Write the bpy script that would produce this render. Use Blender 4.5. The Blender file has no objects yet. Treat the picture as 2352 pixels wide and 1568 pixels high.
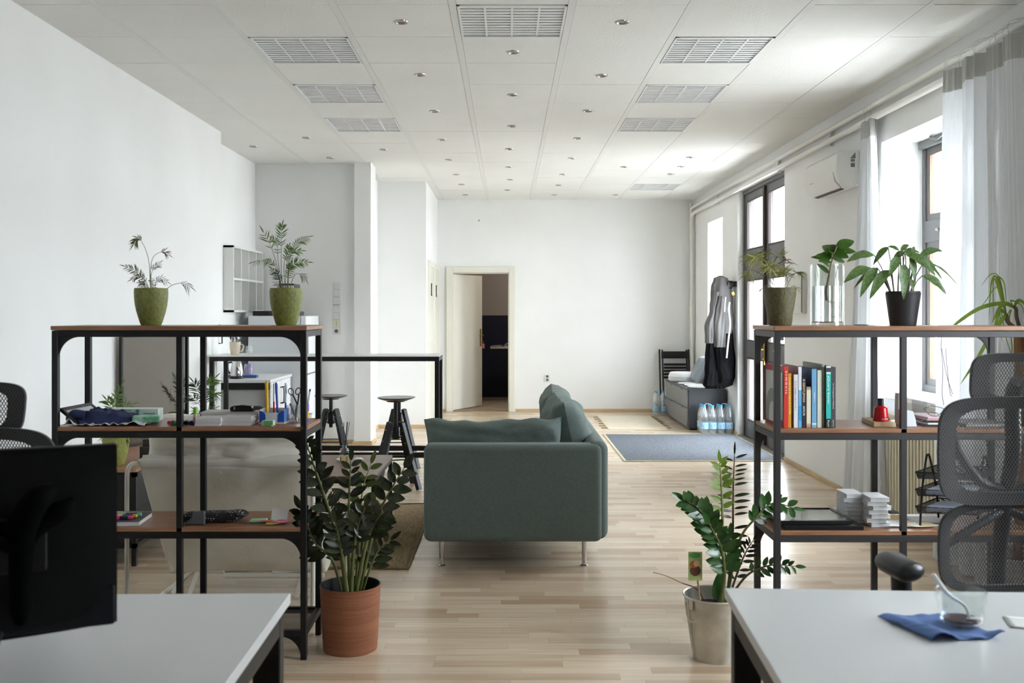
import bpy, math, random
from mathutils import Vector, Matrix, noise as mn
SC = bpy.context.scene
COL = SC.collection
V = Vector
PI = math.pi
F, CX, HY, CZ = 2287.0, 1165.0, 715.0, 1.42      # 35 mm lens in pixels, vanishing point, eye height
def at(px, py, Y):                                # photo measurement at depth Y -> metres in the room
    return V(((px-CX)/F*Y, Y, CZ-(py-HY)/F*Y))
def X_(px, Y): return (px-CX)/F*Y
def Z_(py, Y): return CZ-(py-HY)/F*Y
def R(a): return math.radians(a)
def lin(c):
    c = c/255.0
    return c/12.92 if c <= .04045 else ((c+.055)/1.055)**2.4
def rgb(c): return (lin(c[0]), lin(c[1]), lin(c[2]), 1)

# ---------------------------------------------------------------- materials
MATS = {}
def newmat(name):
    m = bpy.data.materials.new(name); m.use_nodes = True
    nt = m.node_tree; b = nt.nodes['Principled BSDF']
    MATS[name] = m
    return m, nt, b
def N(nt, t, **kw):
    n = nt.nodes.new(t)
    for k, v in kw.items():
        if k.startswith('_'): setattr(n, k[1:], v)
        else: n.inputs[k.replace('__', ' ')].default_value = v
    return n
def mathn(nt, op, a, b=None, c=None):
    n = nt.nodes.new('ShaderNodeMath'); n.operation = op
    for i, x in enumerate((a, b, c)):
        if x is None: continue
        if isinstance(x, (int, float)): n.inputs[i].default_value = x
        else: nt.links.new(x, n.inputs[i])
    return n.outputs[0]
def mixc(nt, fac, a, b, blend='MIX'):
    n = nt.nodes.new('ShaderNodeMix'); n.data_type = 'RGBA'; n.blend_type = blend
    for i, x in ((0, fac), (6, a), (7, b)):
        if isinstance(x, (int, float)): n.inputs[i].default_value = x
        elif isinstance(x, tuple): n.inputs[i].default_value = x
        else: nt.links.new(x, n.inputs[i])
    return n.outputs[2]
def coords(nt, scale=(1, 1, 1), kind='Object'):
    tc = nt.nodes.new('ShaderNodeTexCoord'); mp = nt.nodes.new('ShaderNodeMapping')
    nt.links.new(tc.outputs[kind], mp.inputs[0]); mp.inputs['Scale'].default_value = scale
    return mp.outputs[0]
def M(name, c, rough=.5, metal=0, var=0, vs=4, bump=0, bs=60, stretch=(1, 1, 1), spec=.5, c2=None, sheen=0, sub=0, coat=0):
    """plain surface with noise variation of its own colour and a fine bump"""
    if name in MATS: return MATS[name]
    m, nt, b = newmat(name)
    b.inputs['Base Color'].default_value = rgb(c); b.inputs['Roughness'].default_value = rough
    b.inputs['Metallic'].default_value = metal; b.inputs['Specular IOR Level'].default_value = spec
    if sheen: b.inputs['Sheen Weight'].default_value = sheen
    if coat: b.inputs['Coat Weight'].default_value = coat
    if var or c2:
        vec = coords(nt, stretch)
        n = N(nt, 'ShaderNodeTexNoise', Scale=vs, Detail=5.0); nt.links.new(vec, n.inputs['Vector'])
        if c2 is None: c2 = tuple(max(0, x*(1-var)) for x in c)
        r = N(nt, 'ShaderNodeMapRange'); r.inputs[1].default_value = .35; r.inputs[2].default_value = .65
        nt.links.new(n.outputs[0], r.inputs[0])
        nt.links.new(mixc(nt, r.outputs[0], rgb(c), rgb(c2)), b.inputs['Base Color'])
    if bump:
        vec = coords(nt, stretch)
        n = N(nt, 'ShaderNodeTexNoise', Scale=bs, Detail=3.0); nt.links.new(vec, n.inputs['Vector'])
        bp = N(nt, 'ShaderNodeBump', Strength=bump, Distance=.004); nt.links.new(n.outputs[0], bp.inputs['Height'])
        nt.links.new(bp.outputs[0], b.inputs['Normal'])
    return m
def glassmat(name, tint=(255, 255, 255), alpha=.12, rough=.02, ior=1.45, milk=0):
    """thin clear glass / plastic: mostly straight transmission, Fresnel reflection"""
    m, nt, b = newmat(name)
    out = nt.nodes['Material Output']
    tr = N(nt, 'ShaderNodeBsdfTransparent', Color=rgb(tint)); gl = N(nt, 'ShaderNodeBsdfGlossy', Roughness=rough)
    fr = N(nt, 'ShaderNodeLayerWeight', Blend=.5)
    fac = mathn(nt, 'ADD', mathn(nt, 'MULTIPLY', mathn(nt, 'POWER', fr.outputs[1], 3.5), .55), .03+alpha*.12)
    mx = nt.nodes.new('ShaderNodeMixShader'); nt.links.new(fac, mx.inputs[0])
    nt.links.new(tr.outputs[0], mx.inputs[1]); nt.links.new(gl.outputs[0], mx.inputs[2])
    if milk:
        df = N(nt, 'ShaderNodeBsdfDiffuse', Color=(.9, .93, .95, 1)); m2 = nt.nodes.new('ShaderNodeMixShader'); m2.inputs[0].default_value = milk
        nt.links.new(mx.outputs[0], m2.inputs[1]); nt.links.new(df.outputs[0], m2.inputs[2]); mx = m2
    nt.links.new(mx.outputs[0], out.inputs[0])
    return m

# ---------------------------------------------------------------- mesh builder
OFF = {}
class MB:
    def __init__(s): s.v = []; s.f = []; s.m = []; s.cur = 0
    def add(s, vs, fs):
        o = len(s.v); s.v += [V(p) for p in vs]
        for f in fs: s.f.append(tuple(i+o for i in f)); s.m.append(s.cur)
        return s
    def box(s, a, b, rz=0, piv=None):
        x0, y0, z0 = a; x1, y1, z1 = b
        x0, x1 = min(x0, x1), max(x0, x1); y0, y1 = min(y0, y1), max(y0, y1); z0, z1 = min(z0, z1), max(z0, z1)
        vs = [V(p) for p in ((x0,y0,z0),(x1,y0,z0),(x1,y1,z0),(x0,y1,z0),(x0,y0,z1),(x1,y0,z1),(x1,y1,z1),(x0,y1,z1))]
        if rz:
            c = V(piv) if piv else V(((x0+x1)/2, (y0+y1)/2, 0)); Rm = Matrix.Rotation(rz, 3, 'Z')
            vs = [Rm @ (p-c)+c for p in vs]
        return s.add(vs, [(0,3,2,1),(4,5,6,7),(0,1,5,4),(1,2,6,5),(2,3,7,6),(3,0,4,7)])
    def obox(s, c, size, rot):
        hx, hy, hz = (x/2 for x in size); c = V(c)
        vs = [c+rot @ V(p) for p in ((-hx,-hy,-hz),(hx,-hy,-hz),(hx,hy,-hz),(-hx,hy,-hz),(-hx,-hy,hz),(hx,-hy,hz),(hx,hy,hz),(-hx,hy,hz))]
        return s.add(vs, [(0,3,2,1),(4,5,6,7),(0,1,5,4),(1,2,6,5),(2,3,7,6),(3,0,4,7)])
    def bar(s, p, q, w, h, up=(0, 0, 1)):
        p, q = V(p), V(q); d = (q-p); L = d.length; d.normalize(); u = V(up)
        if abs(d.dot(u)) > .99: u = V((0, 1, 0))
        a = d.cross(u).normalized(); c = a.cross(d).normalized()
        return s.obox((p+q)/2, (w, L, h), Matrix((a, d, c)).transposed())
    def tube(s, pts, r, seg=8, cap=True, closed=False):
        pts = [V(p) for p in pts]; n = len(pts)
        rs = list(r) if isinstance(r, (list, tuple)) else [r]*n
        if len(rs) != n:
            q = rs; rs = [q[min(int(i/(n-1)*(len(q)-1)), len(q)-2)]*(1-(i/(n-1)*(len(q)-1)-min(int(i/(n-1)*(len(q)-1)), len(q)-2)))+q[min(int(i/(n-1)*(len(q)-1)), len(q)-2)+1]*(i/(n-1)*(len(q)-1)-min(int(i/(n-1)*(len(q)-1)), len(q)-2)) for i in range(n)]
        vs = []; fs = []; prev = None
        for i, p in enumerate(pts):
            if closed: t = pts[(i+1) % n]-pts[i-1]
            else: t = pts[min(i+1, n-1)]-pts[max(i-1, 0)]
            if t.length < 1e-9: t = V((0, 0, 1))
            t.normalize()
            if prev is None:
                a = t.cross(V((0, 0, 1)))
                if a.length < .05: a = t.cross(V((0, 1, 0)))
            else: a = prev-t*prev.dot(t)
            if a.length < 1e-6: a = t.cross(V((1, 0, 0)))
            a.normalize(); prev = a; b = t.cross(a)
            for k in range(seg):
                w = 2*PI*k/seg; vs.append(p+(a*math.cos(w)+b*math.sin(w))*rs[i])
        m = n if closed else n-1
        for i in range(m):
            j = (i+1) % n
            for k in range(seg):
                l = (k+1) % seg
                fs.append((i*seg+k, j*seg+k, j*seg+l, i*seg+l))
        if cap and not closed:
            fs.append(tuple(range(seg))); fs.append(tuple((n-1)*seg+k for k in reversed(range(seg))))
        return s.add(vs, fs)
    def cyl(s, p, q, r, seg=16, r2=None): return s.tube([p, q], [r, r if r2 is None else r2], seg)
    def lathe(s, prof, c=(0, 0), seg=32, z0=0, cap=True):
        vs = []; fs = []
        for r, z in prof:
            for k in range(seg):
                w = 2*PI*k/seg; vs.append((c[0]+r*math.cos(w), c[1]+r*math.sin(w), z0+z))
        for i in range(len(prof)-1):
            for k in range(seg):
                l = (k+1) % seg
                fs.append((i*seg+k, i*seg+l, (i+1)*seg+l, (i+1)*seg+k))
        if cap:
            if prof[0][0] > 1e-6: fs.append(tuple(reversed(range(seg))))
            if prof[-1][0] > 1e-6: fs.append(tuple((len(prof)-1)*seg+k for k in range(seg)))
        return s.add(vs, fs)
    def grid(s, fn, nu, nv, wrapu=False):
        vs = []; fs = []
        for j in range(nv+1):
            for i in range(nu if wrapu else nu+1): vs.append(fn(i/nu, j/nv))
        w = nu if wrapu else nu+1
        for j in range(nv):
            for i in range(nu):
                k = (i+1) % w
                fs.append((j*w+i, j*w+k, (j+1)*w+k, (j+1)*w+i))
        return s.add(vs, fs)
    def ball(s, c, r, nu=16, nv=10):
        rx, ry, rz = (r, r, r) if isinstance(r, (int, float)) else r; c = V(c)
        return s.grid(lambda u, v: c+V((rx*math.sin(PI*v)*math.cos(2*PI*u), ry*math.sin(PI*v)*math.sin(2*PI*u), -rz*math.cos(PI*v))), nu, nv, True)
    def prism(s, poly, fn0, fn1):
        n = len(poly)
        vs = [fn0(p) for p in poly]+[fn1(p) for p in poly]
        return s.add(vs, [tuple(range(n)), tuple(reversed(range(n, 2*n)))]+[(i, i+n, (i+1) % n+n, (i+1) % n) for i in range(n)])
    def xf(s, mat, start=0):
        for i in range(start, len(s.v)): s.v[i] = mat @ s.v[i]
        return s
    def build(s, name, mats, parent=None, smooth=False, bevel=0, bseg=2, sub=0, solid=0, thing=None, loc=None, ang=40):
        me = bpy.data.meshes.new(name)
        if parent is not None: off = OFF.get(parent.name, V((0, 0, 0)))
        elif thing is not None or loc is not None:
            if loc is not None: off = V(loc)
            else:
                xs = [p.x for p in s.v]; ys = [p.y for p in s.v]; zs = [p.z for p in s.v]
                off = V(((min(xs)+max(xs))/2, (min(ys)+max(ys))/2, min(zs)))
        else: off = V((0, 0, 0))
        me.from_pydata([p-off for p in s.v], [], s.f)
        if not isinstance(mats, (list, tuple)): mats = [mats]
        for m in mats: me.materials.append(m)
        if len(mats) > 1: me.polygons.foreach_set('material_index', s.m)
        if smooth:
            me.polygons.foreach_set('use_smooth', [True]*len(me.polygons))
            me.set_sharp_from_angle(angle=R(ang))
        me.update()
        o = bpy.data.objects.new(name, me); COL.objects.link(o)
        if parent is not None: o.parent = parent; OFF[o.name] = off
        else: o.location = off; OFF[o.name] = off
        if bevel:
            b = o.modifiers.new('bevel', 'BEVEL'); b.width = bevel; b.segments = bseg; b.limit_method = 'ANGLE'; b.angle_limit = R(35)
            if bseg > 1:
                me.polygons.foreach_set('use_smooth', [True]*len(me.polygons)); b.harden_normals = True
        if solid:
            b = o.modifiers.new('solid', 'SOLIDIFY'); b.thickness = solid; b.offset = 0
        if sub:
            b = o.modifiers.new('sub', 'SUBSURF'); b.levels = sub; b.render_levels = sub
        if thing: tag(o, *thing)
        return o
def tag(o, label, cat, group=None):
    o['label'] = label; o['category'] = cat
    if group: o['group'] = group
    return o
def struct(o): o['kind'] = 'structure'; return o
def thing(name, label, cat, loc=(0, 0, 0), group=None):
    o = bpy.data.objects.new(name, None); COL.objects.link(o); o.location = loc
    o.empty_display_size = .05; OFF[o.name] = V(loc)
    return tag(o, label, cat, group)
def clone(o, loc=None, rz=None, label=None, parent=None):
    c = o.copy(); COL.objects.link(c)
    if parent is not None: c.parent = parent
    if loc is not None: c.location = loc
    if rz is not None: c.rotation_euler = (0, 0, rz)
    if label: c['label'] = label
    OFF[c.name] = V(c.location) if parent is None else OFF.get(parent.name, V((0, 0, 0)))
    for ch in list(o.children): clone(ch, parent=c)
    return c
def text(txt, parent, mat, origin, xdir, ydir, size, name='title', width=None, bold=0):
    cu = bpy.data.curves.new('t', 'FONT'); cu.body = txt; cu.size = 1; cu.extrude = .004; cu.offset = bold
    o = bpy.data.objects.new('t', cu); COL.objects.link(o)
    dg = bpy.context.evaluated_depsgraph_get(); me = bpy.data.meshes.new_from_object(o.evaluated_get(dg))
    bpy.data.objects.remove(o)
    w = max((v.co.x for v in me.vertices), default=1)
    sx = size if width is None else width/w
    xd, yd = V(xdir).normalized(), V(ydir).normalized(); zd = xd.cross(yd); off = OFF.get(parent.name, V((0, 0, 0))) if parent else V((0,0,0))
    for v in me.vertices: v.co = V(origin)+xd*v.co.x*sx+yd*v.co.y*size+zd*v.co.z*.08-off
    me.materials.clear(); me.materials.append(mat)
    ob = bpy.data.objects.new(name, me); COL.objects.link(ob)
    if parent: ob.parent = parent
    return ob
def spl(pts, n=6):
    """smooth Catmull-Rom path through points"""
    pts = [V(p) for p in pts]; P = [pts[0]*2-pts[1]]+pts+[pts[-1]*2-pts[-2]]; out = []
    for i in range(1, len(P)-2):
        for k in range(n):
            t = k/n; a, b, c, d = P[i-1], P[i], P[i+1], P[i+2]
            out.append(.5*((2*b)+(c-a)*t+(2*a-5*b+4*c-d)*t*t+(3*b-a-3*c+d)*t**3))
    out.append(pts[-1]); return out
random.seed(7)
# ================================================================= render look
vs_ = SC.view_settings; vs_.view_transform = 'Standard'; vs_.look = 'None'; vs_.gamma = 1; vs_.exposure = EXPO = 1.65
cam = bpy.data.cameras.new('camera'); cam.lens = 35.0; cam.sensor_width = 36.0
cam.shift_x = (1176-CX)/2352; cam.shift_y = -(784-HY)/2352; cam.clip_start = .05
cam.dof.use_dof = True; cam.dof.focus_distance = 6.0; cam.dof.aperture_fstop = 5.0
co = bpy.data.objects.new('camera', cam); COL.objects.link(co); co.location = (0, 0, CZ); co.rotation_euler = (R(90), 0, 0)
SC.camera = co
w = bpy.data.worlds.new('sky'); SC.world = w; w.use_nodes = True
bg = w.node_tree.nodes['Background']; bg.inputs[0].default_value = (.90, .95, 1.0, 1); bg.inputs[1].default_value = SKY = 9.0

# ================================================================= setting materials
def wallmat(name, c, bs=25):
    return M(name, c, rough=.85, var=.02, vs=1.2, bump=.12, bs=bs, spec=.25)
WALL = wallmat('white_wall_paint', (243, 243, 241))
REVEAL = wallmat('window_reveal_paint', (244, 245, 246))
def floormat():
    m, nt, b = newmat('laminate_floor')
    tc = nt.nodes.new('ShaderNodeTexCoord'); sp = nt.nodes.new('ShaderNodeSeparateXYZ'); nt.links.new(tc.outputs['Object'], sp.inputs[0])
    x, y = sp.outputs[0], sp.outputs[1]
    rowf = mathn(nt, 'DIVIDE', y, .071); row = mathn(nt, 'FLOOR', rowf)
    wn = nt.nodes.new('ShaderNodeTexWhiteNoise'); wn.noise_dimensions = '1D'; nt.links.new(row, wn.inputs['W'])
    xo = mathn(nt, 'ADD', x, mathn(nt, 'MULTIPLY', wn.outputs[0], 5.0))
    cf = mathn(nt, 'DIVIDE', xo, .52); cell = mathn(nt, 'FLOOR', cf)
    cb = nt.nodes.new('ShaderNodeCombineXYZ'); nt.links.new(row, cb.inputs[0]); nt.links.new(cell, cb.inputs[1])
    w2 = nt.nodes.new('ShaderNodeTexWhiteNoise'); w2.noise_dimensions = '3D'; nt.links.new(cb.outputs[0], w2.inputs['Vector'])
    rp = nt.nodes.new('ShaderNodeValToRGB'); e = rp.color_ramp.elements
    e[0].position = 0; e[0].color = rgb((194, 166, 138)); e[1].position = 1; e[1].color = rgb((228, 208, 182))
    k = rp.color_ramp.elements.new(.25); k.color = rgb((212, 189, 162)); k = rp.color_ramp.elements.new(.6); k.color = rgb((219, 198, 171))
    nt.links.new(w2.outputs[0], rp.inputs[0])
    mp = nt.nodes.new('ShaderNodeMapping'); mp.inputs['Scale'].default_value = (1.2, 26, 1); nt.links.new(tc.outputs['Object'], mp.inputs[0])
    ad = nt.nodes.new('ShaderNodeVectorMath'); nt.links.new(mp.outputs[0], ad.inputs[0]); nt.links.new(w2.outputs[1], ad.inputs[1])
    g = N(nt, 'ShaderNodeTexNoise', Scale=2.2, Detail=6.0, Distortion=.6); nt.links.new(ad.outputs[0], g.inputs['Vector'])
    gr = N(nt, 'ShaderNodeMapRange'); gr.inputs[1].default_value = .3; gr.inputs[2].default_value = .75; gr.inputs[3].default_value = .84; gr.inputs[4].default_value = 1.08
    nt.links.new(g.outputs[0], gr.inputs[0])
    cg = nt.nodes.new('ShaderNodeCombineColor')
    for i in range(3): nt.links.new(gr.outputs[0], cg.inputs[i])
    c = mixc(nt, 1.0, rp.outputs[0], cg.outputs[0], 'MULTIPLY')
    fy = mathn(nt, 'FRACT', rowf); fx = mathn(nt, 'FRACT', cf)
    ly = mathn(nt, 'LESS_THAN', fy, .03); lx = mathn(nt, 'LESS_THAN', fx, .004)
    ln = mathn(nt, 'MULTIPLY', mathn(nt, 'MAXIMUM', ly, lx), .28)
    nt.links.new(mixc(nt, ln, c, rgb((120, 95, 70))), b.inputs['Base Color'])
    b.inputs['Roughness'].default_value = .27; b.inputs['Specular IOR Level'].default_value = .85
    bp = N(nt, 'ShaderNodeBump', Strength=.05, Distance=.002); nt.links.new(g.outputs[0], bp.inputs['Height']); nt.links.new(bp.outputs[0], b.inputs['Normal'])
    return m
FLOOR = floormat()
BASEB = M('light_wood_skirting', (214, 184, 140), .45, var=.12, vs=3, stretch=(1, 1, 8))
TILE = M('ceiling_tile', (240, 239, 234), .9, var=.03, vs=.7, bump=.5, bs=90, spec=.2)
RAIL = M('ceiling_rail', (232, 231, 227), .8, spec=.2)
DARKGAP = M('ceiling_void', (120, 118, 112), .9)

# ================================================================= floor, walls
ZC = 3.005
struct(MB().box((-3.1, -3.6, -.12), (3.1, 14.5, 0)).build('floor', FLOOR))
def slabx(m, x0, x1, y0, y1, zmax, holes):
    """wall running along Y with rectangular holes (ya, yb, za, zb)"""
    ys = sorted({y0, y1, *[h[0] for h in holes], *[h[1] for h in holes]})
    for a, b in zip(ys, ys[1:]):
        hs = sorted([(h[2], h[3]) for h in holes if h[0] <= a+1e-6 and h[1] >= b-1e-6]); z = 0
        for za, zb in hs:
            if za > z+1e-6: m.box((x0, a, z), (x1, b, za))
            z = zb
        if z < zmax-1e-6: m.box((x0, a, z), (x1, b, zmax))
XR = 2.64
HOLES = [(2.2, 3.6, .86, 2.61), (5.35, 7.02, .86, 2.61), (9.48, 11.4, 0, 2.795), (12.2, 13.1, .85, 2.58)]
m = MB(); slabx(m, XR, XR+.42, -3.6, 14.3, 3.2, HOLES); struct(m.build('wall_right', WALL))
m = MB().box((-2.73, -3.6, 0), (-2.53, 8.8, 3.2)).box((-2.91, 8.8, 0), (-2.71, 10.9, 3.2)); struct(m.build('wall_left', WALL))
m = MB().box((-2.91, 10.72, 0), (-1.58, 12.3, 3.2)).box((-1.631, 10.6, 0), (-1.451, 10.98, 3.2)); struct(m.build('wall_kitchen', WALL, bevel=.006))
struct(MB().box((-2.91, 12.15, 0), (-.99, 14.3, 3.2)).build('wall_alcove', WALL))
DX0, DX1, DZ = X_(1039, 14.12), X_(1169, 14.12), Z_(626, 14.12)
m = MB().box((-1.1, 14.12, 0), (DX0, 14.27, 3.2)).box((DX1, 14.12, 0), (2.8, 14.27, 3.2)).box((DX0, 14.12, DZ), (DX1, 14.27, 3.2))
struct(m.build('wall_back', WALL))
struct(MB().box((-3.1, -3.8, 0), (3.1, -3.6, 3.2)).build('wall_behind', WALL))
# small room behind the open door
GREYW = M('grey_upper_wall', (166, 158, 150), .9); NAVY = M('navy_wall_paint', (12, 16, 44), .7)
zn = Z_(724, 16.5)
struct(MB().box((-1.6, 16.5, 0), (1.4, 16.6, zn)).build('wall_storeroom_navy', NAVY))
struct(MB().box((-1.6, 16.5, zn), (1.4, 16.6, 2.6)).box((-1.7, 14.27, 0), (-1.6, 16.6, 2.6)).box((1.3, 14.27, 0), (1.4, 16.5, 2.6)).build('wall_storeroom', GREYW))
struct(MB().box((-1.7, 14.27, 2.6), (1.4, 16.6, 2.7)).build('ceiling_storeroom', GREYW))
struct(MB().box((-1.7, 14.12, -.1), (1.4, 16.6, .001)).build('floor_storeroom', M('storeroom_screed', (176, 158, 136), .8, var=.1, vs=3)))
l = bpy.data.lights.new('storeroom_fill_light', 'POINT'); l.energy = 7; l.shadow_soft_size = .12; l.color = (1, .93, .85)  # added fill light, no known fixture; brightens the room behind the door
o = bpy.data.objects.new('storeroom_fill_light', l); COL.objects.link(o); o.location = (.9, 15.3, 2.35)
# skirting
def skirt(name, segs):
    m = MB()
    for p, q, n in segs:
        p, q, n = V(p), V(q), V(n)
        a = p+n*.007; b = q+n*.007
        m.bar(a+V((0, 0, .020)), b+V((0, 0, .020)), .014, .040)
    struct(m.build(name, BASEB, bevel=.003, bseg=1))
skirt('baseboard_back', [((DX1+.1, 14.12, 0), (2.64, 14.12, 0), (0, -1, 0)), ((-.99, 14.12, 0), (DX0-.1, 14.12, 0), (0, -1, 0))])
skirt('baseboard_right', [((2.64, 11.42, 0), (2.64, 14.12, 0), (-1, 0, 0)), ((2.64, -3.6, 0), (2.64, 9.46, 0), (-1, 0, 0))])
skirt('baseboard_kitchen', [((-2.7, 10.72, 0), (-1.631, 10.72, 0), (0, -1, 0)), ((-1.645, 10.6, 0), (-1.437, 10.6, 0), (0, -1, 0)), ((-1.451, 10.6, 0), (-1.451, 10.97, 0), (1, 0, 0)), ((-1.58, 10.98, 0), (-1.58, 12.15, 0), (1, 0, 0))])
skirt('baseboard_alcove', [((-1.58, 12.15, 0), (-.976, 12.15, 0), (0, -1, 0)), ((-.99, 12.15, 0), (-.99, 14.12, 0), (1, 0, 0))])
skirt('baseboard_left', [((-2.53, -3.6, 0), (-2.53, 8.8, 0), (1, 0, 0))])

# ================================================================= ceiling
PX_, PY_ = .6185, .6036
XK0, YJ0 = .335, 5.753
lightcells = {(-3, 0), (-3, 2), (-3, 4), (-1, -1), (1, 0), (1, 2), (1, 4), (2, 11), (-1, -9), (-3, -8), (1, -8)}
m = MB(); rr = random.Random(3)
m.cur = 2; m.box((-3.1, -3.8, ZC+.09), (3.1, 14.6, ZC+.3)); m.cur = 0
def clipb(x0, x1, y0, y1, z0, z1):
    x0, x1 = max(x0, -2.95), min(x1, 2.69); y0, y1 = max(y0, -3.8), min(y1, 14.2)
    if x1-x0 > .01 and y1-y0 > .01: m.box((x0, y0, z0), (x1, y1, z1))
for k in range(-6, 5):
    xa, xb = XK0+k*PX_, XK0+(k+1)*PX_
    m.cur = 1; clipb(xa-.019, xa+.019, -3.8, 14.2, ZC-.001, ZC+.05); m.cur = 0
    for j in range(-16, 15):
        if (k, j) in lightcells: continue
        ya = YJ0+j*PY_; dz = rr.choice([0, 0, .0006, .0012]); 
        clipb(xa+.0205, xb-.0205, ya+.0012, ya+PY_-rr.choice([.0012, .0012, .0022, .004]), ZC+dz, ZC+.03)
struct(m.build('ceiling', [TILE, RAIL, DARKGAP]))
# louvre lights
LOUV = M('white_louvre_metal', (232, 233, 231), .4, spec=.6)
LIN = M('luminaire_interior', (225, 226, 225), .5)
def louvre(k, j, label):
    x0, y0 = XK0+k*PX_+.022, YJ0+j*PY_+.003; x1, y1 = x0+PX_-.044, y0+PY_-.006
    t = thing('louvre_light', label, 'ceiling light', ((x0+x1)/2, (y0+y1)/2, ZC-.004), 'recessed louvre lights in the ceiling')
    f = MB()
    for a, b in (((x0, y0), (x1, y0+.012)), ((x0, y1-.012), (x1, y1)), ((x0, y0), (x0+.012, y1)), ((x1-.012, y0), (x1, y1))):
        f.box((a[0], a[1], ZC-.004), (b[0], b[1], ZC+.07))
    f.build('frame', LOUV, t)
    MB().box((x0, y0, ZC+.066), (x1, y1, ZC+.075)).build('housing', LIN, t)
    l = MB()
    for i in range(1, 4):
        xx = x0+(x1-x0)*i/4
        l.prism([(xx-.006, 0), (xx+.006, 0), (xx+.002, .045), (xx-.002, .045)], lambda p: V((p[0], y0+.01, ZC+.001+p[1])), lambda p: V((p[0], y1-.01, ZC+.001+p[1])))
    l.build('divider', LOUV, t)
    for i in range(1, 12):
        yy = y0+(y1-y0)*i/12; s = MB()
        s.prism([(yy-.016, .003), (yy+.016, .003), (yy+.010, .018), (yy+.003, .042), (yy-.003, .042), (yy-.010, .018)], lambda p: V((x0+.012, p[0], ZC+p[1])), lambda p: V((x1-.012, p[0], ZC+p[1])))
        s.build('slat', LOUV, t)
    tb = MB()
    for i in range(4):
        xx = x0+(x1-x0)*(i+.5)/4; tb.cyl((xx, y0+.02, ZC+.055), (xx, y1-.02, ZC+.055), .008, 8)
    tb.build('fluorescent_tube', M('tube_glass_off', (235, 236, 238), .2), t)
for (k, j), lb in {(-3, 0): 'square louvre light, nearest of the left row', (-3, 2): 'square louvre light, middle one of the left row', (-3, 4): 'square louvre light, farthest of the left row',
    (-1, -1): 'square louvre light at the top centre of the ceiling', (1, 0): 'square louvre light, nearest of the right row', (1, 2): 'square louvre light, second of the right row',
    (1, 4): 'square louvre light, third of the right row', (2, 11): 'farthest square louvre light, near the entrance door and back wall'}.items():
    louvre(k, j, lb)
# downlights
CHR = M('brushed_nickel', (176, 170, 162), .28, metal=1)
LENS = M('lamp_reflector_off', (150, 148, 140), .2, metal=.6)
dl = [(922,50),(1429,50),(1179,119),(965,171),(1382,173),(1177,217),(998,255),(1350,254),(1176,289),(704,316),(1015,320),(1327,317),(881,343),(1170,342),(582,336),(759,362),(1031,366),(1313,363),(1585,361),(1048,400),(1293,400),(1169,383),(1434,383),(1564,382),(1541,399),(1172,412),(1060,423),(1283,425),(1166,436),(1069,447),(1273,447),(1414,447)]
pts = [(X_(px, (ZC-CZ)*F/(HY-py)), (ZC-CZ)*F/(HY-py)) for px, py in dl]
cols = {}
for x, y in pts: cols.setdefault(round((x-.026)/PX_), []).append((y, x))
CN = {-5: 'column farthest left', -4: 'column beside the left wall', -3: 'left column behind the louvre lights', -2: 'column left of the sofa axis', -1: 'column just left of the centre', 0: 'centre column above the sofa', 1: 'column right of the centre', 2: 'column far right of the centre', 3: 'column toward the entrance wall', 4: 'column beside the right wall'}
ORD = ['nearest', 'second', 'third', 'fourth', 'fifth', 'sixth', 'seventh', 'eighth', 'ninth', 'tenth', 'eleventh', 'twelfth', 'thirteenth']
proto = None
for c in sorted(cols):
    l = sorted(cols[c])
    for i, (y, x) in enumerate(l):
        lb = 'round recessed downlight, %s in the ceiling %s' % (ORD[i], CN.get(c, 'column'))
        if len(l) == 1: lb = 'round recessed downlight, only one in the ceiling %s' % CN.get(c, 'column')
        if proto is None:
            proto = thing('downlight', lb, 'downlight', (x, y, ZC), 'recessed downlights in the ceiling')
            MB().lathe([(.026, -.001), (.030, -.007), (.038, -.006), (.0415, 0), (.0415, .002), (.026, .002), (.026, -.001)], (x, y), 24, ZC, cap=False).build('trim_ring', CHR, proto, smooth=True)
            MB().lathe([(.026, .0005), (.02, -.003), (.001, -.0045)], (x, y), 20, ZC, cap=False).build('lamp', LENS, proto, smooth=True)
        else: clone(proto, (x, y, ZC), label=lb)

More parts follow.
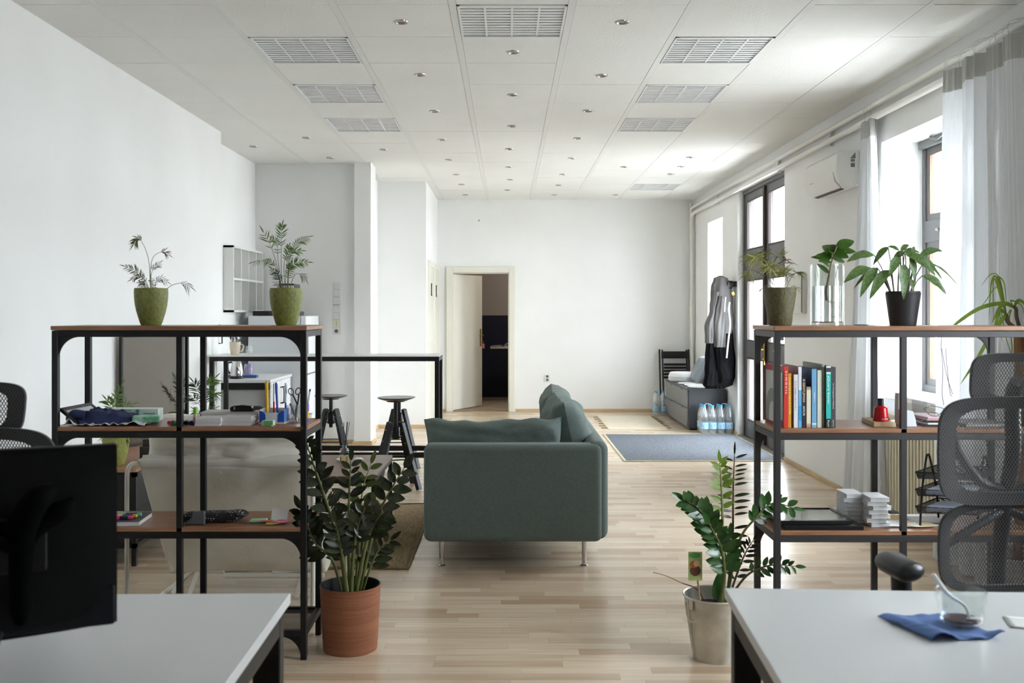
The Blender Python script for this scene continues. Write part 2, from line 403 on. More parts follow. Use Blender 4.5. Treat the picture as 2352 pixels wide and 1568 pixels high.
# ================================================================= windows and entrance door
FRAME = M('grey_painted_wood', (104, 102, 102), .45, var=.08, vs=6)
FRAMED = M('dark_brown_seal', (58, 44, 40), .5)
WOODE = M('window_wood_edge', (122, 88, 64), .5, var=.2, vs=10, stretch=(1, 1, .2))
PANE = glassmat('window_glass', (250, 252, 253), .05)
def window(n, y0, y1, z0, z1, X, trans=(1.90, 2.05), mull=True, latch=False):
    f = MB(); fw = .055
    def ring(a, b, c, d, w, x0, x1):
        f.box((x0, a, c), (x1, b, c+w)); f.box((x0, a, d-w), (x1, b, d)); f.box((x0, a, c+w), (x1, a+w, d-w)); f.box((x0, b-w, c+w), (x1, b, d-w))
    ring(y0, y1, z0, z1, .05, X, X+.07)
    f.box((X-.005, y0+.051, trans[0]), (X+.069, y1-.051, trans[1]))
    ym = (y0+y1)/2
    if mull: f.box((X-.0062, ym-.035, z0+.051), (X+.068, ym+.035, z1-.051))
    w = struct(f.build('window_%d' % n, FRAME, bevel=.004, bseg=1))
    g = MB(); s = MB(); e = MB()
    for a, b in ((y0+.05, ym-.035), (ym+.035, y1-.05)) if mull else ((y0+.05, y1-.05),):
        for c, d in ((z0+.05, trans[0]), (trans[1], z1-.05)):
            g.box((X+.03, a+.04, c+.04), (X+.036, b-.04, d-.04))
            for p, q in (((a+.045, c), (b-.045, c+.045)), ((a+.045, d-.045), (b-.045, d)), ((a, c), (a+.045, d)), ((b-.045, c), (b, d))):
                s.box((X+.012, p[0], p[1]), (X+.055, q[0], q[1]))
            e.box((X+.008, b-.062, c+.045), (X+.03, b-.045, d-.045)); e.box((X+.008, a+.045, c+.045), (X+.03, a+.062, d-.045)); e.box((X+.010, a+.045, d-.056), (X+.03, b-.045, d-.045))
    s.build('sash', FRAME, w); e.build('sash_edge', WOODE, w); g.build('pane', PANE, w)
    if latch:
        k = MB()
        for yy in ((ym+y1)/2,): k.cyl((X-.02, yy+.12, trans[0]+.075), (X+.01, yy+.12, trans[0]+.075), .011, 10).ball((X-.022, yy+.12, trans[0]+.075), (.012, .022, .012))
        k.build('handle', CHR, w, smooth=True)
window(1, 5.35, 7.02, .86, 2.61, 2.925, latch=True)
window(2, 2.2, 3.6, .86, 2.61, 2.925)  # out of view, put in and sized to bring daylight from the right
window(3, 12.2, 13.1, .85, 2.58, 2.925, mull=False)
# blind remnant above window 1
b = MB().box((2.89, 5.9, 2.555), (2.925, 7.0, 2.61))
b.tube(spl([(2.87, 6.75, 2.60), (2.85, 6.6, 2.57), (2.86, 6.45, 2.60), (2.85, 6.3, 2.56), (2.87, 6.1, 2.60)]), .012, 6)
b.build('roller_blind', M('rolled_blind_grey', (110, 110, 108), .8), thing=('grey rolled blind with tangled white cord at the top of the window recess', 'blind'), bevel=.003)
for n, (a, b_, z) in enumerate(((5.3, 7.02, .86), (2.15, 3.6, .86), (12.2, 13.1, .85))):
    struct(MB().box((2.60, a, z-.035), (2.93, b_, z+.001)).build('trim_%d' % (n+1), M('white_sill', (240, 240, 240), .35), bevel=.006))

# entrance double door
def leaf(y0, y1, X, name_lbl):
    f = MB(); st = .085
    zs = [(.20, .90), (1.09, 1.77), (2.11, 2.66)]
    # stiles and rails
    f.box((X, y0, .01), (X+.055, y0+st, 2.745)); f.box((X, y1-st, .01), (X+.055, y1, 2.745))
    for a, b in ((.01, .20), (.90, 1.09), (1.77, 2.11), (2.66, 2.745)): f.box((X+.002, y0+st, a), (X+.053, y1-st, b))
    return f, [(y0+st, y1-st, a, b) for a, b in zs]
XD = 2.715
t = struct(bpy.data.objects.new('door_2', None)); COL.objects.link(t); t.location = (XD, 10.45, 0); OFF[t.name] = V(t.location)
fr = MB().box((XD-.02, 9.481, 0), (XD+.1, 9.53, 2.794)).box((XD-.02, 11.35, 0), (XD+.1, 11.399, 2.794)).box((XD-.019, 9.53, 2.75), (XD+.1, 11.35, 2.794))
fr.build('door_frame', FRAME, t, bevel=.004, bseg=1)
for y0, y1 in ((9.535, 10.43), (10.45, 11.345)):
    f, gl = leaf(y0, y1, XD, ''); lf = f.build('door_leaf', FRAME, t, bevel=.005, bseg=1)
    g = MB(); e = MB()
    for a, b, c, d in gl:
        g.box((XD+.025, a, c), (XD+.031, b, d))
        for p, q in (((a, c), (a+.014, d)), ((b-.014, c), (b, d)), ((a+.014, c), (b-.014, c+.012)), ((a+.014, d-.012), (b-.014, d))): e.box((XD-.004, p[0], p[1]), (XD+.02, q[0], q[1]))
    g.build('door_pane', PANE, lf); e.build('glazing_bead', FRAMED, lf)
MB().box((XD-.03, 10.415, .02), (XD+.01, 10.475, 2.74)).build('meeting_stile', FRAMED, t, bevel=.004, bseg=1)
BRASS = M('worn_brass', (196, 160, 92), .35, metal=1)
h = MB().box((XD-.036, 10.38, .86), (XD-.028, 10.415, 1.12)).tube([(XD-.03, 10.4, 1.02), (XD-.085, 10.4, 1.02), (XD-.09, 10.38, 1.02), (XD-.09, 10.27, 1.015)], .009, 8).cyl((XD-.05, 10.4, .92), (XD-.03, 10.4, .92), .011, 10)
h.build('door_handle', BRASS, t, smooth=True)
s = MB().box((XD+.018, 9.85, 1.13), (XD+.024, 10.02, 1.26)); s.build('door_sign', M('grey_sticker', (86, 92, 96), .5), t)
struct(MB().box((2.64, 9.48, -.02), (3.3, 11.4, .012)).build('trim_6', M('stone_threshold', (120, 118, 114), .7, var=.1)))

# inner door, white leaf standing ajar
CREAM = M('cream_door_paint', (232, 229, 216), .4, var=.02, vs=2)
fr = MB()
for a, b in ((DX0-.085, DX0), (DX1, DX1+.085)): fr.box((a, 14.085, 0), (b, 14.12, DZ+.085))
fr.box((DX0, 14.085, DZ), (DX1, 14.12, DZ+.085))
for a, b in ((DX0, DX0+.012), (DX1-.012, DX1)): fr.box((a, 14.11, 0), (b, 14.28, DZ))
fr.box((DX0, 14.11, DZ-.012), (DX1, 14.28, DZ))
t = struct(fr.build('door_1', CREAM, loc=(DX0, 14.2, 0), bevel=.004, bseg=1))
ang = math.atan2(.79, .36)
lf = MB().box((0, 0, .01), (.80, .04, DZ-.015)); lf.xf(Matrix.Translation(V((DX0+.014, 14.24, 0))) @ Matrix.Rotation(R(61), 4, 'Z'))
lo = lf.build('door_leaf', CREAM, t, bevel=.003, bseg=1)
hd = MB().box((.735, -.006, .90), (.765, 0, 1.16)).tube([(.75, -.004, 1.06), (.75, -.05, 1.06), (.73, -.052, 1.06), (.64, -.052, 1.06)], .008, 8).cyl((.75, -.02, .97), (.75, 0, .97), .008, 8)
hd.xf(Matrix.Translation(V((DX0+.014, 14.24, 0))) @ Matrix.Rotation(R(61), 4, 'Z')); hd.build('door_handle', BRASS, lo)
struct(MB().box((DX0, 14.1, -.01), (DX1, 14.3, .008)).build('trim_7', M('threshold_wood', (150, 122, 90), .5)))
# side doors in the corridor wall (seen very obliquely)
for i, (a, b) in enumerate(((12.45, 13.15), (13.35, 13.98))):
    f = MB()
    f.box((-1.0, a-.07, 0), (-.962, a, 2.06)).box((-1.0, b, 0), (-.962, b+.07, 2.06)).box((-1.0, a, 1.99), (-.962, b, 2.06))
    d = struct(f.build('door_%d' % (i+3), CREAM, bevel=.003, bseg=1))
    MB().box((-1.0, a, .01), (-.975, b, 1.99)).build('door_leaf', CREAM, d)
    s = MB().box((-.974, (a+b)/2-.07, 1.62), (-.968, (a+b)/2+.07, 1.64)).box((-.974, (a+b)/2-.07, 1.76), (-.968, (a+b)/2+.07, 1.78)).box((-.974, (a+b)/2-.07, 1.62), (-.968, (a+b)/2-.05, 1.78)).box((-.974, (a+b)/2+.0, 1.62), (-.968, (a+b)/2+.02, 1.78))
    s.build('door_sign', M('black_sign', (20, 20, 22), .5), d)

# ================================================================= heating pipes
PIPE = M('cream_enamel_pipe', (236, 234, 227), .4)
p = MB()
for zz, rad, e in ((2.872, .021, .0), (2.785, .024, .035)):
    p.tube(spl([(2.585, -3.5, zz), (2.585, 4, zz-.002), (2.585, 9, zz+.004), (2.585, 13.75, zz)], 4)+spl([(2.585, 13.9, zz-.01), (2.587, 13.98-e, zz-.05), (2.59, 14.0-e, zz-.15), (2.59, 14.0-e, .02)], 4), rad, 10)
p.build('heating_pipes', PIPE, smooth=True, thing=('two cream heating pipes running under the ceiling along the window wall', 'pipe'))
for yy, nm in ((4.9, 'nearest, above the wide curtain'), (8.05, 'above the air conditioner'), (9.6, 'above the glass entrance door'), (12.4, 'farthest, near the back wall')):
    c = MB().box((2.612, yy, 2.755), (2.64, yy+.02, 2.90)); c.box((2.606, yy, 2.82), (2.64, yy+.02, 2.836))
    c.build('pipe_bracket', PIPE, thing=('cream pipe bracket on the right wall, '+nm, 'pipe bracket', 'pipe brackets on the right wall'))

# ================================================================= daylight
def portal(y0, y1, z0, z1, X=3.08):
    l = bpy.data.lights.new('daylight', 'AREA'); l.shape = 'RECTANGLE'; l.size = z1-z0; l.size_y = y1-y0
    l.cycles.is_portal = True
    o = bpy.data.objects.new('daylight_portal', l); COL.objects.link(o); o.location = (X, (y0+y1)/2, (z0+z1)/2)
    o.rotation_euler = (0, R(90), 0)
for h in HOLES: portal(*h)
struct(MB().box((3.06, -30, -.3), (60, 40, -.12)).build('ground', M('pale_street_paving', (205, 203, 200), .8, var=.05)))
# ================================================================= furniture
BLK = M('black_powder_coat', (21, 20, 20), .45, bump=.06, bs=300, spec=.35)
BLK2 = M('charcoal_powder_coat', (50, 48, 49), .45, bump=.06, bs=300)
def woodmat(name, c, c2, rough=.4):
    return M(name, c, rough, c2=c2, vs=5, stretch=(1.2, 14, 14), bump=.05, bs=20)
WALN = woodmat('walnut_foil', (162, 118, 88), (136, 96, 70), .34)
WHT = M('white_laminate', (226, 227, 228), .32, spec=.5)
WHTE = M('white_edge_band', (240, 240, 240), .3)
def arc2(cx, cz, r, a0, a1, n=8): return [(cx+r*math.cos(R(a0+(a1-a0)*i/n)), cz+r*math.sin(R(a0+(a1-a0)*i/n))) for i in range(n+1)]

def shelf_unit(label, x0, y0, w, d, gusset_front, metal):
    """open metal and wood shelving unit; x0,y0 = centre of the front left post"""
    t = thing('shelving_unit', label, 'shelving unit', (x0+w/2, y0+d/2, 0))
    hp = .0125; x1, y1 = x0+w, y0+d; lv = [(1.361, 1), (.950, 1), (.540, 1), (.140, 0)]
    for x in (x0, x1):
        for y in (y0, y1): MB().box((x-hp, y-hp, 0), (x+hp, y+hp, 1.341)).build('post', metal, t, bevel=.002, bseg=1)
    for y in (y0, y1): MB().box((x0+w/2-hp*1.0, y-hp+.002, .12), (x0+w/2+hp*1.0, y+hp-.002, 1.342)).build('middle_post', metal, t, bevel=.002, bseg=1)
    for zt, wood in lv:
        f = MB(); zb = zt-.045; zz = zt-.019
        hq = hp-.0008
        for y in (y0, y1): f.box((x0-hq, y-hq, zb), (x1+hq, y+hq, zz))
        for x in (x0, x1): f.box((x-hq, y0+hq, zb), (x+hq, y1-hq, zz))
        f.build('shelf_frame', metal, t, bevel=.0015, bseg=1)
        if wood:
            e = hp+.003 if zt > 1.3 else hp-.002
            MB().box((x0-e, y0-e, zt-.018), (x1+e, y1+e, zt)).build('shelf_board', WALN, t, bevel=.002, bseg=1)
        else:
            MB().box((x0+hp, y0+hp, zt-.03), (x1-hp, y1-hp, zt-.027)).build('mesh_shelf', MESHM, t)
    yg = y0 if gusset_front else y1
    for zt, _ in lv:
        zb = zt-.045; r = .085
        for sx, x in ((1, x0+hp), (-1, x1-hp)):
            poly = [(0, 0), (r, 0)]+[(r-r*math.sin(R(a)), -r+r*math.cos(R(a))) for a in range(0, 91, 9)]
            MB().prism(poly, lambda p: V((x+sx*p[0], yg-.006, zb+p[1])), lambda p: V((x+sx*p[0], yg+.006, zb+p[1]))).build('corner_bracket', metal, t)
    s = MB()
    for x in (x0, x1): s.ball((x+(hp if x == x1 else -hp), y0 if not gusset_front else y1, 1.26), .004, 8, 6)
    s.build('screw', CHR, t)
    return t
def perforated(name, c, pitch, hole, rough=.5, ax=(1, 1, 0), open_=.9):
    m, nt, b = newmat(name); b.inputs['Base Color'].default_value = rgb(c); b.inputs['Roughness'].default_value = rough
    tc = nt.nodes.new('ShaderNodeTexCoord'); sp = nt.nodes.new('ShaderNodeSeparateXYZ'); nt.links.new(tc.outputs['Object'], sp.inputs[0])
    a = mathn(nt, 'MULTIPLY', sp.outputs[ax[0]], PI/pitch[0]); c_ = mathn(nt, 'MULTIPLY', sp.outputs[ax[1]], PI/pitch[1])
    u = mathn(nt, 'SINE', mathn(nt, 'ADD', a, c_)); v = mathn(nt, 'SINE', mathn(nt, 'SUBTRACT', a, c_))
    h = mathn(nt, 'GREATER_THAN', mathn(nt, 'ABSOLUTE', mathn(nt, 'MULTIPLY', u, v)), hole)
    tr = N(nt, 'ShaderNodeBsdfTransparent'); mx = nt.nodes.new('ShaderNodeMixShader')
    nt.links.new(mathn(nt, 'MULTIPLY', h, open_), mx.inputs[0]); nt.links.new(b.outputs[0], mx.inputs[1]); nt.links.new(tr.outputs[0], mx.inputs[2])
    nt.links.new(mx.outputs[0], nt.nodes['Material Output'].inputs[0])
    return m
MESHM = perforated('black_expanded_mesh', (30, 30, 31), (.012, .006), .25, ax=(0, 1))
YL, YR = 4.065, 4.0
shelf_unit('black metal and walnut shelving unit on the left holding two green plant pots', -1.843, YL, 1.013, .316, True, BLK)
shelf_unit('charcoal metal and walnut shelving unit on the right holding books and glass vase', 1.084, YR, 1.013, .316, False, BLK2)

# ---- desks
def desk(label, x0, x1, y0, y1, rz, piv, side, metal):
    t = thing('desk', label, 'desk', ((x0+x1)/2, (y0+y1)/2, 0))
    def b(m, a, c): return m.box(a, c, rz, piv)
    b(MB(), (x0, y0, .715), (x1, y1, .74)).build('tabletop', WHT, t, bevel=.002, bseg=2)
    for x in (x0+.012, x1-.012-.065):
        for y in (y0+.02, y1-.02-.045): b(MB(), (x, y, 0), (x+.065, y+.045, .70)).build('leg', metal, t, bevel=.003, bseg=1)
    for x in (x0+.012, x1-.012-.045): b(MB(), (x, y0+.065, .655), (x+.045, y1-.065, .70)).build('side_rail', metal, t, bevel=.003, bseg=1)
    b(MB(), (x0+.07, y1-.08, .655), (x1-.07, y1-.05, .70)).build('rear_rail', metal, t)
    b(MB(), (x0+.03, y0+.03, .70), (x1-.03, y1-.03, .715)).build('mounting_plate', metal, t)
    return t
desk('white desk with black steel legs at the lower right, glass cup on it', .535, 2.13, 1.25, 2.45, R(-3), (.535, 2.45, 0), 1, BLK)
desk('white desk with black steel legs at the lower left, monitor above it', -2.1, -.523, 1.2, 2.404, R(.8), (-.523, 2.404, 0), -1, BLK)

# ---- monitor on its arm
Tm0 = Matrix.Translation
MON = M('monitor_plastic', (15, 15, 14), .6, spec=.2); MONB = M('monitor_band', (17, 18, 24), .5, spec=.3)
nobj0 = set(bpy.data.objects)
t = thing('monitor', 'black monitor seen from behind on a jointed arm over the left desk', 'monitor', (-1.05, 1.95, .745))
xm0, xm1, ym, zm0, zm1 = -1.36, -.785, 2.0, .806, 1.157
def monback(u, v):
    x = xm0+(xm1-xm0)*u; z = zm0-.012*(1-abs(2*u-1)**2)+(zm1-zm0)*v
    d = .03+.022*max(0, (1-abs(2*u-1)**4))*max(0, 1-abs(2*v-1)**4)
    return V((x, ym-d, z))
m = MB().grid(monback, 24, 12); m.build('back_shell', MON, t, smooth=True)
MB().box((xm0, ym-.03, zm0), (xm1, ym, zm1)).build('housing', MON, t, bevel=.005)
MB().box((xm0+.01, ym, zm0+.012), (xm1-.01, ym+.003, zm1-.01)).build('screen', M('dark_screen', (8, 9, 12), .12), t)
MB().box((xm0+.02, ym-.036, zm0-.004), (xm1-.003, ym-.02, zm0+.075)).build('lower_band', MONB, t, bevel=.006)  # slightly bluer band along the lower edge of the back
a = MB(); a.box((-1.01, ym-.075, .93), (-.91, ym-.05, 1.03))
a.build('mount_plate', BLK, t, bevel=.004)
a = MB(); a.tube(spl([(-.955, ym-.075, .985), (-.95, ym-.11, 1.03), (-.925, ym-.12, 1.075), (-.895, ym-.10, 1.09)]), [.026, .03, .026, .010], 10)
a.tube(spl([(-.955, ym-.075, .985), (-.93, ym-.09, 1.02), (-.885, ym-.09, 1.045), (-.865, ym-.08, 1.062)]), [.022, .024, .020, .008], 10)
a.tube([(-.955, ym-.07, 1.0), (-.955, ym-.065, .86), (-.955, ym-.06, .835)], [.024, .020, .014], 10)
a.tube([(-1.28, 1.99-.1, 1.08), (-1.12, 1.9, 1.05), (-.96, ym-.10, .99)], .02, 10)
a.tube([(-1.28, 1.89, .74), (-1.28, 1.89, 1.11)], .022, 12)
a.box((-1.33, 1.84, .741), (-1.23, 1.94, .765)); a.build('support_arm', M('matt_black_arm', (7, 7, 7), .8, spec=.05), t, smooth=True)
a = MB(); a.tube(spl([(-.99, ym-.07, .82), (-1.01, 1.86, .78), (-1.05, 1.82, .750), (-1.15, 1.80, .749), (-1.25, 1.86, .749)]), .007, 8)
a.build('cable', BLK, t, smooth=True)

for o in set(bpy.data.objects)-nobj0:
    if o.type == 'MESH':
        Rm = Tm0(V((-.785, 2.0, 0))) @ Matrix.Rotation(R(23.6), 4, 'Z') @ Tm0(V((.785, -2.0, 0))); off = V((-1.05, 1.95, .745))
        o.data.transform(Tm0(-off) @ Rm @ Tm0(off))
# ---- office chairs
CHM = perforated('black_chair_mesh', (86, 84, 83), (.0092, .0140), .42, rough=.7, ax=(0, 2), open_=.9)
CHF = M('black_chair_fabric', (40, 39, 40), .85, bump=.5, bs=420, sheen=.2)
CHP = M('soft_black_plastic', (36, 38, 41), .38)
def se(u, a, b, n=4.5):
    c, s = math.cos(2*PI*u), math.sin(2*PI*u)
    return a*math.copysign(abs(c)**(2/n), c), b*math.copysign(abs(s)**(2/n), s)
def office_chair(label, cx, cy, dz, arms=(.36, .36), rz=0, taper=0):
    t = thing('office_chair', label, 'office chair', (cx, cy, 0))
    def bend(x, z, zc, depth=.055): return cy+depth*(-(x-cx)**2/.07)+.02*((z-zc)/.15)**2*-1
    def panel(nm, zc, a, b, ins, n=4.5, tp=0, dpt=.055):
        def P(u, k, off=0):
            x, z = se(u, a*k, b*k, n)
            x *= 1+tp*z/b
            return V((cx+x, bend(cx+x, zc+z, zc, dpt)+off, zc+dz+z))
        m = MB(); m.grid(lambda u, v: P(u, .02+.98*v), 48, 6, True); m.build(nm+'_mesh', CHM, t, smooth=True, ang=180)
        m = MB()
        ks = [(1.0, .0), (1.0, .012), (1-ins*.5, .018), (1-ins, .012), (1-ins, .0), (1.0, 0)]
        m.grid(lambda u, v: P(u, ks[round(v*5)][0], ks[round(v*5)][1]+.004), 48, 5, True)
        m.build(nm+'_frame', CHF, t, smooth=True, ang=70)
    panel('headrest', 1.228, .150, .074, .34, 4.6, tp=-.03 if dz == 0 else .06, dpt=.06)
    panel('backrest', 1.028, .256, .152, .22, 5.2)
    panel('lumbar', .756, .254, .126, .14, 4.6)
    m = MB()
    m.tube(spl([(cx, cy+.05, .42+dz), (cx, cy+.13, .60+dz), (cx, cy+.10, .85+dz), (cx, cy+.05, 1.0+dz), (cx, cy+.05, 1.17+dz), (cx, cy+.02, 1.22+dz)]), .022, 10)
    for s in (-1, 1):
        m.tube(spl([(cx, cy+.08, .90+dz), (cx+s*.09, cy+.06, .93+dz), (cx+s*.17, cy+.025, 1.02+dz), (cx+s*.2, cy+.0, 1.08+dz)]), .014, 8)
        m.tube(spl([(cx, cy+.10, .84+dz), (cx+s*.1, cy+.06, .80+dz), (cx+s*.2, cy+.02, .76+dz)]), .013, 8)
    m.build('back_support', CHP, t, smooth=True)
    sy = cy-.27
    m = MB(); m.grid(lambda u, v: V((cx+.255*math.copysign(abs(math.cos(2*PI*u))**.5, math.cos(2*PI*u))*min(1, v*3)*(1 if v < .7 else (1-v)/.3), sy+.25*math.copysign(abs(math.sin(2*PI*u))**.5, math.sin(2*PI*u))*min(1, v*3)*(1 if v < .7 else (1-v)/.3), .425+dz*.5+.08*v)), 32, 9, True)
    m.build('seat', CHF, t, smooth=True, ang=80)
    m = MB().cyl((cx, sy, .13), (cx, sy, .43+dz*.5), .028, 14); m.box((cx-.1, sy-.1, .39+dz*.5), (cx+.1, sy+.32, .43+dz*.5)); m.build('gas_lift', CHP, t, smooth=True)
    for k in range(5):
        w = 2*PI*k/5+.3; e = V((cx+.3*math.cos(w), sy+.3*math.sin(w), .085))
        m = MB().tube([(cx, sy, .13), (cx+.15*math.cos(w), sy+.15*math.sin(w), .12), e], [.032, .025, .018], 8)
        lg = m.build('base_leg', CHP, t, smooth=True)
        MB().cyl(e+V((-.02*math.sin(w), .02*math.cos(w), -.057)), e+V((.02*math.sin(w), -.02*math.cos(w), -.057)), .028, 14).build('caster', CHP, lg, smooth=True)
    for s, ax in ((-1, arms[0]), (1, arms[1])):
        x = cx+s*ax; ya = cy-.20
        pts = spl([(x+.014*s*-1, ya-.095, .748+dz), (x+s*.006, ya-.05, .757+dz), (x+s*.010, ya+.005, .757+dz), (x-s*.008, ya+.055, .750+dz)], 5)
        m = MB(); n = len(pts)
        st = 0
        for i in range(0, 1):
            m.tube(pts, [.014, .036]+[.044]*(n-4)+[.036, .014], 18)
        for i, p in enumerate(m.v): m.v[i] = V((p.x, p.y, .755+dz+(p.z-.755-dz)*.62))
        m.build('armrest_pad', CHP, t, smooth=True, ang=80)
        m = MB().tube(spl([(x-s*.005, ya-.01, .73+dz), (x-s*.01, ya-.01, .62+dz), (x-s*.02, ya+.0, .5+dz*.5), (cx+s*.1, sy+.05, .41+dz*.5)]), [.026]*4+[.024]*15, 12)
        m.build('armrest_post', CHP, t, smooth=True)
    return t
office_chair('black mesh office chair with headrest behind the right desk', 1.457, 2.82, 0, (.43, .37))
office_chair('black mesh office chair behind the monitor at the left edge', -1.463, 2.72, -.075)

# ---- sofa
SOFA = M('grey_green_wool', (103, 117, 112), .92, var=.08, vs=90, bump=.35, bs=500, sheen=.15)
SOFAD = SOFA
t = thing('sofa', 'grey-green two-seat sofa on chrome legs in the middle of the room', 'sofa', (.04, 6.4, 0))
ys0, ys1 = 5.45, 7.32
MB().box((-.46, ys0, .152), (.525, ys0+.15, .690)).build('armrest', SOFA, t, bevel=.042, bseg=5)
MB().box((.445, ys0+.02, .16), (.558, ys1-.02, .705)).build('backrest', SOFA, t, bevel=.05, bseg=5)
MB().box((-.44, ys0+.14, .16), (.44, ys1-.02, .31)).build('base', SOFA, t, bevel=.02, bseg=3)
for y0 in (ys0+.155, ys0+.155+.78): MB().box((-.47, y0, .31), (.43, y0+.775, .46)).build('seat_cushion', SOFA, t, bevel=.045, bseg=4)
def pillow(name, parent, w, h, th, M4, seed, mat, wr=.02, n=30, pinch=.10, **kw):
    m = MB()
    def side(sg):
        def fn(u, v):
            a, b = 2*u-1, 2*v-1
            px = 1-pinch*(1-abs(b)**1.5)*abs(a)**3*0-(.06*(1-b*b))*abs(a)**6; pz = 1-(.07*(1-a*a))*abs(b)**6
            k = max(0, (1-a**4))**.5*max(0, (1-b**4))**.5
            nz = mn.noise(V((a*2.2+seed, b*2.6, seed*1.7)))*wr+mn.noise(V((a*7+seed, b*6, seed)))*wr*.4
            edge = (abs(a)**6+abs(b)**6)
            wv = mn.noise(V((a*3, b*3, seed+9)))*wr*min(1, edge)
            return V((a*w/2*px, sg*(th/2*k+nz*k), b*h/2*pz+wv))
        return fn
    m.grid(side(1), n, n); s = len(m.v); m.grid(side(-1), n, n)
    m.f = [f if i < n*n else tuple(reversed(f)) for i, f in enumerate(m.f)]
    m.xf(M4)
    return m.build(name, mat, parent, smooth=True, ang=100, **kw)
Tm, Rx = Matrix.Translation, lambda a, ax: Matrix.Rotation(R(a), 4, ax)
pillow('side_cushion', t, .80, .42, .17, Tm(V((-.075, 5.70, .60))) @ Rx(-7, 'X') @ Rx(-1.2, 'Y'), 3, SOFA, .035)
pillow('back_cushion', t, .70, .50, .25, Tm(V((.365, 6.06, .655))) @ Rx(92, 'Z') @ Rx(-12, 'X'), 5, SOFA, .025)
pillow('back_cushion', t, .72, .50, .25, Tm(V((.365, 6.82, .655))) @ Rx(88, 'Z') @ Rx(-14, 'X'), 8, SOFA, .025)
CHROME = M('polished_chrome', (205, 205, 205), .12, metal=1)
for x, y in ((-.365, 5.56), (.43, 5.56), (-.365, 7.2), (.43, 7.2)):
    MB().lathe([(.021, 0), (.021, .006), (.0135, .010), (.0135, .16)], (x, y), 20).build('leg', CHROME, t, smooth=True)

# ---- coffee table with lower shelf
WALD = woodmat('walnut_foil_dull', (132, 108, 94), (116, 92, 78), .35)
t = thing('coffee_table', 'low black metal coffee table with walnut top left of the sofa', 'table', (-1.0, 6.23, 0))
x0, x1, y0, y1 = -1.235, -.768, 5.80, 6.66
MB().box((x0, y0, .443), (x1, y1, .461)).build('tabletop', WALD, t, bevel=.002, bseg=1)
f = MB()
for a, b in (((x0, y0), (x1, y0+.022)), ((x0, y1-.022), (x1, y1)), ((x0, y0), (x0+.022, y1)), ((x1-.022, y0), (x1, y1))):
    f.box((a[0], a[1], .418), (b[0], b[1], .443)); f.box((a[0], a[1], .10), (b[0], b[1], .125))
f.build('frame', BLK, t, bevel=.002, bseg=1)
for x in (x0, x1-.024):
    for y in (y0, y1-.024): MB().box((x, y, .010), (x+.024, y+.024, .42)).build('leg', BLK, t, bevel=.002, bseg=1)
MB().box((x0+.02, y0+.02, .118), (x1-.02, y1-.02, .122)).build('mesh_shelf', MESHM, t)

# ---- jute rug
JUTE = M('braided_jute', (182, 156, 116), .95, var=.22, vs=14, stretch=(6, 1, 1), bump=.8, bs=180)
JUTEB = M('jute_border', (150, 128, 92), .95, bump=.8, bs=160)
def rugz(x, y): return .006+.014*math.exp(-((y-6.25-.1*(x+1))**2)/.002)*max(0, min(1, (x+1.05)*4))+.001*mn.noise(V((x*6, y*6, 0)))
m = MB()
rx0, rx1, ry0, ry1 = -1.75, -.545, 5.48, 7.3
m.grid(lambda u, v: V((rx0+(rx1-rx0)*u, ry0+(ry1-ry0)*v, rugz(rx0+(rx1-rx0)*u, ry0+(ry1-ry0)*v))), 30, 70)
t = m.build('jute_rug', JUTE, smooth=True, solid=.006, loc=(-1.15, 6.4, 0), thing=('woven brown jute rug under the coffee table left of the sofa', 'rug'))
m = MB().tube([(rx0, ry0, .009), (rx1, ry0, .009), (rx1, 6.1, .009), (rx1, 6.25, .018), (rx1, 6.4, .009), (rx1, ry1, .009), (rx0, ry1, .009)], .008, 8, closed=True); m.build('border', JUTEB, t, smooth=True)

# ---- white tube armchair seen from behind
CANV = M('ecru_canvas', (230, 226, 213), .9, var=.07, vs=3.5, bump=.45, bs=28)
CANV2 = M('ecru_canvas_pillow', (236, 232, 219), .9, var=.05, vs=4, bump=.5, bs=20)
WTUB = M('cream_enamel_tube', (222, 219, 205), .35)
t = thing('sling_armchair', 'cream sling armchair with white tube frame behind the left shelving unit', 'armchair', (-1.32, 4.95, 0))
xa0, xa1 = -1.715, -.876
for s, x in ((-1, xa0), (1, xa1)):
    m = MB(); m.tube(spl([(x, 4.62, .715), (x, 4.55, .722), (x, 4.50, .70), (x, 4.49, .62), (x, 4.49, .3), (x, 4.49, .05), (x, 4.53, .014), (x, 4.9, .014), (x, 5.35, .014), (x, 5.44, .05), (x, 5.44, .2), (x-s*.03, 5.45, .35)], 4), .0105, 10)
    m.build('side_frame', WTUB, t, smooth=True)
    m = MB().tube([(x+.03*-s, 4.62, .715), (x-s*.04, 4.97, .13), (x-s*.05, 5.45, .36)], .011, 8); m.build('sling_rail', WTUB, t, smooth=True)
    m = MB().tube(spl([(x-s*.05, 4.95, .02), (x-s*.12, 5.0, .11), (x-s*.30, 4.98, .12)], 4), .011, 8); m.build('brace', WTUB, t, smooth=True)
MB().tube([(xa0+.005, 4.62, .722), (xa1-.005, 4.62, .722)], .014, 10).build('top_bar', WTUB, t, smooth=True)
MB().tube([(xa0+.3, 4.98, .10), (xa1-.04, 4.98, .10)], .013, 10).build('bottom_bar', WTUB, t, smooth=True)
m = MB()
prof = [(4.605, .755), (4.585, .735), (4.585, .70), (4.60, .67), (4.70, .52), (4.82, .34), (4.93, .18), (4.99, .115), (5.1, .13), (5.25, .24), (5.45, .36)]
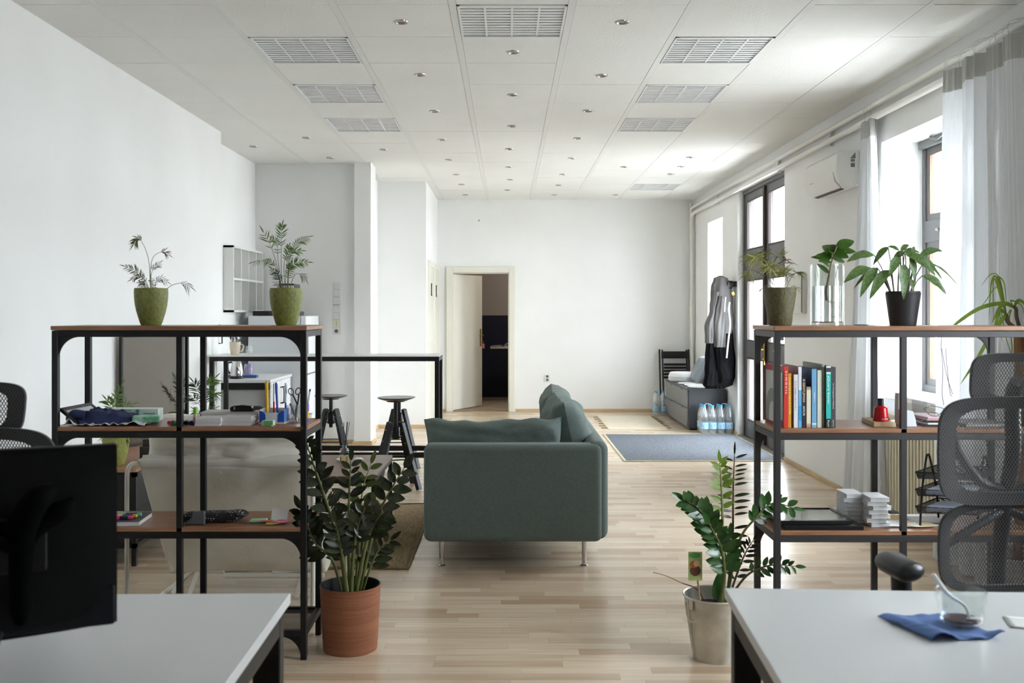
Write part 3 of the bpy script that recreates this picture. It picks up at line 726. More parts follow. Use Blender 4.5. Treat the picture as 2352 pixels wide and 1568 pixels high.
def sling(u, v):
    i = v*(len(prof)-1); k = min(int(i), len(prof)-2); f_ = i-k
    y = prof[k][0]*(1-f_)+prof[k+1][0]*f_; z = prof[k][1]*(1-f_)+prof[k+1][1]*f_
    x = xa0+.03+(xa1-xa0-.06)*u
    ww = .010*mn.noise(V((u*5, v*4, 2)))+.02*math.sin(PI*u)*math.sin(PI*min(1, v*1.4))
    return V((x+(.02*v)*(1 if u < .5 else -1)*0, y-ww, z+.004*mn.noise(V((u*9, v*9, 0)))))
m.grid(sling, 40, 44); m.build('canvas_seat', CANV, t, smooth=True, solid=.004, ang=120)
MB().tube([(xa0+.03, 4.585, .722), (xa1-.03, 4.585, .722)], .024, 12).build('canvas_hem', CANV, t, smooth=True)
pillow('headrest_pillow', t, .80, .27, .15, Tm(V((-1.30, 4.66, .815))) @ Rx(12, 'X'), 11, CANV2, .035)
for x in (-1.55, -1.02): MB().bar((x, 4.99, .125), (x-.02, 4.90, .012), .022, .003).build('canvas_strap', CANV, t)

# ---- bar table
t = thing('bar_table', 'long narrow bar table with black tube frame and white top', 'bar table', (-1.52, 8.48, 0))
x0, x1, y0, y1, zt = -2.47, -.565, 8.25, 8.70, 1.053
MB().box((x0, y0, zt-.008), (x1, y1, zt)).build('tabletop', WHT, t)
b = .036
for nm, a, c in (('front_rail', (x0, y0, zt-.046), (x1, y0+b, zt-.008)), ('rear_rail', (x0, y1-b, zt-.046), (x1, y1, zt-.008)),
                 ('side_rail', (x0, y0+b, zt-.046), (x0+b, y1-b, zt-.008)), ('side_rail', (x1-b, y0+b, zt-.046), (x1, y1-b, zt-.008)),
                 ('footrest', (x0+b, y0, .207), (x1-b, y0+b, .250)), ('footrest', (x0+b, y1-b, .207), (x1-b, y1, .250)),
                 ('footrest', (x0, y0+b, .207), (x0+b, y1-b, .250)), ('footrest', (x1-b, y0+b, .207), (x1, y1-b, .250))):
    MB().box(a, c).build(nm, BLK, t, bevel=.002, bseg=1)
for x in (x0, x1-b):
    for y in (y0, y1-b): MB().box((x, y, 0), (x+b, y+b, zt-.046)).build('leg', BLK, t, bevel=.002, bseg=1)

# ---- adjustable stools
STL = M('black_stained_steel', (40, 40, 41), .35, metal=.3); STW = M('dark_seat_lacquer', (74, 72, 70), .25)
def stool(label, cx, cy, rz, zs):
    t = thing('bar_stool', label, 'stool', (0, 0, 0), 'adjustable stools around the bar table')
    MB().lathe([(.02, zs-.03), (.10, zs-.022), (.142, zs-.008), (.150, zs-.002), (.146, zs+.002), (.001, zs)], (0, 0), 36).build('seat', STW, t, smooth=True)
    MB().lathe([(.075, zs-.034), (.075, zs-.028), (.001, zs-.026)], (0, 0), 20).build('seat_plate', STL, t, smooth=True)
    m = MB(); m.cyl((0, 0, zs-.29), (0, 0, zs-.03), .0165, 14)
    for k in range(int(.24/.012)): m.lathe([(.0165, 0), (.019, .003), (.0165, .006)], (0, 0), 12, zs-.285+k*.012, cap=False)
    m.build('threaded_spindle', STL, t, smooth=True)
    zt = .50
    MB().lathe([(.030, .395), (.034, .40), (.034, zt-.005), (.030, zt)], (0, 0), 20).build('hub', STL, t, smooth=True)
    for k in range(4):
        w = PI/4+k*PI/2; c, s = math.cos(w), math.sin(w)
        p0, p1 = V((.062*c, .062*s, zt+.025)), V((.232*c, .232*s, .006))
        d = (p1-p0).normalized(); side = V((-s, c, 0)); nrm = d.cross(side)
        for o in (-.017, .017):
            pass
        m = MB(); m.obox((p0+p1)/2, (.044, (p1-p0).length, .032), Matrix((side, d, nrm)).transposed())
        lg = m.build('leg', BLK, t, bevel=.003, bseg=1)
        g = MB()
        for zz in (zt-.005, .41):
            f_ = (p0.z-zz)/(p0.z-p1.z); q = p0+(p1-p0)*f_
            g.bar(V((0, 0, zz)), q, .016, .006)
        g.build('bracket_arm', STL, t)
        b_ = MB(); q = p0+(p1-p0)*.12
        b_.cyl(q-side*.024, q+side*.024, .004, 8); q = p0+(p1-p0)*.3; b_.cyl(q-side*.024, q+side*.024, .004, 8); b_.build('bolt', CHR, lg)
    fr = .062+(.17)*((zt+.025-.24)/(zt+.019)); m = MB()
    pts = [V((fr*math.cos(PI/4+k*PI/2), fr*math.sin(PI/4+k*PI/2), .24)) for k in range(4)]
    for k in range(4): m.bar(pts[k], pts[(k+1) % 4], .022, .008)
    m.build('footrest', STL, t)
    t.location = (cx, cy, 0); t.rotation_euler = (0, 0, rz); OFF[t.name] = V(t.location)
stool('black adjustable stool standing nearest the sofa, four splayed legs', X_(909, 8.02), 8.02, R(14), .728)
stool('black adjustable stool behind the nearest one, mostly hidden by it', X_(917, 9.1), 9.08, R(8), .640)
stool('black adjustable stool farther left, right behind the shelving unit post', X_(760, 9.1), 9.1, R(5), .652)

# ---- sideboard against the left wall, mirror and box on it
t = thing('sideboard', 'low black metal sideboard with walnut top along the left wall', 'sideboard', (-2.25, 6.2, 0))
x0, x1, y0, y1 = -2.46, -2.07, 5.55, 7.15
MB().box((x0, y0, .522), (x1, y1, .54)).build('tabletop', WALN, t, bevel=.002, bseg=1)
f = MB()
for z in (.497, .10):
    for a, b_ in (((x0, y0), (x1, y0+.025)), ((x0, y1-.025), (x1, y1)), ((x0, y0), (x0+.025, y1)), ((x1-.025, y0), (x1, y1))): f.box((a[0], a[1], z), (b_[0], b_[1], z+.025))
f.build('frame', BLK, t)
for x in (x0, x1-.025):
    for y in (y0, (y0+y1)/2, y1-.025): MB().box((x, y, 0), (x+.025, y+.025, .5)).build('leg', BLK, t)
MB().box((x0+.02, y0+.02, .115), (x1-.02, y1-.02, .12)).build('mesh_shelf', BLK, t)
MB().box((x0+.026, y0+.003, .13), (x1-.026, y0+.010, .495)).build('side_panel', BLK, t); MB().box((x0+.003, y0+.03, .13), (x0+.01, y1-.03, .495)).build('back_panel', BLK, t)
for yy in (y0+.03, (y0+y1)/2+.03): MB().box((x1-.012, yy, .13), (x1-.006, yy+.72, .495)).build('door', perforated('black_door_mesh', (26, 26, 27), (.012, .012), .3, ax=(1, 2)) if 'black_door_mesh' not in MATS else MATS['black_door_mesh'], t)
MIR, nt_, b_ = newmat('grey_mirror_film'); b_.inputs['Base Color'].default_value = rgb((166, 164, 162)); b_.inputs['Metallic'].default_value = 1; b_.inputs['Roughness'].default_value = .06
tc_ = coords(nt_, (1, 1, 1)); n_ = N(nt_, 'ShaderNodeTexNoise', Scale=2.4, Detail=.0); nt_.links.new(tc_, n_.inputs[0]); bp_ = N(nt_, 'ShaderNodeBump', Strength=.35, Distance=.02); nt_.links.new(n_.outputs[0], bp_.inputs['Height']); nt_.links.new(bp_.outputs[0], b_.inputs['Normal'])
t = thing('mirror', 'large grey mirror with thin black frame leaning on the sideboard', 'mirror', (-2.37, 6.67, .54))
p0, p1 = V((-2.49, 6.42, 0)), V((-2.245, 6.98, 0)); d = (p1-p0).normalized(); nn = V((d.y, -d.x, 0))
MB().prism([(0, .55), (1, .55), (1, 1.255), (0, 1.255)], lambda p: p0+(p1-p0)*p[0]+V((0, 0, p[1])), lambda p: p0+(p1-p0)*p[0]+V((0, 0, p[1]))-nn*.006).build('mirror_glass', MIR, t)
f = MB(); L = (p1-p0).length
for a in (0, 1): f.bar(p0+d*(a*L)+V((0, 0, .542)), p0+d*(a*L)+V((0, 0, 1.26)), .014, .022, up=nn)
for z in (.549, 1.256): f.bar(p0+V((0, 0, z)), p1+V((0, 0, z)), .022, .010)
f.build('frame', BLK, t)
MB().box((-2.15, 5.82, .541), (-2.075, 6.05, .63)).box((-2.14, 5.84, .63), (-2.085, 6.0, .67)).build('storage_box', M('dark_grey_box', (52, 50, 49), .6), bevel=.004, thing=('dark grey box on the sideboard behind the armchair', 'box'))
m = MB().box((-2.43, 5.56, .541), (-2.41, 5.70, .66)); m.cur = 1; m.box((-2.409, 5.56, .541), (-2.395, 5.70, .66)); m.build('book', [M('orange_cover', (206, 92, 40), .5), M('page_edges', (225, 220, 208), .8)], thing=('small orange book standing on the sideboard near the left wall', 'book'))

# ---- kitchen corner
KW = M('white_cabinet_foil', (228, 229, 229), .35); KG = M('grey_cabinet_side', (190, 190, 188), .5)
t = thing('kitchen_counter', 'white kitchen counter with black front rail in the far left corner', 'kitchen counter', (-2.42, 9.6, 0))
kx0, kx1, ky0, ky1, kz = -2.70, -2.145, 9.02, 9.93, .80
MB().box((kx0, ky0, kz-.028), (kx1, ky1, kz)).build('worktop', KW, t, bevel=.003)
MB().box((kx0, ky0+.005, kz-.09), (kx1-.01, ky0+.035, kz-.028)).build('black_rail', BLK, t)
for x in (kx0+.01, kx1-.05): MB().box((x, ky0+.003, 0), (x+.03, ky0+.04, kz-.09)).build('leg', BLK, t)
MB().box((kx0+.01, ky0+.05, .06), (kx1-.03, ky1-.005, kz-.028)).build('cabinet_body', KG, t)
for i in range(2):
    d_ = MB().box((kx1-.03, ky0+.05+i*.425, .07), (kx1-.012, ky0+.05+i*.425+.42, kz-.035)).build('cabinet_door', KW, t, bevel=.002, bseg=1)
    yy = ky0+.44 if i == 0 else ky0+.50
    MB().tube(spl([(kx1-.012, yy, .55), (kx1+.02, yy, .56), (kx1+.02, yy, .69), (kx1-.012, yy, .70)], 4), .005, 8).build('handle', BLK, d_, smooth=True)
t = thing('refrigerator', 'white refrigerator standing in the far left corner beside the counter', 'refrigerator', (-2.3, 10.3, 0))
MB().box((-2.59, 9.95, .03), (-2.07, 10.62, 1.376)).build('body', M('white_appliance_enamel', (214, 217, 220), .35), t, bevel=.008)
MB().box((-2.066, 9.95, .05), (-2.01, 10.62, .78)).build('door', M('white_appliance_door', (235, 236, 237), .3), t, bevel=.01)
dd = MB().box((-2.066, 9.95, .79), (-2.01, 10.62, 1.376)).build('door', M('white_appliance_door', (235, 236, 237), .3), t, bevel=.01)
MB().box((-2.01, 9.99, 1.0), (-1.995, 10.02, 1.25)).build('handle', KG, dd)
m = MB().box((-2.30, 10.0, 1.376), (-2.14, 10.3, 1.70)); m.box((-2.34, 10.02, 1.376), (-2.10, 10.3, 1.42))
t = m.build('coffee_machine', M('black_gloss_plastic', (28, 28, 30), .25), bevel=.01, loc=(-2.22, 10.15, 1.377), thing=('black coffee machine on top of the refrigerator', 'coffee machine'))
m = MB().box((-2.31, 9.995, 1.56), (-2.13, 10.0, 1.565)); m.box((-2.3, 9.96, 1.62), (-2.14, 10.0, 1.68)); m.cyl((-2.215, 9.975, 1.45), (-2.215, 9.975, 1.53), .02, 10); m.build('spout', CHR, t)
MB().box((-2.56, 10.02, 1.377), (-2.40, 10.2, 1.425)).build('black_tray', BLK, thing=('flat black tray on top of the refrigerator', 'tray'))
# wall cubby
CUB = M('light_grey_cubby', (228, 228, 224), .5)
t = thing('wall_cubby', 'white wall-mounted cubby shelf with eight compartments in the kitchen corner', 'wall shelf', (-2.66, 10.1, 1.4))
cx0, cx1, cy0, cy1, c0, c1 = -2.708, -2.612, 9.50, 10.66, 1.412, 2.052
f = MB(); th = .02
f.box((cx0, cy0, c0), (cx1, cy0+th, c1)).box((cx0, cy1-th, c0), (cx1, cy1, c1)).box((cx0, cy0, c0), (cx1, cy1, c0+th)).box((cx0, cy0, c1-th), (cx1, cy1, c1))
f.build('carcass', CUB, t); MB().box((cx0, cy0+th, c0+th), (cx0+.006, cy1-th, c1-th)).build('back_panel', CUB, t)
MB().box((cx0, cy0+th, (c0+c1)/2-.01), (cx1, cy1-th, (c0+c1)/2+.01)).build('shelf', CUB, t)
for i in range(1, 4):
    yy = cy0+(cy1-cy0)*i/4; MB().box((cx0, yy-.008, c0+th), (cx1-.002, yy+.008, c1-th)).build('divider', CUB, t)
h = MB().tube([(-2.529, 8.73, 1.30), (-2.50, 8.73, 1.30), (-2.50, 8.73, 1.14), (-2.529, 8.73, 1.14)], .006, 8)
h.build('hanging_bracket', BLK, thing=('small black U-shaped bracket on the left wall edge', 'bracket'))

# ---- air conditioner
AC = M('air_conditioner_plastic', (232, 231, 226), .4)
t = thing('air_conditioner', 'white split air conditioner on the wall between door and window', 'air conditioner', (2.56, 7.8, 2.3))
prof = [(2.64, 2.36), (2.64, 2.625), (2.50, 2.625), (2.462, 2.60), (2.458, 2.46), (2.475, 2.40), (2.52, 2.352), (2.56, 2.345)]
MB().prism(prof, lambda p: V((p[0], 7.45, p[1])), lambda p: V((p[0], 8.24, p[1]))).build('housing', AC, t, bevel=.012, bseg=3)
MB().prism([(2.452, 2.47), (2.458, 2.47), (2.47, 2.40), (2.515, 2.352), (2.508, 2.35), (2.463, 2.398)], lambda p: V((p[0], 7.50, p[1])), lambda p: V((p[0], 8.19, p[1]))).build('air_flap', AC, t, bevel=.001)
MB().prism([(2.516, 2.352), (2.546, 2.342), (2.546, 2.352), (2.52, 2.36)], lambda p: V((p[0], 7.53, p[1])), lambda p: V((p[0], 8.16, p[1]))).build('outlet_slot', BLK, t)
s = MB().box((2.57, 7.446, 2.50), (2.60, 7.449, 2.53)).box((2.57, 7.446, 2.54), (2.60, 7.449, 2.56)).prism([(2.565, 2.565), (2.605, 2.565), (2.605, 2.61)], lambda p: V((p[0], 7.446, p[1])), lambda p: V((p[0], 7.449, p[1])))
s.build('side_vent', M('vent_shadow_grey', (120, 120, 118), .6), t)
MB().box((2.455, 7.98, 2.445), (2.458, 8.08, 2.47)).build('display', M('grey_display', (170, 170, 166), .4), t)
MB().tube([(2.59, 7.445, 2.40), (2.60, 7.44, 2.37), (2.62, 7.445, 2.36)], .008, 8).build('pipe_stub', AC, t)

# ---- fuse box and thermostat
t = thing('fuse_box', 'flat white fuse box on the right wall behind the glass vase', 'fuse box', (2.62, 9.0, 1.1))
MB().box((2.60, 8.78, 1.40), (2.64, 9.28, 1.75)).build('housing', M('ivory_metal', (222, 220, 212), .45), t, bevel=.004)
MB().box((2.594, 8.78, 1.41), (2.602, 8.79, 1.74)).build('hinge', M('hinge_brown', (120, 108, 98), .5), t)
m = MB().box((2.585, 9.20, 1.52), (2.601, 9.24, 1.57)); m.build('switch', M('red_switch', (170, 30, 30), .4), t)
m = MB().box((2.585, 9.10, 1.52), (2.601, 9.16, 1.57)); m.build('switch', M('green_switch', (90, 120, 90), .4), t)

# ---- radiator
RAD = M('cream_radiator_enamel', (228, 221, 198), .4)
t = thing('radiator', 'cream ribbed radiator under the window behind the right shelving unit', 'radiator', (2.56, 6.1, .1))
for i in range(26):
    yy = 5.42+i*.05; MB().box((2.545, yy, .11), (2.632, yy+.026, .74)).build('rib', RAD, t, bevel=.008, bseg=2)
MB().box((2.56, 5.42, .13), (2.62, 6.70, .18)).box((2.56, 5.42, .68), (2.62, 6.70, .72)).build('collector', RAD, t)
MB().tube([(2.57, 6.72, .15), (2.57, 6.78, .15), (2.585, 6.80, .10), (2.585, 6.80, 0)], .010, 8).build('supply_pipe', RAD, t, smooth=True)

# ---- curtains
def curtmat(name, c, tr):
    m, nt, b = newmat(name); out = nt.nodes['Material Output']
    d = N(nt, 'ShaderNodeBsdfDiffuse', Color=rgb(c)); tl = N(nt, 'ShaderNodeBsdfTranslucent', Color=rgb(c)); tp = N(nt, 'ShaderNodeBsdfTransparent')
    vec = coords(nt, (1, 260, 260)); n = N(nt, 'ShaderNodeTexNoise', Scale=1.0, Detail=2.0); nt.links.new(vec, n.inputs[0])
    bp = N(nt, 'ShaderNodeBump', Strength=.3, Distance=.002); nt.links.new(n.outputs[0], bp.inputs['Height'])
    nt.links.new(bp.outputs[0], d.inputs['Normal'])
    a = nt.nodes.new('ShaderNodeMixShader'); a.inputs[0].default_value = .15; nt.links.new(d.outputs[0], a.inputs[1]); nt.links.new(tl.outputs[0], a.inputs[2])
    b2 = nt.nodes.new('ShaderNodeMixShader'); b2.inputs[0].default_value = tr; nt.links.new(a.outputs[0], b2.inputs[1]); nt.links.new(tp.outputs[0], b2.inputs[2])
    nt.links.new(b2.outputs[0], out.inputs[0]); return m
CURT = curtmat('sheer_linen', (236, 238, 240), .008); HEM = curtmat('sheer_linen_hem', (206, 206, 202), .004)
def curtain(name, label, y0, y1, x, ztop, folds, depth, flare=0, zsag=0, x_out=0, seed=0, ylow=None, zbot=.02, mats=(CURT, HEM), nu=120):
    t = thing(name, label, 'curtain', ((x), (y0+y1)/2, 0))
    yl = ylow or (y0, y1)
    def fn(u, v):           # v 0 bottom .. 1 top
        ph = folds*2*PI*u+1.3*math.sin(3*u*PI+seed)+.25*mn.noise(V((u*3, v*2.0, seed)))*3
        k = depth*(1.15-.35*v)*(1+.35*mn.noise(V((u*4, 7, seed))))
        w = k*math.sin(ph)+.3*k*math.sin(2.3*ph+1)+.0035*math.sin(folds*44*u+2*mn.noise(V((u*5, v*1.5, 3)))) + .002*math.sin(folds*71*u)
        y = (yl[0]+(yl[1]-yl[0])*u)*(1-v)+(y0+(y1-y0)*u)*v+.35*k*math.cos(ph)
        z = zbot+(ztop-zsag*math.sin(PI*u*3)**2-zbot)*v
        return V((x-x_out*(1-v)**1.5*(.6+.4*math.sin(PI*u))+w, y, z))
    n2 = 40
    m = MB(); m.grid(lambda u, v: fn(u, v*.955), nu, n2); m.build('curtain_panel', mats[0], t, smooth=True, ang=180)
    m = MB(); m.grid(lambda u, v: fn(u, .955+.045*v)+V((-.004*0, 0, 0)), nu, 2); m.grid(lambda u, v: fn(u, .955+.045*v)+V((.006, 0, 0)), nu, 2); m.build('top_hem', mats[1], t, smooth=True, ang=180)
    for i in range(max(3, int((y1-y0)/.085))):
        u = (i+.5)/max(3, int((y1-y0)/.085)); p = fn(u, 1.0)
        m = MB().tube(spl([p+V((0, 0, -.02)), p+V((.0, .005, .06)), V((2.548, p.y+.01, 2.86)), V((2.585, p.y+.012, 2.897)), V((2.612, p.y+.01, 2.87))], 4), .0011, 5)
        m.build('wire_hook', M('pale_wire', (196, 194, 188), .4), t)
    return t
curtain('curtain', 'wide sheer white curtain hanging across the near window', 4.55, 5.66, 2.465, 2.775, 6.5, .032, zsag=.02, seed=1, ylow=(4.3, 5.78), nu=360)
curtain('curtain', 'narrow gathered sheer curtain hanging beside the air conditioner', 6.95, 7.13, 2.56, 2.77, 4.5, .028, seed=5, ylow=(6.62, 7.40), x_out=.06, nu=90, zbot=.01)

# ---- door mat, kilim, bench drawers
MATT = M('speckled_grey_blue_mat', (76, 80, 86), 1.0, c2=(130, 134, 140), vs=150, bump=.3, bs=300, spec=.05)
t = thing('door_mat', 'large speckled grey-blue entrance mat before the glass door', 'door mat', (1.85, 10.45, 0))
MB().box((1.13, 9.44, 0), (2.60, 11.45, .010)).build('carpet', MATT, t, bevel=.003)
EDG = M('pale_mat_edge', (196, 188, 160), .6)
MB().box((1.105, 9.41, 0), (1.13, 11.48, .008)).box((1.13, 11.45, 0), (2.62, 11.48, .008)).box((1.13, 9.415, 0), (2.60, 9.44, .008)).build('edge_trim', EDG, t)
def kilim():
    m, nt, b = newmat('striped_kilim'); b.inputs['Roughness'].default_value = .95
    tc = nt.nodes.new('ShaderNodeTexCoord'); sp = nt.nodes.new('ShaderNodeSeparateXYZ'); nt.links.new(tc.outputs['Object'], sp.inputs[0])
    y = mathn(nt, 'ADD', sp.outputs[1], 5.0); f = mathn(nt, 'FRACT', mathn(nt, 'DIVIDE', y, .19)); g = mathn(nt, 'FRACT', mathn(nt, 'DIVIDE', y, .57))
    rp = nt.nodes.new('ShaderNodeValToRGB'); rp.color_ramp.interpolation = 'CONSTANT'; e = rp.color_ramp.elements
    for p, c in ((.0, (232, 224, 204)), (.42, (120, 60, 44)), (.50, (232, 224, 204)), (.62, (206, 168, 92)), (.70, (232, 224, 204)), (.86, (92, 80, 66)), (.92, (232, 224, 204))):
        k = e[0] if p == 0 else rp.color_ramp.elements.new(p); k.color = rgb(c)
    rp.color_ramp.elements.remove(rp.color_ramp.elements[-1]) if rp.color_ramp.elements[-1].position == 1 else None
    nt.links.new(f, rp.inputs[0]); nt.links.new(rp.outputs[0], b.inputs['Base Color']); return m
t = thing('kilim_rug', 'small cream striped rug with tassels by the drawer bench', 'rug', (1.56, 12.75, 0))
MB().box((1.22, 12.0, 0), (1.93, 13.5, .008)).build('rug_body', kilim(), t)
rr2 = random.Random(5)
for xx, s in ((1.22, -1), (1.93, 1)):
    m = MB().box((xx-.004, 12.0, .001), (xx+.004, 13.5, .009))
    for i in range(24):
        m.cur = 1 if i % 4 == 1 else 0; yy = 12.03+i*.062; m.bar((xx, yy, .006), (xx+s*(.05+.03*rr2.random()), yy+rr2.uniform(-.02, .02), .004), .018 if i % 4 == 1 else .008, .006)
    m.build('fringe', [M('cream_tassel', (206, 190, 160), .9), M('dark_tassel', (90, 58, 46), .9)], t)
DRG = M('dark_grey_furniture', (74, 77, 84), .45)
t = thing('drawer_bench', 'dark grey low bench with two wide drawers on the entrance wall', 'drawer unit', (2.38, 12.7, 0))
MB().box((2.17, 11.9, .02), (2.615, 13.5, .478)).build('body', DRG, t, bevel=.003)
MB().box((2.15, 11.89, .478), (2.62, 13.51, .494)).build('top', DRG, t, bevel=.002)
MB().box((2.19, 11.93, 0), (2.6, 13.47, .02)).build('plinth', BLK, t)
for z0, z1 in ((.045, .258), (.264, .474)):
    dr = MB().box((2.150, 11.92, z0), (2.170, 13.48, z1)).build('drawer', M('grey_drawer_front', (118, 118, 118), .4), t, bevel=.003)
    MB().box((2.147, 12.2, z1-.014), (2.1515, 12.32, z1-.006)).build('finger_slot', BLK, dr)
    MB().box((2.147, 13.0, z1-.014), (2.1515, 13.12, z1-.006)).build('finger_slot', BLK, dr)

# ---- folding chair against the back wall
t = thing('folding_chair', 'black wooden folding chair leaning against the back wall', 'folding chair', (1.9+.47, 13.95, 0))
fx0, fx1, fy = X_(1516, 13.9), X_(1587, 13.9), 13.93
for x in (fx0, fx1-.022): MB().bar((x+.011, fy-.05, 0), (x+.011, fy+.10, .885), .022, .035).build('outer_leg', BLK, t, bevel=.002, bseg=1)
for x in (fx0+.035, fx1-.057): MB().bar((x+.011, fy-.10, 0), (x+.011, fy+.07, .88), .02, .03).build('inner_leg', BLK, t, bevel=.002, bseg=1)
MB().box((fx0+.03, fy+.045, .76), (fx1-.03, fy+.062, .86)).build('top_slat', BLK, t, bevel=.004); MB().cyl(((fx0+fx1)/2, fy+.043, .815), ((fx0+fx1)/2, fy+.046, .815), .012, 12).build('finger_hole', M('hole_black', (4, 4, 4), .9), t)
for z in (.66, .615, .57, .525, .48): MB().box((fx0+.06, fy+.0, z), (fx1-.06, fy+.03, z+.034)).build('seat_slat', BLK, t, bevel=.004)
MB().box((fx0+.04, fy-.03, .2), (fx1-.04, fy-.01, .23)).build('stretcher', BLK, t)
# ================================================================= small things
def C(nm, c, r=.5, **k): return M(nm, c, r, **k)
PAPER = C('white_paper', (232, 232, 230), .7); KRAFT = C('kraft_card', (205, 178, 138), .7)
BLU = C('blue_plastic', (30, 80, 180), .4); YEL = C('yellow_plastic', (235, 185, 20), .4); RED = C('red_plastic', (195, 20, 28), .25); GRN = C('green_plastic', (40, 130, 70), .4)
LIME = C('lime_plastic', (130, 200, 60), .35); PUR = C('purple_plastic', (120, 60, 170), .35); NAV = C('navy_plastic', (30, 34, 80), .4); PINK = C('pink_paper', (240, 130, 160), .6)
WATER, _nt, _b = newmat('vase_water'); _b.inputs['Base Color'].default_value = (1, 1, 1, 1); _b.inputs['Roughness'].default_value = 0; _b.inputs['IOR'].default_value = 1.33; _b.inputs['Transmission Weight'].default_value = 1
CLR = glassmat('clear_plastic', (250, 251, 252), .5); GLS = glassmat('clear_glass', (250, 252, 251), .35, ior=1.5)
ZM, ZL, ZT = .9505, .5405, 1.3615
# ---- pots
def potmat(name, c, c2):
    return M(name, c, .55, c2=c2, vs=110, stretch=(1, 1, .6), bump=.5, bs=160)
OLIVE = potmat('olive_glazed_pot', (134, 138, 70), (110, 114, 50)); OLIVED = potmat('dark_olive_pot', (104, 98, 66), (82, 76, 46)); LPOT = potmat('lime_pot', (160, 162, 88), (136, 138, 66))
SOIL = M('potting_soil', (56, 42, 32), .95, var=.4, vs=40, bump=1.0, bs=60)
def pot(t, mat, x, y, z, prof, soil, rim=.004):
    outer = [(.001, .0)]+prof
    inner = [(max(.002, r-rim), zz) for r, zz in reversed(prof) if zz > soil-.02]
    MB().lathe(outer+inner, (x, y), 40, z, cap=False).build('pot', mat, t, smooth=True, ang=50)
    rs = [r for r, zz in prof if zz > soil-.03][0]
    MB().lathe([(rs, soil-.004), (rs*.6, soil), (.001, soil+.004)], (x, y), 24, z, cap=False).build('soil', SOIL, t, smooth=True)
GREENPROF = [(.040, 0), (.045, .010), (.0525, .035), (.060, .060), (.0655, .087), (.0685, .115), (.0695, .140), (.0675, .157)]
# ---- books
def CV(c): return M('cover_%d_%d_%d' % tuple(c), c, .45)
def book(label, xa, xb, ytop, cover, spine, depth=.20, y0=4.02, lines=None, title=None, band=None, tcol=(250, 250, 250), tsz=None, rot=0, Yd=4.02):
    x0, x1 = X_(xa, Yd)+.0006, X_(xb, Yd)-.0006; h = Z_(ytop, Yd)-ZM
    nm = 'book'
    t = thing(nm, label, 'book', ((x0+x1)/2, y0+depth/2, ZM), 'books on the right shelving unit')
    cv = CV(cover); sp = CV(spine)
    m = MB(); m.box((x0, y0+.001, ZM), (x0+.0018, y0+depth, ZM+h)).box((x1-.0018, y0+.001, ZM), (x1, y0+depth, ZM+h)); m.build('cover', cv, t)
    MB().box((x0, y0, ZM), (x1, y0+.0022, ZM+h)).build('spine', sp, t, bevel=.0006, bseg=1)
    MB().box((x0+.0018, y0+.0022, ZM+.003), (x1-.0018, y0+depth-.004, ZM+h-.003)).build('pages', M('page_edges', (225, 220, 208), .8), t)
    for q, b_ in enumerate(band or []):
        MB().box((x0+.0004+.0002*q, y0-.0004-.0003*q, ZM+.0003+h*b_[0]), (x1-.0004-.0002*q, y0+.0005, ZM+h*b_[1]-.0003)).build('spine_band', CV(b_[2]), t)
    for tt in (title or []):
        s, fz, wz, sz, cc = tt
        if s == '#':                                   # spine lettering too small to read: strokes of its size
            m = MB(); q = 0; rq = random.Random(int(xa))
            while q < h*wz:
                l = rq.uniform(.0012, .003); m.box(((x0+x1)/2-sz*rq.uniform(.3, .42), y0-.0016, ZM+h*fz-q-l), ((x0+x1)/2+sz*rq.uniform(.3, .42), y0+.0004, ZM+h*fz-q)); q += l+rq.choice([.0012, .0012, .0012, .005])
            m.build('title', CV(cc), t); continue
        text(s, t, CV(cc), ((x0+x1)/2-sz*.36+(0), y0-.0016, ZM+h*fz), (0, 0, -1), (1, 0, 0), sz, width=h*wz)
    return t
bt = book('large red book with grey arch picture on its cover, first on the shelf', 1797, 1808, 841, (165, 30, 42), (214, 62, 52), .285, 4.0, title=[('#', .93, .38, .010, (250, 200, 190))])
x0 = X_(1797, 4.02); cvx = x0-.0008
def plate(nm, y0, y1, z0, z1, c): MB().box((cvx-.0004, y0, ZM+z0), (cvx+.0012, y1, ZM+z1)).build(nm, CV(c), bt)
plate('cover_panel', 4.012, 4.268, .03, .222, (200, 203, 200)); 
def arch(nm, yc, r, zt, c, e):
    poly = [(yc-r, .012), (yc+r, .012)]+[(yc+r*math.cos(R(a)), zt-r+r*math.sin(R(a))) for a in range(0, 181, 12)]
    MB().prism(poly, lambda p: V((cvx-.0006-e, p[0], ZM+p[1])), lambda p: V((cvx+.001, p[0], ZM+p[1]))).build(nm, CV(c), bt)
arch('cover_arch', 4.175, .088, .150, (140, 148, 138), .0004); arch('cover_arch', 4.165, .050, .095, (205, 208, 204), .0008)
MB().box((cvx-.0016, 4.06, ZM+.016), (cvx+.001, 4.13, ZM+.034)).build('cover_label', M('cover_214_62_52', (214, 62, 52)), bt)
book('yellow paperback beside the large red book', 1808.3, 1818, 857, (196, 146, 30), (208, 158, 34), .19, 4.02, title=[('#', .92, .25, .006, (240, 220, 150)), ('#', .66, .4, .006, (240, 220, 150))])
book('slim white paperback right of the yellow book', 1823, 1833, 860, (186, 168, 164), (232, 232, 236), .19, 4.02, title=[('#', .88, .55, .004, (150, 150, 160))])
book('tall book with a pale and bright blue spine and mauve cover', 1833.3, 1841.5, 842, (168, 146, 144), (224, 230, 236), .24, 4.02, band=[(0, .62, (110, 180, 225)), (.12, .36, (40, 160, 215))])
book('dark navy novel with bold cream lettering on its spine', 1841.8, 1851, 868, (24, 26, 36), (46, 50, 66), .20, 4.02, title=[('A GENTLEMAN', .98, .46, .0125, (250, 226, 180)), ('AMOR', .44, .2, .0125, (235, 235, 235))])
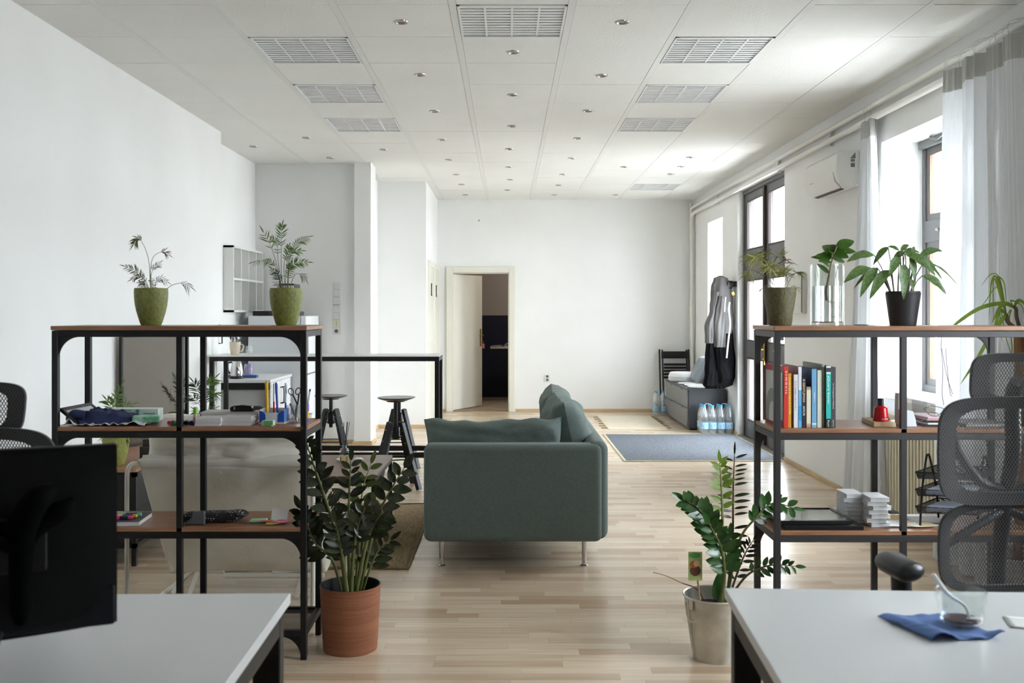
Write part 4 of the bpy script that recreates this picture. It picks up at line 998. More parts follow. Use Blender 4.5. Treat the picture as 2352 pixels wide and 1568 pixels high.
book('small brown and cream book, shortest in the row', 1852, 1863, 888, (70, 52, 44), (172, 140, 106), .16, 4.02, band=[(.05, .96, (196, 168, 134)), (.1, .92, (228, 222, 196))])
book('light blue book with white emblem at the foot of its spine', 1864.2, 1876, 847, (30, 82, 134), (116, 170, 206), .24, 4.02, title=[('#', .6, .18, .007, (220, 230, 240))], band=[(.05, .08, (230, 236, 240))])
book('cream book between the light blue and grey ones', 1878, 1888.6, 850, (150, 156, 148), (222, 220, 200), .22, 4.025)
book('grey-green tall book left of the turquoise one', 1889, 1896, 837, (156, 160, 152), (176, 178, 168), .26, 4.03, title=[('#', .82, .55, .004, (110, 114, 108))])
book('turquoise book with white script lettering and black ends', 1896.3, 1908, 840, (60, 64, 70), (44, 190, 176), .23, 4.015, band=[(0, .15, (30, 34, 38)), (.87, 1, (225, 228, 230)), (.90, .97, (60, 62, 66))], title=[('jQuery kuvar', .84, .46, .0125, (240, 250, 250)), ('Kuri', .13, .11, .011, (235, 240, 240))])
book('charcoal book with white title, last in the row', 1908.3, 1920, 843, (66, 66, 70), (72, 72, 76), .23, 4.02, title=[("The Photographer's Playbook", .74, .43, .0068, (240, 240, 240)), ('aperture', .13, .11, .006, (230, 230, 230))])

# ---- right shelf, middle level
Y = 4.20
t = thing('cone_stand', 'small black conical stand behind the red bottle', 'stand', (X_(2026, Y), Y, ZM))
MB().lathe([(.047, 0), (.044, .006), (.018, .055), (.016, .057)], (X_(2026, Y), Y+.02), 4, ZM).build('cone_stand_body', C('black_cone', (34, 34, 40), .35), t)
Yb = 4.10; xb = X_(2023, Yb)
t = thing('bottle', 'red bottle with black cap and grey label', 'bottle', (xb, Yb, ZM))
MB().lathe([(.001, 0), (.029, 0), (.031, .004), (.030, .03), (.026, .062), (.018, .068), (.013, .070), (.001, .070)], (xb, Yb), 28, ZM+.012).build('body', RED, t, smooth=True)
MB().lathe([(.012, .082), (.0125, .112), (.001, .113)], (xb, Yb), 20, ZM).build('cap', C('black_cap', (26, 24, 32), .3), t, smooth=True)
m = MB(); m.grid(lambda u, v: V((xb+.0305*math.cos(R(-100+60*u)), Yb+.0305*math.sin(R(-100+60*u)), ZM+.014+.018*v)), 8, 1); m.build('label', C('grey_label', (150, 150, 150), .4), t)
m = MB().box((X_(2014, 4.05), 4.05, ZM), (X_(2063, 4.05), 4.25, ZM+.018), R(-6)); m.build('kraft_box', KRAFT, bevel=.002, thing=('flat kraft cardboard box under the red bottle and white packages', 'box'))
# the red bottle and its stand rest on the kraft box
m = MB().box((X_(2057, 4.16), 4.13, ZM+.020), (X_(2072, 4.16), 4.17, ZM+.13)); m.build('package', C('grey_white_card', (206, 208, 208), .5), bevel=.003, thing=('tall narrow white package behind the middle post', 'package'))
m = MB().prism([(0, 0), (.048, 0), (.044, .03), (.034, .062), (0, .066)], lambda p: V((X_(2079, 4.05)+p[0], 4.05, ZM+p[1])), lambda p: V((X_(2079, 4.05)+p[0], 4.16, ZM+p[1]))); m.build('package', C('pale_grey_card', (214, 218, 222), .5), bevel=.003, thing=('white wedge-shaped package right of the middle post', 'package'))
t = thing('plastic_cup', 'clear square plastic cup standing on the magazine pile', 'cup', (X_(2112, 4.25), 4.25, ZM+.035))
MB().lathe([(.030, .0), (.034, .062), (.0325, .062), (.029, .002)], (X_(2112, 4.25), 4.25), 4, ZM+.036, cap=False).build('cup_wall', CLR, t)
for i in range(5):
    m = MB(); z = ZM+.0002+i*.007
    a = (-4, 3, -7, 2, 5)[i]
    m.box((X_(2108, 4.15)+.003*i, 4.06+.01*i, z), (X_(2170, 4.15)-.004*i, 4.28, z+.0065), R(a))
    m.build('magazine', C('mag%d' % i, [(60, 50, 56), (220, 216, 214), (40, 60, 56), (205, 150, 160), (214, 176, 182)][i], .35), bevel=.001, thing=('%s magazine in the pile on the right shelf' % ['dark lowest', 'white second', 'dark green middle', 'rose fourth', 'pale pink topmost'][i], 'magazine', 'magazines piled on the right shelf'))
m = MB()
for s in (0, 1):
    m.tube([V((X_(2128, 4.2)+.05*s+.02*math.cos(a*PI/8), 4.13+.016*math.sin(a*PI/8), ZM+.0375+.006*math.sin(a*PI/8)+.006)) for a in range(16)], .0013, 6, closed=True)
m.tube(spl([(X_(2128, 4.2)-.02, 4.13, ZM+.043), (X_(2128, 4.2)-.015, 4.19, ZM+.060), (X_(2128, 4.2)+.02, 4.22, ZM+.066)]), .0013, 6)
m.tube(spl([(X_(2128, 4.2)+.07, 4.13, ZM+.043), (X_(2128, 4.2)+.065, 4.19, ZM+.062), (X_(2128, 4.2)+.03, 4.23, ZM+.07)]), .0013, 6); m.tube([(X_(2128, 4.2)+.02, 4.13, ZM+.043), (X_(2128, 4.2)+.03, 4.13, ZM+.045)], .0013, 6)
m.build('eyeglasses', C('dark_wire', (60, 50, 60), .3), smooth=True, thing=('thin wire eyeglasses lying on the magazines', 'eyeglasses'))
m = MB().box((X_(2190, 4.15), 4.05, ZM), (X_(2290, 4.15), 4.26, ZM+.012), R(3)); m.build('keyboard', C('grey_keys', (150, 150, 148), .5, bump=.8, bs=50), bevel=.002, thing=('flat grey keyboard on the shelf seen through the chair mesh', 'keyboard'))
# window sill
m = MB().box((2.72, 6.0, .861), (2.80, 6.12, .95)); m.build('white_carton', PAPER, bevel=.003, thing=('small white carton on the window sill', 'carton'))
m = MB().box((2.68, 5.55, .861), (2.80, 5.68, .97)); m.build('carton', C('pale_carton', (214, 220, 224), .6), bevel=.003, thing=('pale carton on the window sill beside the wide curtain', 'carton'))
# top level
MB().lathe([(.028, 0), (.030, .002), (.022, .004), (.001, .0045)], (X_(1977, 4.2), 4.2), 24, ZT).build('coaster', C('dark_metal_dish', (70, 58, 54), .4), smooth=True, thing=('small flat dark dish between the glass vase and black pot', 'dish'))

# ---- right shelf, lower level
def pframe(label, xa, xb, y0, y1, z, sh, glassc=(168, 170, 166)):
    t = thing('picture_frame', label, 'picture frame', ((xa+xb)/2, (y0+y1)/2, z))
    w = .016; f = MB(); h = .016
    f.box((xa, y0, z), (xb, y0+w, z+h)).box((xa, y1-w, z), (xb, y1, z+h)).box((xa, y0+w, z), (xa+w, y1-w, z+h)).box((xb-w, y0+w, z), (xb, y1-w, z+h))
    f.build('frame', C('black_frame_lacquer', (24, 24, 25), .3), t, bevel=.001, bseg=1)
    MB().box((xa+w, y0+w, z+.002), (xb-w, y1-w, z+.005)).build('backing', C('frame_mat', (188, 190, 186), .5), t)
    MB().box((xa+w, y0+w, z+.009), (xb-w, y1-w, z+.0115)).build('glass', C('picture_glass', (150, 152, 148), .05, spec=.8), t)
    return t
pframe('black picture frame lying flat, lower of two on the right unit', 1.115, 1.435, 4.005, 4.29, ZL, 0)
pframe('black glazed picture frame lying on top of the other one', 1.10, 1.405, 4.03, 4.31, ZL+.0165, 0)
BK = [(240, 240, 240), (222, 224, 222), (236, 236, 238), (206, 208, 208), (240, 240, 240), (226, 228, 228), (238, 238, 240)]
POS = ['lowest', 'second', 'third', 'fourth', 'fifth', 'sixth', 'topmost']
for st, (xa, xb, nm) in enumerate(((1951, 1992, 'left'), (1990, 2034, 'right'))):
    for i in range(7):
        z = ZL+.0003+i*.0172; Yb = 4.10
        o = (.004, -.006, .003, -.002, .005, -.004, .001)[i]; ry = (2, -5, 3, -2, 6, -4, 1)[i]
        y0 = (4.14 if st == 0 else 4.06)
        t = thing('booklet', '%s white booklet of the %s stack on the lower right shelf' % (POS[i], nm), 'booklet', (X_((xa+xb)/2, Yb), y0+.06, z), 'white booklets in two stacks')
        b_ = (X_(xa, Yb)+o, y0, z); c_ = (X_(xb, Yb)+o, y0+.125, z+.0166)
        MB().box((b_[0], b_[1], z), (c_[0], c_[1], z+.0008), R(ry)).box((b_[0], b_[1], z+.0158), (c_[0], c_[1], z+.0166), R(ry)).build('cover', C('bkl%d' % i, BK[i], .5), t)
        MB().box((b_[0]+.001, b_[1]+.001, z+.0008), (c_[0]-.001, c_[1]-.001, z+.0158), R(ry)).build('pages', C('booklet_pages', (236, 237, 238), .8, var=.2, vs=30, stretch=(.2, .2, 12)), t)
def sheet(name, label, cat, x, y, w, d, z, rz, mat, curl=.0, grp=None, th=.0012):
    m = MB(); m.grid(lambda u, v: V(((u-.5)*w, (v-.5)*d, curl*((2*u-1)**2*.5+(2*v-1)**4*.5)+.0006)), 10, 10)
    m.xf(Tm(V((x, y, z))) @ Matrix.Rotation(R(rz), 4, 'Z'))
    return m.build(name, mat, solid=th, smooth=True, thing=(label, cat, grp), loc=(x, y, z))
sheet('envelope', 'mustard yellow envelope at the back of the lower right shelf', 'envelope', X_(2062, 4.22), 4.24, .13, .12, ZL+.0008, 2, C('mustard_paper', (206, 168, 70), .7))
sheet('paper_sheet', 'white sheet in front of the mustard envelope', 'paper', X_(2060, 4.1), 4.11, .17, .12, ZL+.003, -8, PAPER, .003)
sheet('paper_sheet', 'cream sheet with curled edge near the tray tower', 'paper', X_(2108, 4.1), 4.09, .12, .10, ZL+.003, 14, C('cream_paper', (232, 214, 170), .7), .006)
sheet('paper_sheet', 'white sheet lying under the black tray tower', 'paper', X_(2130, 4.2), 4.2, .16, .14, ZL+.0012, 4, PAPER, .001)
# black wire letter tray tower
t = thing('letter_tray_tower', 'black wire letter tray tower on the lower right shelf', 'letter tray', (1.96, 4.2, ZL))
A0, A1 = V((1.69, 4.075, ZL)), V((1.835, 4.235, ZL)); NV = V((.21, -.055, 0)); sv = (A1-A0)
for o in (V((0, 0, 0)), NV):
    MB().tube(spl([A0+o+V((0, 0, .004)), A0+sv*.1+o+V((0, 0, .14)), A0+sv*.32+o+V((0, 0, .268)), A0+sv*.42+o+V((0, 0, .283)), A0+sv*.52+o+V((0, 0, .268)), A0+sv*.85+o+V((0, 0, .14)), A1+o+V((0, 0, .004))]), .0045, 8).build('side_loop', BLK, t, smooth=True)
for z in (.045, .115, .185):
    q = [A0-sv*.18-NV*.02, A1-sv*.02-NV*.02, A1-sv*.02+NV*1.02, A0-sv*.18+NV*1.02]
    MB().tube([p+V((0, 0, z+.042)) for p in q], .003, 8, closed=True).build('tray_rim', BLK, t)
    b4 = [q[0]+sv*.12, q[1]-sv*.05, q[2]-sv*.05, q[3]+sv*.12]
    m = MB()
    for i in range(4): m.add([q[i]+V((0, 0, z+.042)), q[(i+1) % 4]+V((0, 0, z+.042)), b4[(i+1) % 4]+V((0, 0, z+.012)), b4[i]+V((0, 0, z+.012))], [(0, 1, 2, 3)])
    m.add([p+V((0, 0, z+.012)) for p in b4], [(0, 1, 2, 3)]); m.build('tray_basket', MESHM, t, solid=.001)
for i, z in enumerate((.060, .130)):
    b4 = [A0+sv*.06+NV*.08, A1-sv*.12+NV*.08, A1-sv*.12+NV*.92, A0+sv*.06+NV*.92]
    MB().prism([0, 1, 2, 3], lambda k: b4[k]+V((0, 0, z)), lambda k: b4[k]+V((0, 0, z+.02))).build('paper_stack', C('bluish_paper', (196, 204, 222), .7), bevel=.001, thing=('bluish paper stack lying in the %s black letter tray' % ('lower', 'upper')[i], 'paper stack', 'papers in the letter trays'))

# ---- left shelf, middle level
t = thing('picture_frame', 'black picture frame leaning at the left end of the left unit', 'picture frame', (-1.79, 4.22, ZM))
F0 = Tm(V((-1.765, 4.085, ZM+.002))) @ Rx(-4, 'Z') @ Rx(38, 'Y')
f = MB(); f.box((-.09, 0, 0), (0, .016, .012)).box((-.09, .24, 0), (0, .256, .012)).box((-.016, 0, 0), (0, .256, .012)).box((-.10, 0, 0), (-.084, .256, .012)).xf(F0); 
for p in f.v: p.z = max(p.z, ZM)
f.build('frame', C('black_frame_lacquer', (24, 24, 25), .3), t)
f = MB().box((-.085, .016, .003), (-.016, .24, .008)).xf(F0); f.build('print', C('pale_print', (206, 208, 212), .5), t)
# navy cloth and wrapping paper
t = thing('navy_cloth', 'crumpled navy cloth bag on white wrapping paper, left unit', 'cloth bag', (-1.62, 4.18, ZM))
xl, xr = X_(162, 4.12), X_(322, 4.12)
def heap(u, v):
    x = xl+(xr-xl)*u; y = 4.09+.19*v; e = min(1, 6*u, 6*(1-u), 5*v, 5*(1-v))
    h = .052*e*(.45+.55*math.sin(PI*min(1, u*1.25)))*(1-.25*u)+.016*mn.noise(V((u*7, v*4, 3)))*e
    h += .010*abs(mn.noise(V((u*11+v*6, v*3, 9))))*e
    return V((x+.006*mn.noise(V((v*4, u*3, 1))), y+.01*mn.noise(V((u*6, 0, 4))), ZM+.007+max(0, h)))
m = MB().grid(heap, 60, 30); m.build('cloth_folds', C('navy_cloth_fabric', (38, 46, 88), .75, bump=.2, bs=60), t, smooth=True, ang=180)
m = MB().tube(spl([(xl-.005, 4.13, ZM+.022), (xl+.02, 4.11, ZM+.045), (xl+.06, 4.115, ZM+.04)]), [.02]*13, 10); m.build('rolled_edge', C('navy_cloth_fabric', (38, 46, 88)), t, smooth=True)
def wrap(u, v):
    x = xl-.005+(xr-xl+.04)*u; y = 4.07+.21*v
    z = ZM+.0035+.007*abs(mn.noise(V((u*9, v*3, 5))))*(1+2*(v < .15))+.022*math.exp(-((u-.06)**2)/.0016)*(v < .4)*(1-v*2.2)+.02*math.exp(-((u-.86)**2)/.004)*(1-v)*.8
    return V((x, y+.012*mn.noise(V((u*8, 0, 2))), z))
m = MB().grid(wrap, 70, 16); m.build('wrapping_paper', C('white_tissue', (224, 224, 228), .7, bump=.2, bs=30), smooth=True, ang=180, solid=.0012, thing=('crumpled white wrapping paper under the navy cloth', 'wrapping paper'))
t = thing('carton', 'white and green flat carton behind the navy cloth', 'carton', (-1.62, 4.30, ZM))
MB().box((X_(238, 4.27), 4.27, ZM), (X_(363, 4.27), 4.335, ZM+.052)).build('carton_body', C('white_card_gloss', (218, 232, 224), .4), t, bevel=.002)
m = MB()
for i, (a, w, z0, z1) in enumerate(((0.02, .10, .044, .047), (.14, .012, .006, .05), (.17, .05, .02, .024), (.17, .05, .03, .034), (.20, .03, .004, .016), (.03, .06, .03, .033))):
    m.box((X_(238, 4.27)+a, 4.2685, ZM+z0), (X_(238, 4.27)+a+w, 4.27, ZM+z1))
m.build('green_print', C('mint_green', (70, 160, 120), .5), t)
m = MB().box((X_(300, 4.13), 4.12, ZM+.008), (X_(360, 4.13), 4.2, ZM+.034), R(18)); m.build('green_bag', C('mint_print_bag', (190, 222, 206), .5, c2=(90, 170, 130), vs=30), bevel=.006, thing=('green printed paper bag beside the navy cloth', 'bag'))
# markers
for i, (px, c, nm) in enumerate(((389, (190, 24, 40), 'red'), (398, (20, 110, 70), 'green'), (427, (24, 24, 26), 'black'), (440, (34, 30, 100), 'navy'))):
    x = X_(px, 4.12); z = ZM+.009
    t = thing('marker', 'whiteboard marker with %s cap lying end-on, left unit' % nm, 'marker', (x, 4.17, ZM), 'whiteboard markers on the left unit')
    d = V((.25, 1, 0)).normalized() if i < 2 else V((-.12, 1, 0)).normalized(); a = V((x, 4.115, z))
    MB().cyl(a, a+d*.035, .0085, 16).build('cap', C('marker_%s' % nm, c, .35), t, smooth=True)
    MB().cyl(a+d*.035, a+d*.125, .0088, 16).build('barrel', C('marker_white', (230, 228, 226), .35), t, smooth=True)
t = thing('glue_bottle', 'small glue bottle with lime green cap', 'glue', (X_(449, 4.13), 4.13, ZM))
MB().lathe([(.009, 0), (.0095, .03), (.0085, .044)], (X_(449, 4.13), 4.13), 16, ZM).build('body', C('printed_label', (232, 226, 214), .4, c2=(205, 100, 60), vs=70), t, smooth=True)
MB().lathe([(.0095, .044), (.0095, .07), (.008, .073)], (X_(449, 4.13), 4.13), 16, ZM).build('cap', LIME, t, smooth=True)
def paper_stack(label, xa, xb, y0, y1, z, n, h, cs, rz=0):
    t = thing('paper_stack', label, 'paper stack', ((xa+xb)/2, (y0+y1)/2, z), 'card stacks on the left unit')
    for i in range(n):
        o = ((i*37) % 5-2)*.0009
        MB().box((xa+o, y0+o, z+i*h), (xb+o, y1+o, z+(i+1)*h-.0006), R(rz+((i*53) % 5-2)*.5)).build('card_bundle', C('card%d' % (i % 3), cs[i % 3], .6), t)
cs = [(226, 222, 222), (212, 208, 208), (234, 232, 232)]
paper_stack('left stack of white cards at the shelf front', X_(451, 4.1), X_(509, 4.1), 4.085, 4.19, ZM, 4, .0085, cs)
paper_stack('wide stack of white cards left of the small green box', X_(513, 4.12), X_(581, 4.12), 4.10, 4.20, ZM, 4, .0095, cs, -2)
paper_stack('flat white card stack at the back of the left unit', X_(470, 4.27), X_(600, 4.27), 4.215, 4.33, ZM, 4, .011, cs)
t = thing('stapler', 'black stapler lying on the card stacks', 'stapler', (X_(554, 4.24), 4.24, ZM+.045))
zz = ZM+.0445; sx = X_(527, 4.22)
MB().prism([(0, .0), (.092, .0), (.094, .008), (.090, .018), (.05, .022), (.012, .018), (0, .012)], lambda p: V((sx+p[0], 4.225, zz+.006+p[1])), lambda p: V((sx+p[0], 4.26, zz+.006+p[1]))).build('arm', C('stapler_black', (30, 29, 28), .25), t, bevel=.003, bseg=2)
MB().box((sx+.002, 4.227, zz), (sx+.1, 4.258, zz+.006)).build('base', C('stapler_black', (30, 29, 28), .25), t)
MB().box((sx+.016, 4.223, zz+.008), (sx+.022, 4.262, zz+.020)).build('metal_clip', CHR, t)
m = MB().lathe([(.062, 0), (.066, .008), (.05, .016), (.001, .018)], (X_(572, 4.32), 4.315), 30, ZM+.0445); m.v = [V((p.x, 4.315+(p.y-4.315)*.25, p.z)) for p in m.v]; m.build('hole_punch', C('grey_black_dome', (60, 60, 58), .35), smooth=True, thing=('black rounded hole punch behind the stapler', 'hole punch'))
# small green box
t = thing('small_box', 'small white and green box at the shelf front', 'box', (X_(617, 4.1), 4.12, ZM))
MB().box((X_(603, 4.1), 4.09, ZM), (X_(627, 4.1), 4.13, ZM+.020), R(-8)).build('box_body', PAPER, t)
MB().box((X_(608, 4.1), 4.085, ZM+.003), (X_(628, 4.1), 4.092, ZM+.021), R(-2)).build('box_face', C('leaf_green_card', (100, 190, 100), .5), t)
# memo box with pens
bx0, bx1, by0, by1 = X_(598, 4.17), X_(652, 4.15), 4.15, 4.24
t = thing('memo_box', 'blue and white cardboard memo box holding pens', 'pen holder', ((bx0+bx1)/2, 4.2, ZM))
m = MB(); th = .0025; hh = .060
m.box((bx0, by0, ZM+.003), (bx1, by0+th, ZM+hh-.012)).box((bx0, by1-th, ZM+.003), (bx1, by1, ZM+hh)).box((bx0, by0, ZM+.003), (bx0+th, by1, ZM+hh)).box((bx1-th, by0, ZM+.003), (bx1, by1, ZM+hh))
m.build('box_walls', C('white_gloss_card', (222, 224, 230), .4), t)
for cx_, s in ((bx0+.0, 1), (bx1, -1)):
    poly = [(0, .008), (.026, .008), (.026, .035)]+[(.026-.026*(1-math.cos(R(a)))*1, .035+.02*math.sin(R(a))) for a in range(15, 91, 15)]
    MB().prism(poly, lambda p: V((cx_+s*p[0], by0-.0008, ZM+p[1])), lambda p: V((cx_+s*p[0], by0, ZM+p[1]))).build('blue_panel', BLU, t)
MB().box((bx1, by0, ZM+.006), (bx1+.0015, by1, ZM+hh)).build('blue_side', C('sky_blue_card', (80, 130, 200), .4), t)
MB().box((bx0-.002, by0-.003, ZM), (bx1+.003, by1+.002, ZM+.003)).build('yellow_base', YEL, t)
def pen(name, label, px, pyt, Yp, zb, r, mats, split=.3, tilt=0, grp='pens in the memo box'):
    x = X_(px, Yp); zt = Z_(pyt, Yp)
    t = thing(name, label, 'pen', (x, Yp, zb), grp)
    a, b_ = V((x-tilt, Yp, zb)), V((x, Yp, zt)); d = b_-a
    MB().cyl(a, a+d*split, r, 12).build('lower_barrel', mats[0], t, smooth=True)
    MB().tube([a+d*split, a+d*.97, b_], [r*1.12, r*1.12, r*.7], 12).build('upper_barrel', mats[1], t, smooth=True)
    MB().box((x+r, Yp-.002, zt-.045), (x+r+.002, Yp+.002, zt-.008)).build('clip', mats[1], t)
pen('highlighter', 'thick yellow marker standing in the memo box', 612, 875, 4.175, ZM+.006, .0062, (YEL, YEL), tilt=-.004)
pen('ballpoint_pen', 'clear pen with white barrel between yellow and blue pens', 621, 878, 4.19, ZM+.006, .004, (C('white_barrel', (220, 224, 232), .3), CLR), tilt=-.006)
pen('ballpoint_pen', 'clear pen with red tip in the memo box', 629, 880, 4.20, ZM+.006, .004, (RED, C('frosted_barrel', (214, 220, 232), .2)), split=.52)
pen('ballpoint_pen', 'blue pen standing in the memo box', 634, 878, 4.18, ZM+.006, .0045, (BLU, BLU), tilt=-.008)
pen('ballpoint_pen', 'clear pen with blue cap pointing down beside the memo box', 656, 879, 4.20, ZM+.003, .0038, (BLU, C('frosted_barrel', (214, 220, 232), .2)), split=.5)
# clear cup with scissors
cxp, cyp = X_(676, 4.2), 4.2
t = thing('clear_cup', 'clear plastic cup holding black handled scissors', 'cup', (cxp, cyp, ZM))
MB().lathe([(.001, .001), (.030, .001), (.033, .075), (.0318, .075), (.029, .003), (.001, .003)], (cxp, cyp), 24, ZM, cap=False).build('cup_wall', CLR, t, smooth=True)
t = thing('scissors', 'scissors with black handles standing in the clear cup', 'scissors', (cxp, cyp, ZM+.01))
def loopp(cx_, cz_, a, b_, rot): return [V((cx_+a*math.cos(w)*math.cos(rot)-b_*math.sin(w)*math.sin(rot), cyp-.005, cz_+a*math.cos(w)*math.sin(rot)+b_*math.sin(w)*math.cos(rot))) for w in [k*PI/10 for k in range(20)]]
hz = Z_(899, 4.2)
m = MB(); m.tube(loopp(X_(669, 4.2), hz, .010, .0145, R(20)), .0022, 8, closed=True); m.tube([(X_(673, 4.2), cyp-.005, hz-.012), (X_(684, 4.2), cyp-.005, hz-.055)], [.0035, .0035], 8); m.build('handle', C('scissors_black', (40, 36, 44), .35), t, smooth=True)
m = MB(); m.tube(loopp(X_(685, 4.2), hz+.002, .010, .0145, R(-20)), .0022, 8, closed=True); m.tube([(X_(687, 4.2), cyp-.005, hz-.012), (X_(684, 4.2), cyp-.004, hz-.055)], [.0035, .0035], 8); m.build('handle', C('scissors_black', (40, 36, 44), .35), t, smooth=True)
m = MB().bar((X_(683, 4.2), cyp-.005, hz-.05), (X_(679, 4.2), cyp-.005, ZM+.012), .008, .0015); m.bar((X_(684, 4.2), cyp-.003, hz-.05), (X_(671, 4.2), cyp-.003, ZM+.014), .008, .0015); m.build('blade', CHROME, t)
pen('craft_knife', 'grey craft knife leaning in the clear cup', 666, 926, 4.215, ZM+.008, .004, (CHR, C('grey_grip', (120, 122, 128), .4)), tilt=-.03, grp=None)
gx = X_(705, 4.25)
t = thing('glue_stick', 'purple and yellow glue stick at the right end of the left unit', 'glue stick', (gx, 4.25, ZM))
MB().lathe([(.0095, 0), (.0095, .014)], (gx, 4.25), 16, ZM).build('foot', PUR, t, smooth=True)
MB().lathe([(.0092, .014), (.0092, .045)], (gx, 4.25), 16, ZM).build('barrel', YEL, t, smooth=True)
MB().lathe([(.0095, .045), (.0095, .074), (.008, .077)], (gx, 4.25), 16, ZM).build('cap', PUR, t, smooth=True)
t = thing('ballpoint_pen', 'clear pen with purple end leaning behind the glue stick', 'pen', (gx, 4.29, ZM))
MB().cyl((gx-.014, 4.29, ZM), (gx+.004, 4.29, ZM+.125), .0038, 10).build('barrel', C('frosted_barrel', (214, 220, 232), .2), t, smooth=True)
MB().cyl((gx+.004, 4.29, ZM+.125), (gx+.006, 4.29, ZM+.135), .0042, 10).build('cap', PUR, t, smooth=True)

# ---- left shelf, lower level
t = thing('notebook', 'black and white notebook lying open-edged at the left of the lower shelf', 'notebook', (X_(292, 4.15), 4.17, ZL))
nx0, nx1 = X_(255, 4.12), X_(322, 4.12)
MB().box((nx0, 4.085, ZL), (nx1, 4.27, ZL+.016), R(4)).build('pages', C('page_edges_white', (226, 226, 224), .7), t)
MB().box((nx0-.001, 4.083, ZL+.016), (nx1+.001, 4.272, ZL+.018), R(4)).build('cover', C('notebook_cover', (46, 46, 52), .5), t)
m = MB()
for i in range(14): m.tube([V((nx0+.02+i*.007, 4.272+.004*math.cos(w), ZL+.018+.006*math.sin(w))) for w in [k*PI/4 for k in range(8)]], .0007, 5, closed=True)
m.build('spiral', CHR, t)
for i, (c, nm) in enumerate((((255, 60, 150), 'pink'), ((250, 205, 60), 'yellow'), ((80, 205, 160), 'mint'))):
    t = thing('highlighter', '%s ended highlighter lying on the notebook' % nm, 'highlighter', (X_(292, 4.15), 4.12+.03*i, ZL+.02), 'highlighters on the notebook')
    z = ZL+.0265; y = 4.12+.03*i; xa, xb = X_(262, 4.12), X_(303+4*i, 4.12)
    MB().box((xa, y, z-.008), (xa+.022, y+.016, z+.006)).box((xb-.018, y+.002, z-.006), (xb, y+.014, z+.006)).build('coloured_end', C('neon_%s' % nm, c, .4), t, bevel=.002)
    MB().box((xa+.022, y, z-.008), (xb-.018, y+.016, z+.006)).build('barrel', C('navy_barrel', (30, 30, 60), .4), t, bevel=.003)
# dotted pencil case
def dots():
    m, nt, b = newmat('black_white_dots'); b.inputs['Roughness'].default_value = .8
    vec = coords(nt, (1, 1, 1)); v = N(nt, 'ShaderNodeTexVoronoi', Scale=95.0, Randomness=.35); nt.links.new(vec, v.inputs['Vector'])
    nt.links.new(mixc(nt, mathn(nt, 'LESS_THAN', v.outputs['Distance'], .25), rgb((24, 24, 25)), rgb((225, 225, 222))), b.inputs['Base Color']); return m
pc0, pc1 = X_(420, 4.15), X_(556, 4.15)
def pcase(u, v):
    a = 2*PI*u; x = pc0+(pc1-pc0)*v; k = min(1, (v*(1-v)*14)**.5); z = .022+.020*k*math.copysign(abs(math.sin(a))**.6, math.sin(a)); y = 4.17+.055*math.copysign(abs(math.cos(a))**.7, math.cos(a))*(.9+.1*k)
    return V((x+.01*math.cos(a), y+.01*v, ZL+max(.001, z-.002+.006*v*mn.noise(V((v*4, u*3, 1)))+.004*v)))
t = thing('pencil_case', 'black fabric pencil case with white dots on the lower left shelf', 'pencil case', ((pc0+pc1)/2, 4.17, ZL))
MB().grid(pcase, 32, 30, True).build('case_body', dots(), t, smooth=True, ang=180)
m = MB().tube(spl([(pc1-.02, 4.13, ZL+.035), (pc1+.006, 4.15, ZL+.03), (pc1+.008, 4.2, ZL+.025)]), .006, 8); m.build('zip_end', BLK, t, smooth=True)
t = thing('tape_dispenser', 'translucent grey tape dispenser in front of the dotted pencil case', 'tape dispenser', (X_(455, 4.1), 4.11, ZL))
tx = X_(440, 4.1)
MB().prism([(-.03, .03), (.054, .03), (.054, .085), (.006, .085), (0, .06)], lambda p: V((tx+p[0], 4.095, ZL+p[1]-.028)), lambda p: V((tx+p[0], 4.115, ZL+p[1]-.028))).build('dispenser_body', M('smoky_plastic', (92, 94, 94), .2), t, bevel=.004)
# notes
sheet('sticky_note', 'pale green sticky pad on the lower left shelf', 'sticky note', X_(592, 4.15), 4.16, .07, .045, ZL+.006, 4, C('mint_note', (176, 214, 180), .7), 0, 'sticky notes on the lower left shelf', .010)
sheet('sticky_note', 'yellow sticky note in front of the white card', 'sticky note', X_(626, 4.12), 4.12, .055, .05, ZL+.0012, 20, C('yellow_note', (230, 210, 90), .7), .006, 'sticky notes on the lower left shelf')
sheet('sticky_note', 'pink sticky note beside the white card', 'sticky note', X_(645, 4.13), 4.14, .05, .05, ZL+.004, -16, PINK, .004, 'sticky notes on the lower left shelf')
sheet('sticky_note', 'red-pink paper strip touching the green pad', 'sticky note', X_(612, 4.13), 4.13, .05, .02, ZL+.010, 6, C('coral_note', (230, 110, 120), .7), .002, 'sticky notes on the lower left shelf')
m = MB().obox((X_(643, 4.18), 4.175, ZL+.027), (.068, .0015, .05), (Matrix.Rotation(R(-18), 3, 'X') @ Matrix.Rotation(R(3), 3, 'Y'))); m.build('white_card', PAPER, thing=('white card propped upright on the lower left shelf', 'card'))
m = MB().box((X_(677, 4.15), 4.14, ZL), (X_(690, 4.15), 4.18, ZL+.022)); m.build('small_white_box', PAPER, thing=('tiny white box by the right post of the lower left shelf', 'box'))

